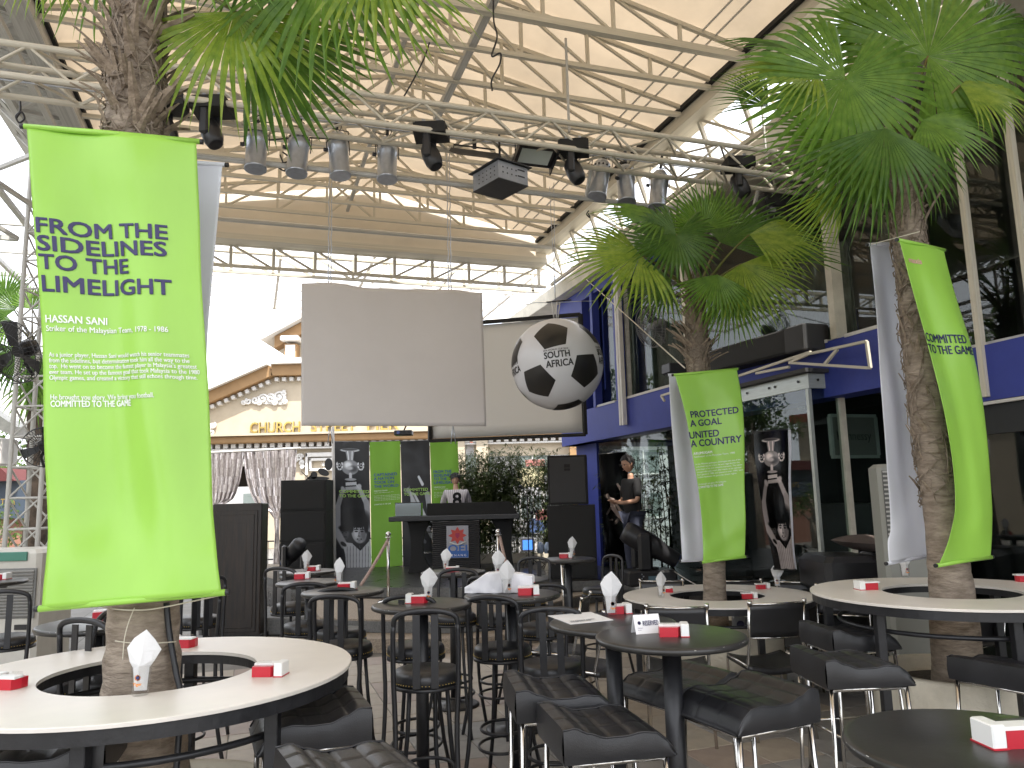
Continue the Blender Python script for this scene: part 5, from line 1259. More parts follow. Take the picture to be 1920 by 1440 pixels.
m_ab = imgmat('action_print_slate', AI.image('action_slate', (.016, .018, .038), (.95, .97, 1.))); AI.a = np.clip((AI.a-.22)*1.2, 0, 1); m_ak = imgmat('action_print_dark', AI.image('action_dark', (.004, .003, .004), (.95, .85, .8)), .25)
def uvsheet(name, fn, nu, nv, m, par):
    b = MB(); b.grid(fn, nu, nv); me = b.mesh(name, m); uv = me.uv_layers.new(name='UVMap')
    for li, l in enumerate(me.loops):
        k = l.vertex_index; uv.data[li].uv = ((k % (nu+1))/nu, (k//(nu+1))/nv)
    return put(name, me, par)
limeb = mat('lime_banner_cloth', (.20, .45, .03), .5, bump=.15, bscale=8)
def roll_banner(lab, tl, tr, br, bl, m, wave=.01, nu=16, nv=50, bow=0.):
    root = thing('display_banner', lab, 'banner', pY(*[(bl[k]+br[k])/2 for k in range(3)]))
    def f(u, v, off=0.):
        a = Vector(bl).lerp(Vector(tl), v); c = Vector(br).lerp(Vector(tr), v); q = a.lerp(c, u); p = pY(q.x+bow*math.sin(math.pi*v), q.y, q.z); return p+Vector((0, -1, 0))*(off+wave*(math.sin(6*v+4*u)+.6*math.sin(13*v-3*u))+ .5*wave*math.sin(u*9))
    uvsheet('print', lambda u, v: f(u, v), nu, nv, m, root)
    for v in (0, 1): b = MB(); b.tube([f(0, v, -.012), f(1, v, -.012)], .012, 8); b.link('rail', blackmetal, root)
    return root, f
YB = 14.8
ra, fa = roll_banner('slate photo banner with a raised trophy at the left of the stage backdrop', (622, 828, YB), (692, 829, YB), (696, 1068, YB), (630, 1068, YB), m_tb)
letters(ra, fa, [('COMMITTED', .16, .98, .600, .022, .015), ('TO THE GAME', .16, 1.0, .566, .022, .015)], mat('lime_print', (.42, .70, .15), .5))
rb, fb_ = roll_banner('lime banner reading CAPTAINED A NATION TOOK ON THE WORLD in the backdrop', (693, 829, YB-.02), (750, 827, YB), (755, 1060, YB), (697, 1067, YB), limeb)
bluep = mat('blue_print', (.02, .06, .35), .5)
letters(rb, fb_, [('CAPTAINED', .12, .88, .728, .021, .018), ('A NATION', .12, .78, .698, .021, .018), ('TOOK ON', .12, .78, .668, .021, .018), ('THE WORLD', .12, .92, .636, .021, .018)], bluep)
letters(rb, fb_, [('MOKHTAR DAHARI', .12, .55, .607, .009, .01), ('Captain of the Malaysian team, 1974', .12, .75, .594, .006, 0)]+[('He led the side that stood up against the world', .12, .95, .57-.012*k, .006, 0) for k in range(4)]+[('COMMITTED TO THE GAME', .12, .66, .50, .009, .01)], whitep, 'small_print')
rc_, fc_ = roll_banner('slate photo banner of a diving player between two lime backdrop banners', (751, 828, YB), (805, 826, YB), (812, 1060, YB), (756, 1062, YB), m_ab)
letters(rc_, fc_, [('COMMITTED', .08, .90, .600, .022, .015), ('TO THE GAME', .08, .98, .566, .022, .015)], MATS['lime_print'])
rd, fd = roll_banner('lime backdrop banner repeating FROM THE SIDELINES TO THE LIMELIGHT behind the seated man', (806, 826, YB-.02), (858, 824, YB), (866, 1058, YB), (813, 1060, YB), limeb)
letters(rd, fd, [('FROM THE', .1, .74, .737, .021, .018), ('SIDELINES', .1, .74, .708, .021, .018), ('TO THE', .1, .56, .679, .021, .018), ('LIMELIGHT', .1, .84, .650, .021, .018)], bluep)
letters(rd, fd, [('HASSAN SANI', .1, .5, .62, .009, .01), ('Striker of the Malaysian Team', .1, .6, .607, .006, 0)]+[('As a junior player he would watch his senior', .1, .9, .58-.012*k, .006, 0) for k in range(4)], whitep, 'small_print')
rk, fk = roll_banner('dark photo banner with raised trophy curling beside the glass pavilion', (1413, 811, 7.2), (1478, 806, 7.32), (1492, 1068, 7.25), (1452, 1066, 7.1), m_tk, .015, bow=-6)
b = MB(); b.grid(lambda u, v: fk(1+.10*u, v, -.006*u), 1, 40); b.link('white_edge', whiteb, rk)
rm, fm_ = roll_banner('dark photo banner of a diving player standing behind the man in black', (1122, 852, 12.0), (1174, 848, 12.2), (1190, 1052, 12.1), (1136, 1052, 11.9), m_ak, .02)
b = MB(); b.grid(lambda u, v: fm_(1+.05*u, v, -.006*u), 1, 40); b.link('white_edge', whiteb, rm)

# ================================================================== ON THE STAGE
def zst(x, y, Y): p = pY(x, y, Y); return Vector((p.x, p.y, .45))
def cabinet(lab, c, hx, hy, z0, z1, rz=0, port=None, grille=True, grp=None):
    t = thing('loudspeaker', lab, 'loudspeaker', (c.x, c.y, z0), group=grp)
    ax = (Vector((math.cos(rz), math.sin(rz), 0)), Vector((-math.sin(rz), math.cos(rz), 0)), ZV)
    b = MB(); b.box(Vector((c.x, c.y, (z0+z1)/2)), (hx, hy, (z1-z0)/2-.002), ax, .006); b.link('cabinet', dullblack, t)
    b = MB(); b.box(Vector((c.x, c.y, (z0+z1)/2))-ax[1]*(hy+.004), (hx-.03, .006, (z1-z0)/2-.035), ax, .003); b.link('grille', darkgrey if port else dullblack, t)
    if port:
        for dz in (.0, -.055): b = MB(); b.box(Vector((c.x, c.y, z0+(z1-z0)*.78+dz))-ax[1]*(hy+.012), (.045, .003, .018 if dz else .026), ax); b.link('port', dullblack, t)
    return t
# left stack
sc0 = zst(577, 1066, 14.0); H3 = (pY(577, 901, 14.).z-.45)/3
for k in range(3): cabinet('black loudspeaker at the %s of the three high stack left of the backdrop' % ('bottom', 'middle', 'top')[k], sc0, .40, .35, .45+H3*k, .45+H3*(k+1)+.004, 0, None, grp='left speaker stack')
orn = thing('leaf_ornament', 'black cut out leaf ornament standing on the left speaker stack', 'ornament', Vector((sc0.x, sc0.y, .45+3*H3)))
b = MB(); zt = .45+3*H3; ox = sc0.x
for (dx, dz, rx, rz_, an) in ((-.06, .10, .10, .045, .7), (.10, .09, .06, .07, 0), (.27, .14, .10, .07, .2), (.36, .28, .07, .11, .0), (.18, .03, .2, .035, 0), (.0, .04, .08, .05, -.6)):
    pts = [Vector((ox+dx+rx*math.cos(a)*math.cos(an)-rz_*math.sin(a)*math.sin(an), sc0.y-.05, zt+dz+rx*math.cos(a)*math.sin(an)*-1+rz_*math.sin(a)*math.cos(an))) for a in [2*math.pi*k/16 for k in range(16)]]
    b.prism(pts, (0, .02+.001*dx, 0))
b.link('cutout', blackplastic, orn)
# right stack
rs0 = zst(1074, 1075, 12.2); zt_ = pY(1070, 855, 12.2).z; zm_ = pY(1070, 946, 12.2).z
cabinet('large black loudspeaker with slot port on top of the right stage stack', rs0-Vector((.02, 0, 0)), .30, .3, zm_, zt_, R(-6), port=True); cabinet('black bass loudspeaker at the bottom of the right stage stack', rs0+Vector((.02, 0, 0)), .36, .38, .45, zm_-.005, R(-6))
# desk and podium
YD = 13.6
dk = thing('desk', 'long black desk with raised back shelf and curved legs on the stage', 'desk', zst(855, 1062, YD))
def dz_(x, y): return pY(x, y, YD)
a, c = dz_(735, 974), dz_(974, 966); zt1 = (a.z+c.z)/2
b = MB(); b.box(Vector(((a.x+c.x)/2, YD, zt1)), ((c.x-a.x)/2, .38, .04), bev=.008); b.link('desk_top', blackmetal, dk)
b = MB(); a2, c2_ = dz_(803, 950), dz_(970, 945); b.prism([Vector((a2.x, YD-.2, zt1+.04)), Vector((c2_.x, YD-.2, zt1+.04)), Vector((c2_.x-.12, YD-.2, zt1+.25)), Vector((a2.x, YD-.2, zt1+.25))], (0, .3, 0)); b.link('back_shelf', dullblack, dk)
for xx in (788, 942):
    p = dz_(xx, 1000); sgn = 1 if xx > 860 else -1; b = MB(); pr = []
    for k in range(13): t_ = k/12; w_ = .10+.10*(2*t_-1)**2; pr.append((w_, t_))
    pts = [Vector((p.x+sgn*.05*math.sin(3*t_)-w_, YD-.1, .45+(zt1-.49)*t_)) for w_, t_ in pr]+[Vector((p.x+sgn*.05*math.sin(3*t_)+w_, YD-.1, .45+(zt1-.49)*t_)) for w_, t_ in reversed(pr)]
    b.prism(pts, (0, .12, 0)); b.link('curved_leg', dullblack, dk)
pdm = thing('podium_panel', 'black wave textured podium panel carrying a red emblem plate', 'podium', zst(858, 1064, YD-.25))
a, c = dz_(816, 1060), dz_(902, 1060); cx, hx = (a.x+c.x)/2, (c.x-a.x)/2; zb, zt2 = .45, zt1-.045
b = MB(); b.grid(lambda u, v: Vector((cx-hx+2*hx*u, YD-.42-.008*math.sin(v*26*2*math.pi/1.0+1.2*math.sin(u*18)), zb+(zt2-zb)*v)), 40, 156); b.link('wave_panel', blackplastic, pdm)
b = MB(); b.box(Vector((cx, YD-.28, (zb+zt2)/2)), (hx, .125, (zt2-zb)/2)); b.link('core', dullblack, pdm)
e0 = pY(858, 1016, YD-.44); b = MB(); ew, eh = .185, .265; b.box(e0, (ew, .008, eh), bev=.004); b.link('emblem_plate', mat('silver_plate', (.30, .30, .33), .4, .3), pdm)
b = MB(); n_ = 8; ec = e0+ZV*.105-Vector((0, .012, 0))
pts = []
for k in range(16*2): a_ = math.pi*k/16; r_ = .155 if k % 4 == 0 else (.095 if k % 4 == 2 else .118); pts.append(ec+Vector((r_*math.sin(a_), 0, r_*math.cos(a_)*.92)))
b.prism(pts[::-1], (0, -.004, 0)); b.link('star_emblem', mat('emblem_red', (.50, .05, .04), .5), pdm)
b = MB(); b.prism([ec+Vector((x_, -.006, z_)) for x_, z_ in ((-.035, .04), (.035, .04), (.035, -.01), (0, -.055), (-.035, -.01))][::-1], (0, -.003, 0)); b.link('shield', mat('emblem_crimson', (.35, .01, .06), .4), pdm)
b = MB(); b.tube([ec+Vector((.15*math.sin(a_), -.008, -.13-.02*math.cos(a_*3))) for a_ in [-1.1+.22*k for k in range(11)]], .012, 6); b.link('ribbon', whitest, pdm)
b = MB(); b.box(e0+Vector((0, -.010, -.20)), (ew-.006, .002, .055)); b.link('blue_band', mat('emblem_blue', (.03, .12, .42), .4), pdm)
b = MB(); text_flat(b, 'OEI', e0+Vector((-.155, -.014, -.165)), (1, 0, 0), ZV, .31, .115, .02); b.link('lettering', MATS['emblem_blue'], pdm)
b = MB(); text_flat(b, 'P E N A N G', e0+Vector((-.14, -.014, -.235)), (1, 0, 0), ZV, .28, .034, .0); b.link('lettering', whitep, pdm)
bx = pY(767, 958, YD-.2); mt = thing('glass_tank', 'dim teal glass tank standing at the left end of the stage desk', 'tank', Vector((bx.x, bx.y, zt1+.04)))
b = MB(); b.box(Vector((bx.x, bx.y, zt1+.04+.115)), (.22, .12, .112), bev=.004); b.link('tank_glass', mat('teal_glass', (.03, .075, .085), .08, coat=1), mt)
b = MB(); b.box(Vector((bx.x, bx.y, zt1+.04+.232)), (.225, .125, .005)); b.link('lid', blackplastic, mt)
# tall chrome stool behind the desk
ts = thing('bar_stool', 'tall chrome framed stool standing behind the left leg of the stage desk', 'bar stool', zst(796, 1060, 14.25)); c = zst(796, 1060, 14.25)
b = MB(); b.box(c+ZV*.80, (.19, .17, .05), bev=.03); b.link('seat', leather, ts)
for sx in (-1, 1):
    for sy in (-1, 1): b = MB(); b.tube([c+Vector((sx*.15, sy*.13, .76)), c+Vector((sx*.19, sy*.15, 0))], .011, 6); b.link('leg', chrome, ts)
    b = MB(); b.tube([c+Vector((-.18, sx*.145, .27)), c+Vector((.18, sx*.145, .27))], .009, 6); b.link('foot_rail', chrome, ts); b = MB(); b.tube([c+Vector((-.16, sx*.135, .64)), c+Vector((.16, sx*.135, .64))], .009, 6); b.link('upper_rail', chrome, ts)
# stanchions
ropem = mat('rope_pink_grey', (.30, .20, .17), .9, scale=60, col2=(.50, .38, .33), bump=.6, bscale=80)
def stanchion(lab, x, ytop, Y, z0, h=.9):
    p = pY(x, ytop, Y); c = Vector((p.x, p.y, z0)); t = thing('stanchion', lab, 'stanchion', c, group='chrome rope stanchions')
    h = p.z-z0
    b = MB(); b.lathe(c, [(.15, 0), (.15, .018), (.12, .03), (.03, .04), (.024, .06)], 28); b.link('base', chrome, t)
    b = MB(); b.tube([c+ZV*.05, c+ZV*(h-.07)], .021, 12); b.link('post', chrome, t); b = MB(); b.lathe(c+ZV*(h-.085), [(.022, 0), (.045, .004), (.045, .012), (.022, .016)], 20); b.link('collar', chrome, t); b = MB(); b.sphere(c+ZV*(h-.035), .036, 10); b.link('ball', chrome, t); return c+ZV*(h-.10)
q1 = stanchion('chrome rope stanchion on the pebble step left of the podium', 728, 997, 10.8, .30); q2 = stanchion('chrome rope stanchion in front of the podium right side', 934, 992, 10.6, .30); q3 = stanchion('short looking chrome stanchion right of the podium, only its ball and top showing', 1054, 1043, 9.6, .0)
def rope(lab, a, c, sag): 
    pts = [a.lerp(c, t/16)-ZV*(sag*4*(t/16)*(1-t/16)) for t in range(17)]; b = MB(); b.tube(pts, .022, 8); o = b.link('barrier_rope', ropem); tag(o, lab, 'rope')
    b = MB()
rope('twisted pink grey barrier rope falling left from the first stanchion', q1, pY(676, 1098, 10.6), .02); rope('twisted pink grey barrier rope falling right from the middle stanchion', q2+Vector((.02, 0, 0)), pY(953, 1075, 10.2), .01)
# moving head lamps on the floor
def big_mover(lab, c, s, rz, flip):
    t = thing('moving_head_lamp', lab, 'stage lamp', c)
    M = Matrix.Translation(c) @ Matrix.Rotation(rz, 4, 'Z') @ Matrix.Scale(s, 4); f = lambda v: M @ Vector(v); ax = (Vector((math.cos(rz), math.sin(rz), 0)), Vector((-math.sin(rz), math.cos(rz), 0)), ZV)
    b = MB(); b.box(f((0, 0, .09)), (.27*s, .2*s, .08*s), ax, .02*s); b.link('base', blackplastic, t); b = MB(); b.box(f((.04, -.205, .09)), (.09*s, .004*s, .028*s), ax); b.link('display', mat('lamp_display', (.10, .16, .2), .2), t)
    b = MB()
    for k in range(5): b.box(f((-.12+.018*(k % 2), -.204, .05+.022*k)), (.006*s, .004*s, .006*s), ax)
    stuff(b.link('button', alu, t))
    b = MB(); b.lathe(f((0, 0, .17)), [(.12*s, 0), (.12*s, .02*s)], 20, ax); b.link('turntable', dullblack, t)
    for sx in (-1, 1): b = MB(); b.box(f((-.06, sx*.15, .36)), (.075*s, .035*s, .20*s), ax, .03*s); b.link('arm', blackplastic, t)
    d = (M.to_3x3() @ Vector((flip*.82, -.15, -.50))).normalized(); x = d.cross(ZV).normalized(); y = d.cross(x); cc = f((-.02, 0, .46))
    b = MB(); b.lathe(cc, [(.001, -.26*s), (.10*s, -.25*s), (.12*s, -.20*s), (.122*s, -.02*s), (.124*s, 0), (.118*s, .14*s), (.095*s, .20*s), (.085*s, .38*s), (.075*s, .40*s)], 24, (x, y, d)); b.link('head', blackplastic, t)
    b = MB(); b.lathe(cc, [(.001, .395*s), (.08*s, .40*s)], 20, (x, y, d)); b.link('lens', mat('blue_lens', (.03, .06, .28), .1), t)
mc = zst(1215, 1086, 10.7); big_mover('large black moving head lamp with blue lens on the stage before the man', mc, 1.25, R(6), 1)
mc = zst(552, 1066, 12.6); big_mover('black moving head lamp tilted up before the left speaker stack', mc, 1.0, R(-60), -1)
cord('power_cable', 'thin pale cable trailing from the stage lamp to the middle palm', [pY(1262, 1070, 10.6), pY(1290, 1088, 9.5), pY(1322, 1105, 8.2)], .006, steelg, 5, 'cable')
# low white planter wall, bamboo, mic stands, blue screen, jugs
YW = 15.0
a, c = zst(895, 1050, YW), zst(1040, 1050, YW); zt3 = pY(1000, 1036, YW).z
b = MB(); b.box(Vector(((a.x+c.x)/2+.7, YW, (.45+zt3)/2)), ((c.x-a.x)/2+1.1, .12, (zt3-.45)/2), bev=.01); tag(b.link('planter_wall', concrete), 'low cream planter wall at the back of the stage under the bamboo', 'wall')
bamm = mat('bamboo_leaf', (.035, .055, .014), .5, scale=25, col2=(.12, .155, .045), trans=.3); canem = mat('bamboo_cane', (.10, .12, .04), .5, col2=(.22, .20, .10), scale=5)
def bamboo(lab, base, h, spread, n, seed, grp):
    t = thing('bamboo_plant', lab, 'bamboo', base, group=grp); rnd = random.Random(seed); B = Vector(base); tips = []
    for k in range(7):
        p0_ = B+Vector((rnd.gauss(0, .12), rnd.gauss(0, .1), 0)); d = Vector((rnd.gauss(0, spread*.5), rnd.gauss(0, .2), h*rnd.uniform(.75, 1))); pts = [p0_+Vector((d.x*q*q, d.y*q*q, d.z*q)) for q in (0, .25, .5, .75, 1)]
        b = MB(); b.tube(pts, [.012, .011, .009, .007, .004], 6); b.link('cane', canem, t); tips.append(pts)
    b = MB()
    for k in range(n):
        pts = rnd.choice(tips); q = rnd.betavariate(1.7, 1.1)*4; i = min(3, int(q)); p = pts[i].lerp(pts[i+1], q-i)+Vector((rnd.gauss(0, spread*.30), rnd.gauss(0, .16), rnd.gauss(0, .10)))
        a0 = rnd.uniform(0, 6.28)
        for j in range(rnd.randint(3, 5)):
            a_ = a0+rnd.uniform(-1.1, 1.1); L_ = rnd.uniform(.09, .17); dd = Vector((math.cos(a_), math.sin(a_)*.8, rnd.uniform(-.9, .25))).normalized(); sd_ = dd.cross(Vector((rnd.uniform(-.3, .3), rnd.uniform(-.3, .3), 1))).normalized()*(L_*.055+.003)
            m_ = p+dd*L_*.4; b.poly([p, m_+sd_, p+dd*L_, m_-sd_])
    stuff(b.link('foliage', bamm, t)); return t
for k, (x, yt, Y, sp_, n_) in enumerate(((880, 840, 15.2, .36, 1300), (915, 832, 15.1, .40, 2000), (950, 850, 15.3, .40, 1900), (982, 848, 15.1, .36, 1100), (1022, 840, 15.2, .32, 800), (1052, 842, 15.3, .34, 1000), (1095, 858, 15.6, .28, 600), (900, 880, 15.6, .38, 1500))):
    p = pY(x, 1040, Y); zt4 = pY(x, yt, Y).z; bamboo(('bamboo clump at the back of the stage, ' + ('leftmost beside the lime banner', 'tall one above the desk', 'dense one right of the desk middle', 'one left of the thin bright gap', 'thin one in front of the bright gap', 'thin one left of the right speaker stack', 'small one touching the blue wall', 'low one behind the seated man')[k]), (p.x, p.y, .5), zt4-.5, sp_, n_, 40+k, 'bamboo clumps behind the stage')
for k, (x, yt, Y) in enumerate(((1170, 822, 12.9), (1215, 815, 12.6), (1248, 830, 11.9))):
    p = pY(x, 1050, Y); zt4 = pY(x, yt, Y).z; bamboo('bamboo under the blue wall, ' + ('above the dark player banner', 'right behind the man in black', 'beside the white banner of the middle palm')[k], (p.x, p.y, .45), zt4-.5, .26, 300, 60+k, 'bamboo clumps by the blue wall')
for k, (x, Y) in enumerate(((992, 13.9), (1000, 14.1), (1030, 13.6))):
    c = zst(x, 1060, Y); top = pY((985, 1002, 1031)[k], (912, 945, 1018)[k], Y); t = thing('microphone_stand', ('tall black boom microphone stand right of the desk', 'straight black microphone stand behind the boom stand', 'short black stand near the right speaker stack')[k], 'microphone stand', c)
    b = MB(); b.tube([c+ZV*.02, Vector((c.x, c.y, top.z-.18))], .010, 6); b.link('pole', blackmetal, t)
    for q in range(3): a_ = q*2.1; b = MB(); b.tube([c+ZV*.2, c+Vector((.22*math.cos(a_), .22*math.sin(a_), .01))], .008, 5); b.link('tripod_leg', blackmetal, t)
    if k == 0: b = MB(); b.tube([Vector((c.x+.2, c.y, top.z-.55)), Vector((c.x-.1, c.y, top.z))], .008, 5); b.link('boom', blackmetal, t)
    b = MB(); b.sphere(Vector((c.x-(.12 if k == 0 else 0), c.y, top.z-(0 if k == 0 else .15))), .03, 6); b.link('microphone', blackmetal, t)
c = pY(989, 1021, 14.3); mo = thing('monitor', 'small white monitor glowing blue at the back of the stage', 'monitor', c)
b = MB(); b.box(c, (.125, .12, .125), bev=.012); b.link('housing', whitest, mo); b = MB(); b.box(c-Vector((0, .122, 0)), (.085, .002, .085)); b.link('lit_screen', mat('blue_screen', (.02, .1, .6), .3, emis=((.08, .28, 1), .42)), mo)
for k, x in enumerate((1013, 1026)):
    c = pY(x, 1031, 14.4); jg = thing('water_jug', 'pale plastic water jug on the planter wall, ' + ('nearer the blue monitor' if k == 0 else 'nearer the speaker stack'), 'jug', c, group='plastic water jugs'); b = MB(); b.lathe(c-ZV*.06, [(.055, 0), (.055, .13), (.03, .18), (.02, .20)], 14); b.link('body', mat('milky_plastic', (.45, .55, .7), .3), jg); b = MB(); b.tube([c+Vector((.03, 0, .12)), c+Vector((.06, 0, .09)), c+Vector((.052, 0, .02))], .008, 5); b.link('handle', MATS['milky_plastic'], jg)
# dark wooden cabinet
c = pY(447, 1180, 10.1); c = Vector((c.x, 10.2, 0)); wc = thing('wooden_cabinet', 'tall dark wooden cabinet with carved panel left of the stage', 'cabinet', c); hz = pY(447, 944, 9.9).z/2
b = MB(); b.box(c+ZV*(hz+.02)+Vector((0, -.12, 0)), (.315, .13, hz-.02), bev=.01); b.link('carcass', darkwood, wc)
for k, (i_, p_) in enumerate(((.06, .012), (.10, .02), (.14, .012), (.19, .022))): b = MB(); b.box(c+Vector((0, -.25-p_*.5, hz)), (.325-i_, p_*.5, hz-i_*1.2-.02), bev=.005); b.link('panel_moulding' if k < 3 else 'panel', darkwood, wc)
b = MB(); b.box(c+ZV*.03, (.35, .27, .03)); b.link('plinth', dullblack, wc)
gw = MB(); gw.box(Vector((c.x+.2, 10.7, .11)), (.75, .5, .11), bev=.02); tag(gw.link('stone_step', graystone), 'low grey stone block under the dark wooden cabinet', 'step')

# ================================================================== PEOPLE
def skinmesh(joints, edges, name):
    names = list(joints); me = bpy.data.meshes.new('k'); me.from_pydata([joints[n][0] for n in names], [(names.index(a), names.index(c)) for a, c in edges], [])
    o = bpy.data.objects.new('k', me); COL.objects.link(o); sk = o.modifiers.new('s', 'SKIN'); ly = me.skin_vertices[0] if me.skin_vertices else None
    if ly is None:
        bm = bmesh.new(); bm.from_mesh(me); bm.verts.layers.skin.verify(); bm.to_mesh(me); bm.free(); ly = me.skin_vertices[0]
    for i, n in enumerate(names): r = joints[n][1]; ly.data[i].radius = r if isinstance(r, tuple) else (r, r)
    ly.data[0].use_root = True; sk.use_smooth_shade = True; ss_ = o.modifiers.new('u', 'SUBSURF'); ss_.levels = 2; ss_.render_levels = 2
    dg = bpy.context.evaluated_depsgraph_get(); dg.update(); r = bpy.data.meshes.new_from_object(o.evaluated_get(dg)); r.name = name; bpy.data.objects.remove(o)
    if name != 'trousers':
        cy = joints['chest'][0][1]
        for v in r.vertices:
            if .8 < v.co.z < 1.5 and abs(v.co.x) < .26:
                k = max(0, 1-abs(v.co.x)/.26)**.5; by = cy*min(1, max(0, (v.co.z-.95)/.35)); dy = v.co.y-by
                if abs(dy) < .19: v.co.y = by+dy*(1-.22*k)
    return r
def person(lab, loc, rz, J, headc, headrot, shirtm, trm, longs=False):
    t = thing('person', lab, 'person', loc, rz)
    body = dict(pelvis=(J['pelvis'], .10), waist=(J['waist'], .085), chest=(J['chest'], .10), neckb=(J['neckb'], .055), neck=(J['neck'], .048)); ed = [('pelvis', 'waist'), ('waist', 'chest'), ('chest', 'neckb'), ('neckb', 'neck')]
    for s_ in 'lr':
        sh, el, wr, ha, hip, kn, an, to = [J[k+s_] for k in ('sh', 'el', 'wr', 'ha', 'hip', 'kn', 'an', 'to')]
        for k, r_ in (('sh', .058), ('el', .040), ('wr', .027), ('ha', (.036, .02)), ('hip', .088), ('kn', .058), ('an', .040), ('to', .035)): body[k+s_] = (J[k+s_], r_)
        ed += [('chest', 'sh'+s_), ('sh'+s_, 'el'+s_), ('el'+s_, 'wr'+s_), ('wr'+s_, 'ha'+s_), ('pelvis', 'hip'+s_), ('hip'+s_, 'kn'+s_), ('kn'+s_, 'an'+s_), ('an'+s_, 'to'+s_)]
        h = Vector(ha); w_ = Vector(wr); d = (h-w_).normalized(); x = d.cross(ZV).normalized()
        for i in range(5):
            off = x*(-.03+.017*i) if i < 4 else x*(.045 if s_ == 'l' else -.045); L_ = (.065, .075, .07, .055, .045)[i]; a_ = h+off+d*.02; q = a_+d*L_*.55; e = q+(d*.6-ZV*.5).normalized()*L_*.45
            body['f%d%s' % (i, s_)] = (tuple(a_), .010); body['g%d%s' % (i, s_)] = (tuple(q), .008); body['h%d%s' % (i, s_)] = (tuple(e), .007); ed += [('ha'+s_, 'f%d%s' % (i, s_)), ('f%d%s' % (i, s_), 'g%d%s' % (i, s_)), ('g%d%s' % (i, s_), 'h%d%s' % (i, s_))]
    me = skinmesh(body, ed, 'body')
    bm = bmesh.new(); bm.from_mesh(me)
    hb = MB(); HC = Vector(headc); Rm = headrot
    def hv(v): return HC+Rm @ Vector(v)
    def hd(u, v):
        th = math.pi*v; ph = 2*math.pi*u; x, y, z = math.sin(th)*math.sin(ph), math.sin(th)*math.cos(ph), -math.cos(th)
        jaw = 1-.28*max(0, -z-.1); X_ = .076*x*jaw; Y_ = .095*y*(1-.12*max(0, -z)); Z_ = .120*z
        if y > 0:
            Y_ += .022*math.exp(-(x/.16)**2-((z+.12)/.16)**2); Y_ -= .010*(math.exp(-((abs(x)-.38)/.16)**2-((z-.06)/.12)**2)); Y_ += .008*math.exp(-(x/.3)**2-((z+.50)/.10)**2); Y_ += .01*math.exp(-(x/.4)**2-((z+.85)/.18)**2)
        return hv((X_, Y_, Z_))
    hb.grid(hd, 36, 28)
    for sx in (-1, 1): hb.sphere(hv((sx*.079, -.005, -.005)), .028, 6, (.35, .6, 1))
    tmp = hb.mesh('h', skin); bm.from_mesh(tmp); bm.to_mesh(me); bm.free()
    me.materials.clear(); me.materials.append(skin)
    for p in me.polygons: p.use_smooth = True
    local_put = lambda n, m_, mt: (m_.materials.clear(), m_.materials.append(mt), mk(n, m_))
    def mk(n, m_): o = bpy.data.objects.new(n, m_); COL.objects.link(o); o.parent = t; return o
    mk('body', me)
    b = MB()
    for sx in (-1, 1): b.sphere(hv((sx*.031, .083, .008)), .0095, 6)
    mk('eye', b.mesh('eye', mat('eye_dark', (.03, .02, .02), .2)))
    b = MB(); b.tube([hv((-.022, .098, -.062)), hv((0, .103, -.060)), hv((.022, .098, -.062))], .0045, 6); mk('mouth', b.mesh('mouth', mat('lips', (.30, .11, .09), .5)))
    rnd = random.Random(1); b = MB()
    def hr(u, v):
        ph = 2*math.pi*u; fr_ = max(0, math.cos(ph)); th = math.pi*v*(.64-.30*min(1, fr_*1.5)); k_ = 1+.05*math.sin(u*60)*v
        return hv((.086*k_*math.sin(th)*math.sin(ph), -.008+.108*k_*math.sin(th)*math.cos(ph), .018+.122*math.cos(th)))
    b.grid(hr, 60, 12)
    for k in range(110):
        a_ = rnd.uniform(0, 6.28); e_ = rnd.uniform(0, 1.7); p = Vector((.085*math.sin(e_)*math.sin(a_), -.008+.104*math.sin(e_)*math.cos(a_), .022+.118*math.cos(e_)))
        if p.y > .02 and p.z < .08: continue
        dd = Vector((p.x*.6+rnd.gauss(0, .02), p.y*.6+rnd.gauss(0, .02), -.03)).normalized()*rnd.uniform(.02, .045); b.tube([hv(p), hv(p+dd*.6+Vector((0, 0, .004))), hv(p+dd)], [.006, .005, .001], 4)
    mk('hair', b.mesh('hair', hair))
    # clothes grown from the same skeleton
    sh_ = dict(pelvis=(tuple(Vector(J['pelvis'])-ZV*.06), .165), waist=(J['waist'], .155), chest=(J['chest'], .165), neckb=(tuple(Vector(J['neckb'])-ZV*.035), .072)); e2_ = [('pelvis', 'waist'), ('waist', 'chest'), ('chest', 'neckb')]
    for s_ in 'lr':
        sh, el, wr = Vector(J['sh'+s_]), Vector(J['el'+s_]), Vector(J['wr'+s_]); sh_['sh'+s_] = (tuple(sh), .082); m_ = sh.lerp(el, .55); sh_['m'+s_] = (tuple(m_), .068); e2_ += [('chest', 'sh'+s_), ('sh'+s_, 'm'+s_)]
        sh_['e'+s_] = (tuple(sh.lerp(el, .88)), .062); e2_ += [('m'+s_, 'e'+s_)]
        if longs: sh_['w'+s_] = (tuple(el.lerp(wr, .85)), .045); e2_ += [('e'+s_, 'w'+s_)]
    m2 = skinmesh(sh_, e2_, 'shirt'); m2.materials.clear(); m2.materials.append(shirtm); mk('shirt', m2)
    tr = dict(pelvis=(tuple(Vector(J['pelvis'])-ZV*.0), .135)); e3 = []
    for s_ in 'lr':
        for k, r_ in (('hip', .105), ('kn', .080), ('an', .066)): tr[k+s_] = (J[k+s_], r_)
        e3 += [('pelvis', 'hip'+s_), ('hip'+s_, 'kn'+s_), ('kn'+s_, 'an'+s_)]
    m3 = skinmesh(tr, e3, 'trousers'); m3.materials.clear(); m3.materials.append(trm); mk('trousers', m3)
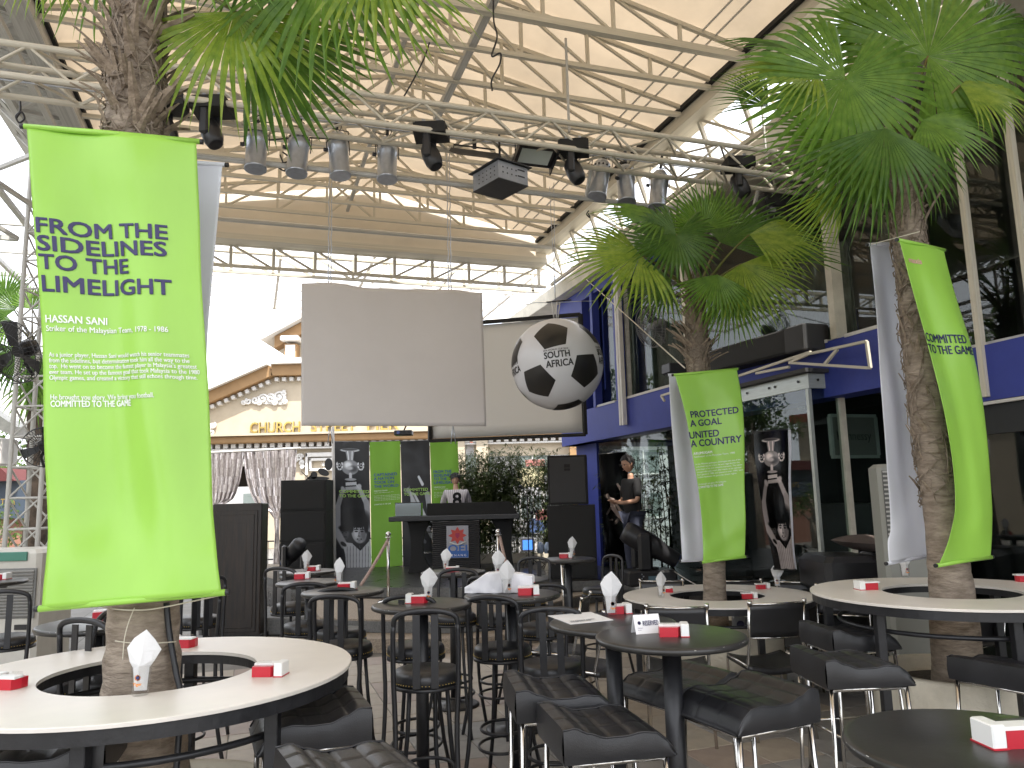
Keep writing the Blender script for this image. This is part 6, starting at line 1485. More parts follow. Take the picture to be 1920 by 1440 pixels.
    for s_ in 'lr':
        b = MB(); a_ = Vector(J['an'+s_]); f_ = Vector(J['to'+s_]); b.tube([a_+Vector((0, -.05, -.045)), a_+Vector((0, .03, -.035)), f_+Vector((0, .0, -.005)), f_+Vector((0, .07, -.01))], [.045, .05, .042, .03], 10); mk('shoe', b.mesh('shoe', blackplastic))
    return t
def J0(): 
    d = dict(pelvis=(0, 0, .95), waist=(0, .0, 1.10), chest=(0, .01, 1.30), neckb=(0, .0, 1.46), neck=(0, .015, 1.54))
    for s_, x in (('l', -1), ('r', 1)):
        d.update({'sh'+s_: (x*.175, 0, 1.40), 'el'+s_: (x*.225, .03, 1.13), 'wr'+s_: (x*.10, .24, 1.10), 'ha'+s_: (x*.05, .31, 1.13), 'hip'+s_: (x*.095, 0, .88), 'kn'+s_: (x*.10, .03, .50), 'an'+s_: (x*.11, 0, .09), 'to'+s_: (x*.12, .12, .045)})
    return d
mp0 = zst(1192, 1090, 11.5)
j = J0(); pm1 = person('young man in black polo shirt standing on the stage looking down at his hands', mp0, R(110), j, (0, .045, 1.665), Matrix.Rotation(R(-18), 3, 'X') @ Matrix.Rotation(R(10), 3, 'Z'), blackcloth, jeans)
b = MB()
for sx in (-1, 1): b.tube([Vector((sx*.032+.024*math.cos(a_), .155, 1.652+.017*math.sin(a_))) for a_ in [k*.5236 for k in range(13)]], .002, 4)
b.tube([(-.010, .157, 1.655), (.010, .157, 1.655)], .002, 4); b.tube([(-.056, .152, 1.655), (-.078, .05, 1.66)], .002, 4); b.tube([(.056, .152, 1.655), (.078, .05, 1.66)], .002, 4)
o = bpy.data.objects.new('glasses', b.mesh('glasses', blackmetal)); COL.objects.link(o); o.parent = pm1
def stripes():
    m = bpy.data.materials.new('striped_jersey'); m.use_nodes = True; t = m.node_tree; n = t.nodes; b = n['Principled BSDF']; tc = n.new('ShaderNodeTexCoord'); wv = n.new('ShaderNodeTexWave'); wv.inputs['Scale'].default_value = 9; wv.inputs['Distortion'].default_value = .6; rp = n.new('ShaderNodeValToRGB'); rp.color_ramp.elements[0].position = .06; rp.color_ramp.elements[0].color = (.12, .11, .12, 1); rp.color_ramp.elements[1].position = .14; rp.color_ramp.elements[1].color = (.50, .46, .46, 1)
    t.links.new(tc.outputs['Object'], wv.inputs[0]); t.links.new(wv.outputs[0], rp.inputs[0]); t.links.new(rp.outputs[0], b.inputs['Base Color']); b.inputs['Roughness'].default_value = .8; return m
j = J0()
for k, dy, dz in (('chest', .14, -.05), ('neckb', .20, -.06), ('neck', .24, -.05)): v = j[k]; j[k] = (v[0], v[1]+dy, v[2]+dz)
for s_, x in (('l', -1), ('r', 1)): j['sh'+s_] = (x*.185, .15, 1.33); j['el'+s_] = (x*.26, .22, 1.08); j['wr'+s_] = (x*.17, .42, 1.04); j['ha'+s_] = (x*.13, .50, 1.03)
hz = pY(848, 888, 14.25).z-.45; dj0 = zst(858, 1060, 14.3)
dj = person('man in striped jersey number eight bent over the stage desk with his back turned', dj0, R(8), j, (0, .30, 1.58), Matrix.Rotation(R(-38), 3, 'X'), stripes(), jeans)
b = MB(); text_on(b, '8', lambda u, v: Vector((-.075+.15*u, -.098+.11*max(0, (v*.2+1.10-1.10))*1.1, 1.10+.23*v)) , 0, 1, 0, 1, .025)
o = bpy.data.objects.new('number', b.mesh('number', blackcloth)); COL.objects.link(o); o.parent = dj; o.location = (0, -.035, 0)

# ================================================================== RIGHT SIDE THINGS
sf = thing('sofa', 'black leather lounge sofa in front of the glass pavilion', 'sofa', pz(1600, 1100, 0)); c = pY(1600, 1040, 6.9); zt5 = c.z
for k, (x0, x1) in enumerate(((1526, 1634), (1636, 1740))):
    a, q = pY(x0, 1040, 6.9), pY(x1, 1040, 6.9); b = MB(); b.box(Vector(((a.x+q.x)/2, 7.0, zt5-.16)), ((q.x-a.x)/2-.003, .34, .16), bev=.05); b.link('seat_block', leather, sf)
a, q = pY(1532, 1070, 6.9), pY(1735, 1070, 6.9); b = MB(); b.box(Vector(((a.x+q.x)/2, 7.02, (zt5-.33)/2)), ((q.x-a.x)/2, .3, (zt5-.33)/2)); b.link('base', dullblack, sf)
c = pY(1632, 1008, 7.0); c = Vector((c.x, 7.0, zt5+.085)); b = MB()
b.grid(lambda u, v: c+Vector(((2*u-1)*.30, (2*v-1)*.16, .0+.075*(1-(2*u-1)**2)**.6*(1-(2*v-1)**2)**.6-.03*(2*u-1)+.0)), 24, 16); b.grid(lambda u, v: c+Vector(((2*u-1)*.30, (2*v-1)*.16, -.075*(1-(2*u-1)**2)**.6*(1-(2*v-1)**2)**.6-.03*(2*u-1))), 24, 16)
tag(b.link('cushion', mat('brown_cushion', (.11, .085, .075), .9, bump=.4, bscale=80)), 'brown cushion lying on the black sofa', 'cushion')
ac = thing('air_cooler', 'grey louvred air cooler peeking out left of the long white banner', 'air cooler', pz(1650, 1080, 0)); a = pY(1651, 930, 6.1); zt6, zb6 = pY(1655, 870, 6.1).z, pY(1655, 1010, 6.1).z
b = MB(); b.box(Vector((a.x+.22, 6.2, (zt6)/2)), (.22, .1, zt6/2), bev=.03); b.link('case', mat('cooler_grey', (.28, .28, .25), .5), ac)
for k in range(16): b = MB(); z_ = zb6+(zt6-zb6-.06)*k/15; b.box(Vector((a.x+.2, 6.095, z_)), (.17, .006, .007)); b.link('louvre', mat('louvre_pale', (.42, .41, .38), .5), ac)
b = MB(); b.box(Vector((a.x+.2, 6.098, (zb6+zt6)/2-.03)), (.175, .003, (zt6-zb6)/2-.02)); b.link('grille_back', mat('mid_dark_grey', (.10, .10, .095), .6), ac)
# speaker lying on the pavilion roof with its white rack
la = pT(1338, 682, PT+.1); lb = pT(1530, 632, PT+.1); zsp = 3.1
lsp = thing('line_speaker', 'long black loudspeaker lying tilted on the pavilion roof', 'loudspeaker', (la+lb)/2)
ax_ = (lb-la).normalized(); up_ = TV.cross(ax_); up_ = up_ if up_.z > 0 else -up_
b = MB(); b.box((la+lb)/2, ((lb-la).length/2, .16, .135), (ax_, TV, up_), .02); b.link('cabinet', dullblack, lsp); b = MB(); b.box(lb+ax_*-.14, (.16, .165, .14), (ax_, TV, up_), .015); b.link('end_cap', darkgrey, lsp)
rk_ = thing('steel_rack', 'white tubular rack holding the long speaker above the pavilion', 'rack', (la+lb)/2-ZV*.3)
for (p, q) in (((1385, 705), (1520, 660)), ((1520, 663), (1625, 640)), ((1625, 640), (1632, 690)), ((1480, 680), (1632, 690)), ((1480, 680), (1520, 662)), ((1418, 700), (1480, 688)), ((1545, 685), (1570, 655)), ((1240, 742), (1262, 735)), ((1240, 742), (1246, 752))):
    bar('rack_tube', pT(*p, PT-.05), pT(*q, PT-.05), .026, steel, rk_)
# wall fans
def fan(lab, c, r, n, m=blackmetal, blades=True):
    t = thing('wall_fan', lab, 'fan', c); n = Vector(n).normalized(); x = n.cross(ZV).normalized(); y = n.cross(x)
    b = MB()
    for (rr_, zz) in ((r, 0), (r*.98, .05), (r*.7, .09), (r*.35, .11)): b.tube([c+(x*math.cos(a_)+y*math.sin(a_))*rr_+n*zz for a_ in [2*math.pi*k/32 for k in range(33)]], .004, 4, False)
    for k in range(40): a_ = 2*math.pi*k/40; e = x*math.cos(a_)+y*math.sin(a_); b.tube([c+e*.04+n*.115, c+e*r*.6+n*.10, c+e*r+n*.0], .003, 3, False); b.tube([c+e*.04-n*.08, c+e*r*.7-n*.06, c+e*r], .0025, 3, False)
    stuff(b.link('cage', m, t))
    for k in range(3):
        a_ = 2.09*k+.4; b = MB(); e = x*math.cos(a_)+y*math.sin(a_); f_ = n.cross(e); b.grid(lambda u, v: c+e*(.05+(r*.78)*u)+f_*((v-.5)*(.10+.14*u)*r*2.2)+n*(.03*(v-.5)), 6, 4); b.link('blade', blackplastic, t)
    b = MB(); b.lathe(c-n*.20, [(.001, 0), (.06, .01), (.07, .06), (.06, .14), (.045, .19)], 18, (x, y, n)); b.link('motor', m, t)
    b = MB(); q = c-n*.15; b.tube([q, q-ZV*.14+x*.03, q-ZV*.25-n*.05], .016, 6); b.link('bracket', m, t)
fan('grey wall fan on the blue building left of the middle palm crown', pY(1222, 612, 9.6), .27, (-.85, -.4, -.25), mat('fan_grey', (.18, .18, .18), .5, .5))
fan('large blurred cage fan at the left edge beside the tower', pY(28, 660, 6.2), .26, (-.3, -1, -.45))
fan('cage fan low on the left tower behind the banner edge', pY(82, 838, 8.6), .22, (.5, -1, -.2))
sm_ = thing('wall_speaker', 'small dark box speaker mounted under the upper window left of the middle palm', 'loudspeaker', pY(1262, 695, 9.3)); b = MB(); b.box(pY(1264, 692, 9.3), (.12, .10, .06), (TV, DV, ZV), .01); b.link('cabinet', blackplastic, sm_)
# projector on the backdrop bar
pjc = pY(757, 812, 14.0); pr2 = thing('small_projector', 'small black projector clamped above the backdrop banners', 'projector', pjc); b = MB(); b.box(pjc, (.16, .12, .045), bev=.01); b.link('body', blackplastic, pr2); b = MB(); b.lathe(pjc+Vector((-.08, -.12, 0)), [(.03, 0), (.03, .02)], 14, (Vector((1, 0, 0)), ZV, Vector((0, -1, 0)))); b.link('lens', MATS['blue_lens'], pr2)
b = MB(); b.tube([pjc+ZV*.04, pjc+ZV*.25+Vector((.1, 0, 0))], .015, 6); b.link('arm', blackmetal, pr2)
# big air cooler at the left
c = Vector((pY(20, 1130, 8.4).x, 8.4, 0)); zt7 = pY(30, 1030, 8.2).z; co = thing('air_cooler', 'large beige evaporative air cooler at the left behind the bar stools', 'air cooler', c)
coolm = mat('cooler_beige', (.52, .50, .45), .5, var=.05)
b = MB(); b.box(c+Vector((-.02, 0, zt7/2)), (.50, .33, zt7/2), bev=.04); b.link('case', coolm, co)
gx0, gx1 = pY(-25, 1100, 8.05).x, pY(66, 1100, 8.05).x; gz0, gz1 = pY(30, 1160, 8.05).z, pY(30, 1066, 8.05).z
b = MB(); b.box(Vector(((gx0+gx1)/2, 8.065, (gz0+gz1)/2)), ((gx1-gx0)/2, .01, (gz1-gz0)/2), bev=.004); b.link('grille_frame', mat('mid_grey', (.17, .17, .165), .5), co)
for k in range(15): z_ = gz0+.03+(gz1-gz0-.06)*k/14; b = MB(); b.box(Vector(((gx0+gx1)/2, 8.048, z_)), ((gx1-gx0)/2-.02, .012, .008), (Vector((1, 0, 0)), Vector((0, .8, .6)), Vector((0, -.6, .8)))); b.link('louvre', mat('louvre_grey', (.24, .235, .22), .5), co)
b = MB(); b.box(Vector(((gx0+gx1)/2-.1, 8.06, gz1+.12)), (.24, .012, .045), bev=.004); b.link('control_panel', mat('teal_panel', (.06, .20, .15), .4), co); b = MB(); b.box(Vector((pY(40, 1175, 8.06).x, 8.06, pY(40, 1176, 8.06).z)), (.07, .006, .025)); b.link('handle_recess', blackplastic, co)

# ================================================================== SHINY CURTAINS
def silver():
    m = mat('silver_strand', (.45, .40, .40), .28, .75, scale=20, col2=(.72, .68, .68)); return m
silv = silver()
def fringe(lab, xl, xr, ytl, ytr, gx, gy, yb, Y, n, seed):
    t = thing('fringe_curtain', lab, 'curtain', pY((xl+xr)/2, (ytl+ytr)/2, Y)); b = MB(); rnd = random.Random(seed)
    for k in range(n):
        u = (k+rnd.random())/n; x0 = xl+(xr-xl)*u; y0 = ytl+(ytr-ytl)*u; dep = Y+.06*math.sin(u*40)+rnd.uniform(-.05, .05)
        xg = gx+(u-.5)*9; pts = [(x0, y0), (x0+(xg-x0)*.10, y0+(gy-y0)*.4), (x0+(xg-x0)*(.40), y0+(gy-y0)*.78), (xg, gy), (xg+rnd.uniform(-2, 2), yb)]
        ps_ = smooth_line([pY(a, q, dep) for a, q in pts], 3); w_ = .012
        for p, q in zip(ps_, ps_[1:]):
            tw = rnd.uniform(-.6, .6); d = Vector((w_*math.cos(tw), w_*math.sin(tw), 0)); b.quad(p-d, p+d, q+d, q-d)
    stuff(b.link('strands', silv, t)); p, q = pY(xl-3, ytl-2, Y), pY(xr+8, ytr-3, Y); b = MB(); b.tube([p, q], .025, 6); b.link('rod', whitest, t)
fringe('silver fringe curtain gathered left, next to the green banner edge', 388, 456, 851, 848, 402, 960, 1060, 15.5, 150, 1)
fringe('silver fringe curtain gathered in the middle above the stage left end', 457, 556, 848, 843, 519, 972, 1058, 15.5, 260, 2)

# ================================================================== CHURCH STREET BUILDING
YG = 30.
def gp_(x, y, dy=0.): p = pY(x, y, YG); return Vector((p.x, YG-dy, p.z))
gb = thing('pier_building', 'cream gabled building with ochre cornices and brass CHURCH STREET PIER letters', 'building', Vector((gp_(700, 900).x, YG, 0)))
def gpoly(name, px, d0, d1, m): 
    b = MB(); b.prism([gp_(x, y, d1) for x, y in px], (0, d1-d0, 0)); return b.link(name, m, gb)
xL, xR = gp_(240, 830).x, gp_(1092, 830).x; zc = gp_(500, 825).z; xr_ = lambda x: gp_(x, 800).x
apex_l, apex_r = 512, 800
# pediment wall
zt8 = gp_(520, 700).z; xa, xb_ = gp_(515, 700).x, gp_(815, 700).x
slope = (gp_(512, 700).z-gp_(392, 752).z)/(gp_(512, 700).x-gp_(392, 752).x); xl0 = xa-(zt8-zc-.1)/slope; xr0 = xb_+(zt8-zc-.1)/slope
b = MB(); b.prism([Vector((x, YG, z)) for x, z in ((xl0, zc+.1), (xr0, zc+.1), (xb_, zt8), (xa, zt8))], (0, 5, 0)); b.link('pediment_wall', plaster, gb)
def band(pts, w_, d, m, name, off=0.):
    for (x0, z0), (x1, z1) in zip(pts, pts[1:]):
        a, q = Vector((x0, 0, z0)), Vector((x1, 0, z1)); dd = (q-a).normalized(); nn = Vector((-dd.z, 0, dd.x)); b = MB(); e = .002*off
        b.prism([Vector((p.x, YG-d, p.z)) for p in (a+nn*off, q+nn*off, q+nn*(off+w_), a+nn*(off+w_))], (0, d-.01, 0)); b.link(name, m, gb)
rk = [(xl0-.3, zc+.1-.3*slope), (xa, zt8), (xb_, zt8), (xr0+.3, zc+.1-.3*slope)]
band(rk, .42, .45, orange, 'raking_moulding', -.15); band(rk, .22, .7, whitest, 'raking_fascia', .27)
den = []
for (x0, z0), (x1, z1) in zip(rk, rk[1:]):
    L_ = math.hypot(x1-x0, z1-z0); n_ = int(L_/.29); dd = Vector(((x1-x0)/L_, 0, (z1-z0)/L_)); nn = Vector((-dd.z, 0, dd.x))
    for k in range(n_):
        c_ = Vector((x0, YG-.12, z0))+dd*(.29*(k+.5))-nn*.27; b = MB(); b.box(c_, (.07, .12, .07), (dd, Vector((0, 1, 0)), nn)); b.link('dentil', whitest, gb)
b = MB(); b.box(Vector(((xL+xR)/2, YG-.28, zc+.0)), ((xR-xL)/2, .28, .14), bev=.04); b.link('cornice', orange, gb); b = MB(); b.box(Vector(((xL+xR)/2, YG-.35, zc+.17)), ((xR-xL)/2+.05, .36, .04)); b.link('cornice_cap', plaster, gb)
b = MB(); b.box(Vector(((xL+xR)/2, YG-.14, zc-.36)), ((xR-xL)/2, .14, .03)); b.link('dentil_rail', whitest, gb)
k = 0; x = xL
while x < xR: b = MB(); b.box(Vector((x, YG-.15, zc-.23)), (.085, .15, .08)); b.link('dentil', whitest, gb); x += .30
# lower wall with arched opening
ax0, ax1, azs = gp_(400, 900).x, gp_(500, 900).x, gp_(450, 905).z; zl = zc-.14
arc = [Vector(((ax0+ax1)/2+(ax1-ax0)/2*math.cos(a_), YG, azs+(ax1-ax0)/2*.75*math.sin(a_))) for a_ in [math.pi*k/16 for k in range(17)]]
b = MB(); b.prism([Vector((xL, YG, zl)), Vector((xL, YG, 0)), Vector((ax0, YG, 0))]+arc[::-1]+[Vector(((ax0+ax1)/2, YG, zl))], (0, .5, 0)); b.prism([Vector(((ax0+ax1)/2, YG, zl))]+arc[:9][::-1]+[Vector((ax1, YG, 0)), Vector((gp_(860, 900).x, YG, 0)), Vector((gp_(860, 900).x, YG, zl))], (0, .5, 0)); b.link('lower_wall', plaster, gb)
b = MB(); b.tube([p-Vector((0, .05, 0)) for p in arc], .16, 6); b.link('arch_trim', whitest, gb)
b = MB(); b.box(Vector(((ax0+ax1)/2, YG+2.5, azs+.5)), (2., .05, .6)); b.link('porch_ceiling', darkwood, gb)
for x in (862, 905, 1078): p = gp_(x, 850); b = MB(); b.box(Vector((p.x, YG-.1, zl/2)), (.22, .3, zl/2)); b.link('pier', orange if x == 1078 else plaster, gb)
b = MB(); b.box(Vector((gp_(985, 840).x, YG+.2, zl-.35)), (2.0, .2, .35)); b.link('lintel', plaster, gb)
# framed panel with star, corbel, scrolls
def relief(px, th=.06):
    for (x0, y0, x1, y1) in px: a, q = gp_(x0, y0, .1), gp_(x1, y1, .1); b = MB(); b.box((a+q)/2, (abs(q.x-a.x)/2+.03, .08, abs(q.z-a.z)/2+.03), bev=.02); b.link('panel_frame', whitest, gb)
relief([(576, 851, 700, 853), (583, 861, 640, 862), (583, 880, 640, 881), (583, 861, 584, 881), (576, 851, 577, 890)])
sc_ = gp_(608, 871, .12); b = MB()
for k in range(8): a_ = k*math.pi/4; b.tube([sc_, sc_+Vector((.12*math.cos(a_), 0, .12*math.sin(a_)))], [.02, .005], 5)
b.link('star_relief', whitest, gb)
def scroll(px, name='scroll_relief'):
    b = MB()
    for (x, y, r_, tw, a0) in px:
        c_ = gp_(x, y, .08); pts = []
        for k in range(26): t_ = k/25; a_ = a0+tw*t_*9; rr_ = r_*(1-t_*.85)*YG/FOC; pts.append(c_+Vector((rr_*math.cos(a_), -.02*t_, rr_*math.sin(a_))))
        b.tube(pts, .045, 6)
    b.link(name, whitest, gb)
scroll([(524, 745, 12, 1, -1.), (509, 748, 9, -1, 2), (494, 749, 10, 1, 0), (480, 751, 8, -1, 1), (467, 753, 6, 1, 2), (458, 755, 4, -1, 0), (534, 738, 5, 1, 1), (535, 754, 4, -1, 1), (517, 755, 5, 1, 3), (488, 756, 4, 1, 3)])
b = MB(); b.prism([gp_(x, y, .05) for x, y in ((452, 757), (538, 759), (537, 735), (515, 738), (485, 744))], (0, .05, 0)); b.link('scroll_plate', whitest, gb)
scroll([(392, 803, 9, 1, 0), (400, 798, 6, -1, 1), (398, 811, 6, 1, 2), (388, 812, 6, 1, 2)]); scroll([(563, 858, 7, 1, 0), (566, 868, 5, -1, 2), (568, 876, 4, 1, 0), (556, 862, 5, 1, 1)])
# brass letters
for (s_, x0, x1) in (('CHURCH', 470, 563), ('STREET', 584, 668), ('PIER', 690, 748)):
    ztx = gp_(480, 812).z; a = gp_(x0, 812); q = gp_(x1, 812); b = MB(); text_flat(b, s_, (a.x, YG-.10, ztx), (1, 0, 0), ZV, q.x-a.x, .40, .01); me_ = b.mesh('sign_letters', gold); o = put('sign_letters', me_, gb); md = o.modifiers.new('t', 'SOLIDIFY'); md.thickness = .07
# upper storey
zu0, zu1 = zt8+.45, gp_(560, 620).z; ux0 = gp_(533, 660).x; ux1 = gp_(800, 660).x; zpk = gp_(565, 600).z
b = MB(); xm = (ux0+ux1)/2; e0_, e1_ = gp_(492, 640), gp_(565, 601); sl2 = (e1_.z-e0_.z)/(e1_.x-e0_.x); zp = e0_.z+sl2*(xm-e0_.x)
b.prism([Vector((ux0+.1, YG+.5, zt8)), Vector((ux1-.1, YG+.5, zt8)), Vector((ux1-.1, YG+.5, e0_.z+.3)), Vector((xm, YG+.5, zp)), Vector((ux0+.1, YG+.5, e0_.z+.3))], (0, 4, 0)); b.link('upper_wall', plaster, gb)
b = MB()
for sg_ in (0, 1):
    A_ = Vector((e0_.x, YG-.3, e0_.z)); B_ = Vector((xm, YG-.3, zp))
    if sg_: A_.x = 2*xm-A_.x
    b2 = MB(); b2.prism([A_, B_, B_+ZV*.22, A_+ZV*.22] if not sg_ else [A_, A_+ZV*.22, B_+ZV*.22, B_], (0, 5, 0)); b2.link('roof_slope', whitest, gb)
    A2 = A_+(B_-A_)*.12; b2 = MB(); b2.prism([A2-ZV*.02, B_-ZV*.02, B_-ZV*.5, A2-ZV*.5], (0, .6, 0)); o = b2.link('gable_moulding', orange, gb); o.location.y += .4
for xx in (ux0+.25, ux1-.25):
    b = MB(); b.box(Vector((xx, YG+.2, (zu0+gp_(535, 645).z)/2)), (.24, .24, (gp_(535, 645).z-zu0)/2)); b.link('corner_column', orange, gb); b = MB(); b.box(Vector((xx, YG-.06, (zu0+gp_(535, 645).z)/2)), (.19, .03, (gp_(535, 645).z-zu0)/2-.05), bev=.01); b.link('column_panel', whitest, gb)
    b = MB(); b.box(Vector((xx, YG-.07, (zu0+gp_(535, 645).z)/2)), (.09, .04, (gp_(535, 645).z-zu0)/2-.25)); b.link('column_inset', plaster, gb)
    for zz, w_ in ((gp_(535, 636).z, .36), (zu0-.02, .33)): b = MB(); b.box(Vector((xx, YG+.1, zz)), (w_, .36, .10), bev=.03); b.link('column_cap', whitest, gb)

# ================================================================== FAR STREET AND LEFT SIDE
wf = mat('pale_facade', (.40, .40, .40), .8, var=.06, scale=.5); roofred = mat('terracotta', (.28, .08, .05), .8, var=.2, scale=3, bump=.4, bscale=12)
def house(lab, c, w_, d, h, m, roofm, nwin=4, floors=2, pitched=True):
    t = thing('street_house', lab, 'building', c); c = Vector(c); b = MB(); b.box(c+ZV*h/2, (w_/2, d/2, h/2)); b.link('wall', m, t)
    b = MB()
    if pitched: b.prism([c+Vector((-w_/2-.4, -d/2-.4, h)), c+Vector((w_/2+.4, -d/2-.4, h)), c+Vector((w_/2-1, 0, h+1.8)), c+Vector((-w_/2+1, 0, h+1.8))], (0, .15, 0)); b.quad(c+Vector((-w_/2-.4, -d/2-.4, h)), c+Vector((w_/2+.4, -d/2-.4, h)), c+Vector((w_/2-1, 0, h+1.8)), c+Vector((-w_/2+1, 0, h+1.8)))
    else: b.box(c+ZV*(h+.15), (w_/2+.2, d/2+.2, .15))
    b.link('roof', roofm, t)
    for f_ in range(floors):
        for k in range(nwin):
            x = c.x-w_/2+w_*(k+.5)/nwin; z = h/floors*(f_+.5); b = MB(); b.box(Vector((x, c.y-d/2-.01, z)), (w_/nwin*.28, .04, h/floors*.27)); o = b.link('window', darkglass, t); b = MB(); b.box(Vector((x, c.y-d/2-.03, z-h/floors*.29)), (w_/nwin*.32, .08, .05)); b.link('sill', whitest, o)
            b = MB(); b.box(Vector((x, c.y-d/2-.05, z)), (.03, .03, h/floors*.27)); b.link('frame', whitest, o)
house('pale two storey shophouse seen through the arch beyond the silver curtains', (-14.5, 48, 0), 14, 8, 6.0, wf, roofred, 5, 2)
house('white shophouse far behind the bamboo at the back of the stage', (2.5, 46, 0), 18, 8, 4.6, wf, roofred, 6, 2)
hh = thing('sign_house', 'low building with dark sign band and gold letters at the left edge', 'building', (-16, 20, 0))
bl_ = lambda x, y: pY(x, y, 18)
b = MB(); a, q = bl_(-150, 905), bl_(40, 972); b.box(Vector(((a.x+q.x)/2, 18.4, (a.z+q.z)/2)), ((q.x-a.x)/2, .3, abs(a.z-q.z)/2)); b.link('sign_band', mat('slate_blue', (.05, .07, .10), .5), hh)
b = MB(); b.box(Vector(((a.x+q.x)/2, 18.6, q.z/2-.1)), ((q.x-a.x)/2, .3, q.z/2+.1)); b.link('shop_wall', mat('coral_wall', (.30, .15, .11), .7), hh)
b = MB(); p = bl_(2, 947); text_flat(b, 'Tram', Vector((p.x-.05, 18.06, p.z)), (1, 0, 0), ZV, .32, .14, .02); o = b.link('sign_letters', gold, hh); b = MB(); text_flat(b, 'Chicken', Vector((p.x-.9, 18.06, p.z)), (1, 0, 0), ZV, .75, .16, .02); b.link('sign_letters', gold, hh)
b = MB(); a2, q2_ = bl_(-150, 906), bl_(24, 885); b.prism([Vector((a2.x, 17.9, a2.z)), Vector((bl_(32, 912).x, 17.9, a2.z)), Vector((bl_(5, 880).x, 17.9, q2_.z+.1)), Vector((a2.x, 17.9, q2_.z+.1))], (0, 2, 0)); b.link('tiled_roof', mat('maroon_tiles', (.09, .02, .02), .8, bump=.6, bscale=20), hh)
el = thing('eave_roof', 'grey corrugated eave with white air conditioner box at the left edge', 'roof', pY(0, 780, 11)); ev = lambda x, y, Y=11.: pY(x, y, Y)
b = MB(); b.prism([ev(-120, 700), ev(30, 800), ev(28, 818), ev(-120, 760)], (0, 3, 0)); b.link('eave', steelg, el); b = MB(); p = ev(-8, 848); b.box(p, (.2, .2, .19), bev=.02); b.link('condenser', whitest, el)
b = MB()
for k in range(5): b.box(p+Vector((.05, -.205, -.12+.05*k)), (.13, .004, .008))
stuff(b.link('condenser_slot', darkgrey, el))
# palm behind the tower
bpx = pY(66, 900, 10.6); bpm = thing('palm_tree', 'fan palm behind the left lattice tower with dark shaggy trunk', 'palm tree', (bpx.x, 10.6, 0))
b = MB(); b.tube([Vector((bpx.x, 10.6, 0)), pY(70, 960, 10.6), pY(72, 820, 10.6), pY(66, 700, 10.6), pY(60, 640, 10.6)], [.2, .14, .13, .13, .09], 14); b.link('trunk', mat('dark_bark', (.06, .045, .035), .95, bump=1, bscale=20, scale=10, col2=(.16, .12, .09)), bpm)
cwn = pY(60, 640, 10.6)
for k, (hx, hy, tx, ty) in enumerate(((20, 600, -60, 640), (30, 580, -20, 540), (60, 580, 70, 520), (20, 650, -40, 730), (90, 600, 130, 560), (50, 660, 30, 760), (85, 700, 105, 790), (10, 560, -30, 500))):
    frond(bpm, cwn, pY(hx, hy, 10.5-.1*(k % 3)), pY(tx, ty, 10.3), (0, -1, .3), 170, 30, .12, 2 if k % 2 else 0, seed=900+k)
# trees: leafy crowns for the background and for what the windows mirror
treem = mat('tree_leaf', (.035, .075, .015), .7, scale=12, col2=(.11, .17, .03), trans=.3)
def tree(lab, c, h, r_, n, seed, grp=None):
    t = thing('leafy_tree', lab, 'tree', c, group=grp); c = Vector(c); rnd = random.Random(seed); b = MB(); b.tube([c, c+Vector((.1, 0, h*.35)), c+Vector((0, .1, h*.6))], [.18, .14, .09], 8); tk = b.link('trunk', barkm, t)
    cl_ = [c+Vector((rnd.gauss(0, r_*.45), rnd.gauss(0, r_*.45), h*.72+rnd.gauss(0, r_*.35))) for _ in range(14)]
    for q in cl_[:7]: b = MB(); b.tube([c+ZV*h*.45, q], [.07, .02], 5); b.link('limb', barkm, t)
    b = MB()
    for _ in range(n):
        q = rnd.choice(cl_); d = Vector((rnd.gauss(0, 1), rnd.gauss(0, 1), rnd.gauss(0, 1))).normalized()*r_*.42*rnd.random()**.4; p = q+d; s_ = rnd.uniform(.08, .16)*(r_/2); u = Vector((rnd.gauss(0, 1), rnd.gauss(0, 1), rnd.gauss(0, 1))).normalized(); v = u.cross(d.normalized() if d.length else ZV).normalized(); b.poly([p-u*s_, p+v*s_*.5, p+u*s_, p-v*s_*.5])
    stuff(b.link('crown', treem, t))
tree('green tree beyond the maroon roof at the left edge', (pY(5, 870, 26).x-1.0, 26, 0), 4.1, 1.9, 2600, 5)
tree('small green tree glimpsed under the sign band at the left', (pY(10, 985, 16.5).x-.3, 16.5, 0), 1.5, .8, 900, 6)
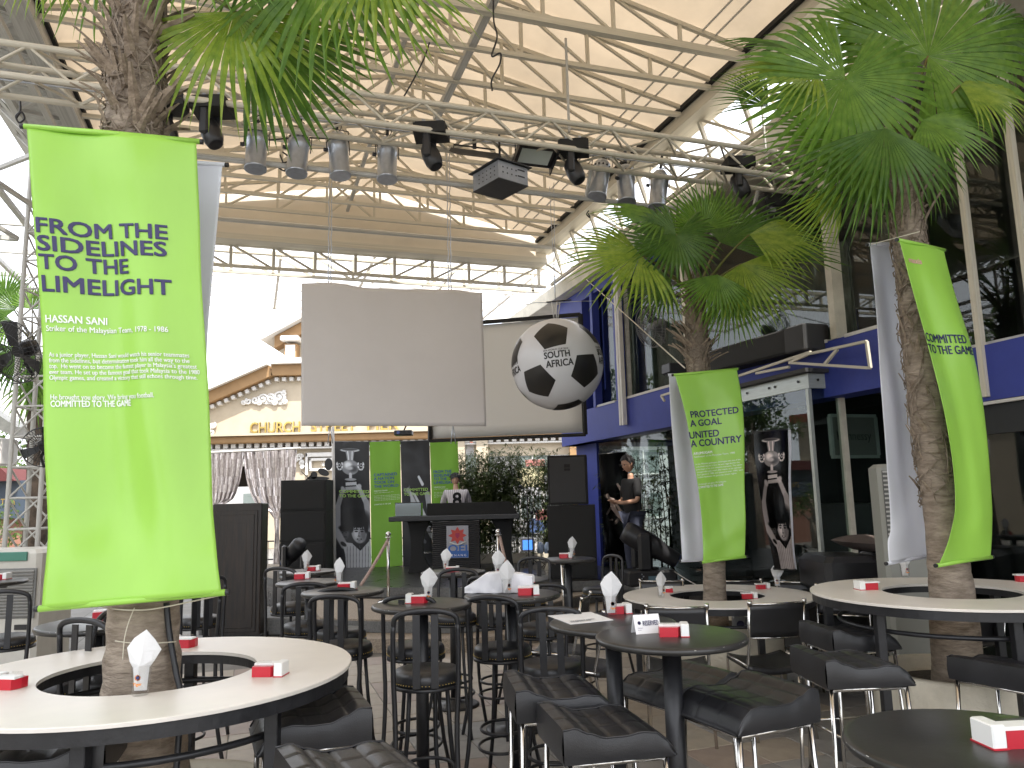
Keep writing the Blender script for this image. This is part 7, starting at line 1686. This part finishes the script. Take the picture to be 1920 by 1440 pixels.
for k, (x, y, h, r_) in enumerate(((-11, 9, 5.5, 2.6), (-12, 4, 6, 2.8), (-10, -2, 5.5, 2.6), (-9, -20, 6, 3), (3, -23, 5.5, 3), (12, -21, 6, 3), (-8.9, 17, 5.6, 1.0), (-10.7, 20.5, 6.2, 1.2), (-12.5, 24, 6.8, 1.4), (-14.7, 28, 7.5, 1.7))):  # trees behind the banner are unseen, added to darken what the glass mirrors
    tree(('leafy street tree outside, ' + ('beyond the skylight lattice at the left', 'left of the camera side', 'left and behind the viewer', 'far behind the viewer at the left', 'far behind the viewer', 'far behind the viewer at the right', 'nearest one hidden behind the big green banner', 'second one behind the big green banner', 'third one behind the big green banner', 'farthest one behind the big green banner')[k]), (x, y, 0), h, r_, 2600, 70+k, 'street trees around the courtyard')
house('row of dark shops outside the left side of the courtyard', (-19, 5, 0), 6, 30, 4.2, plaster, roofred, 3, 1, False)
# distant people-free street clutter behind bamboo: coloured boards and a fence
for k, (x, y, w_, h_, c_, nm) in enumerate(((995, 895, .42, .30, (.55, .50, .30), 'pale yellow'), (1003, 868, .30, .10, (.40, .16, .14), 'red'), (1018, 966, .22, .16, (.38, .12, .12), 'small red'), (1030, 985, .6, .22, (.04, .07, .16), 'blue'))):
    c = pY(x, y, 24.); o = MB(); o.box(c, (w_, .04, h_), bev=.01); q = thing('shop_board', '%s shop board glimpsed through the bamboo' % nm, 'shop sign', Vector((c.x, 24, 0))); o.link('board', mat('board_'+nm.replace(' ', '_'), c_, .6), q); b = MB()
    for dx in (-.8, .8): b.tube([Vector((c.x+dx*w_, 24.05, 0)), Vector((c.x+dx*w_, 24.05, c.z))], .03, 6)
    b.link('board_legs', steelg, q)
rl_ = thing('street_railing', 'thin dark street railing seen behind the stage', 'railing', pY(980, 1010, 19)); y0 = 18.5; xa_, xb2 = pY(400, 1000, y0).x, pY(1060, 1000, y0).x; zr = pY(980, 1003, y0).z
for z_ in (zr, zr-.42): bar('rail', Vector((xa_, y0, z_)), Vector((xb2, y0, z_)), .035, blackmetal, rl_, True)
nb_ = int((xb2-xa_)/.16)
for k in range(nb_): x = xa_+(xb2-xa_)*k/nb_; bar('baluster', Vector((x, y0, .02)), Vector((x, y0, zr)), .016, blackmetal, rl_, True)
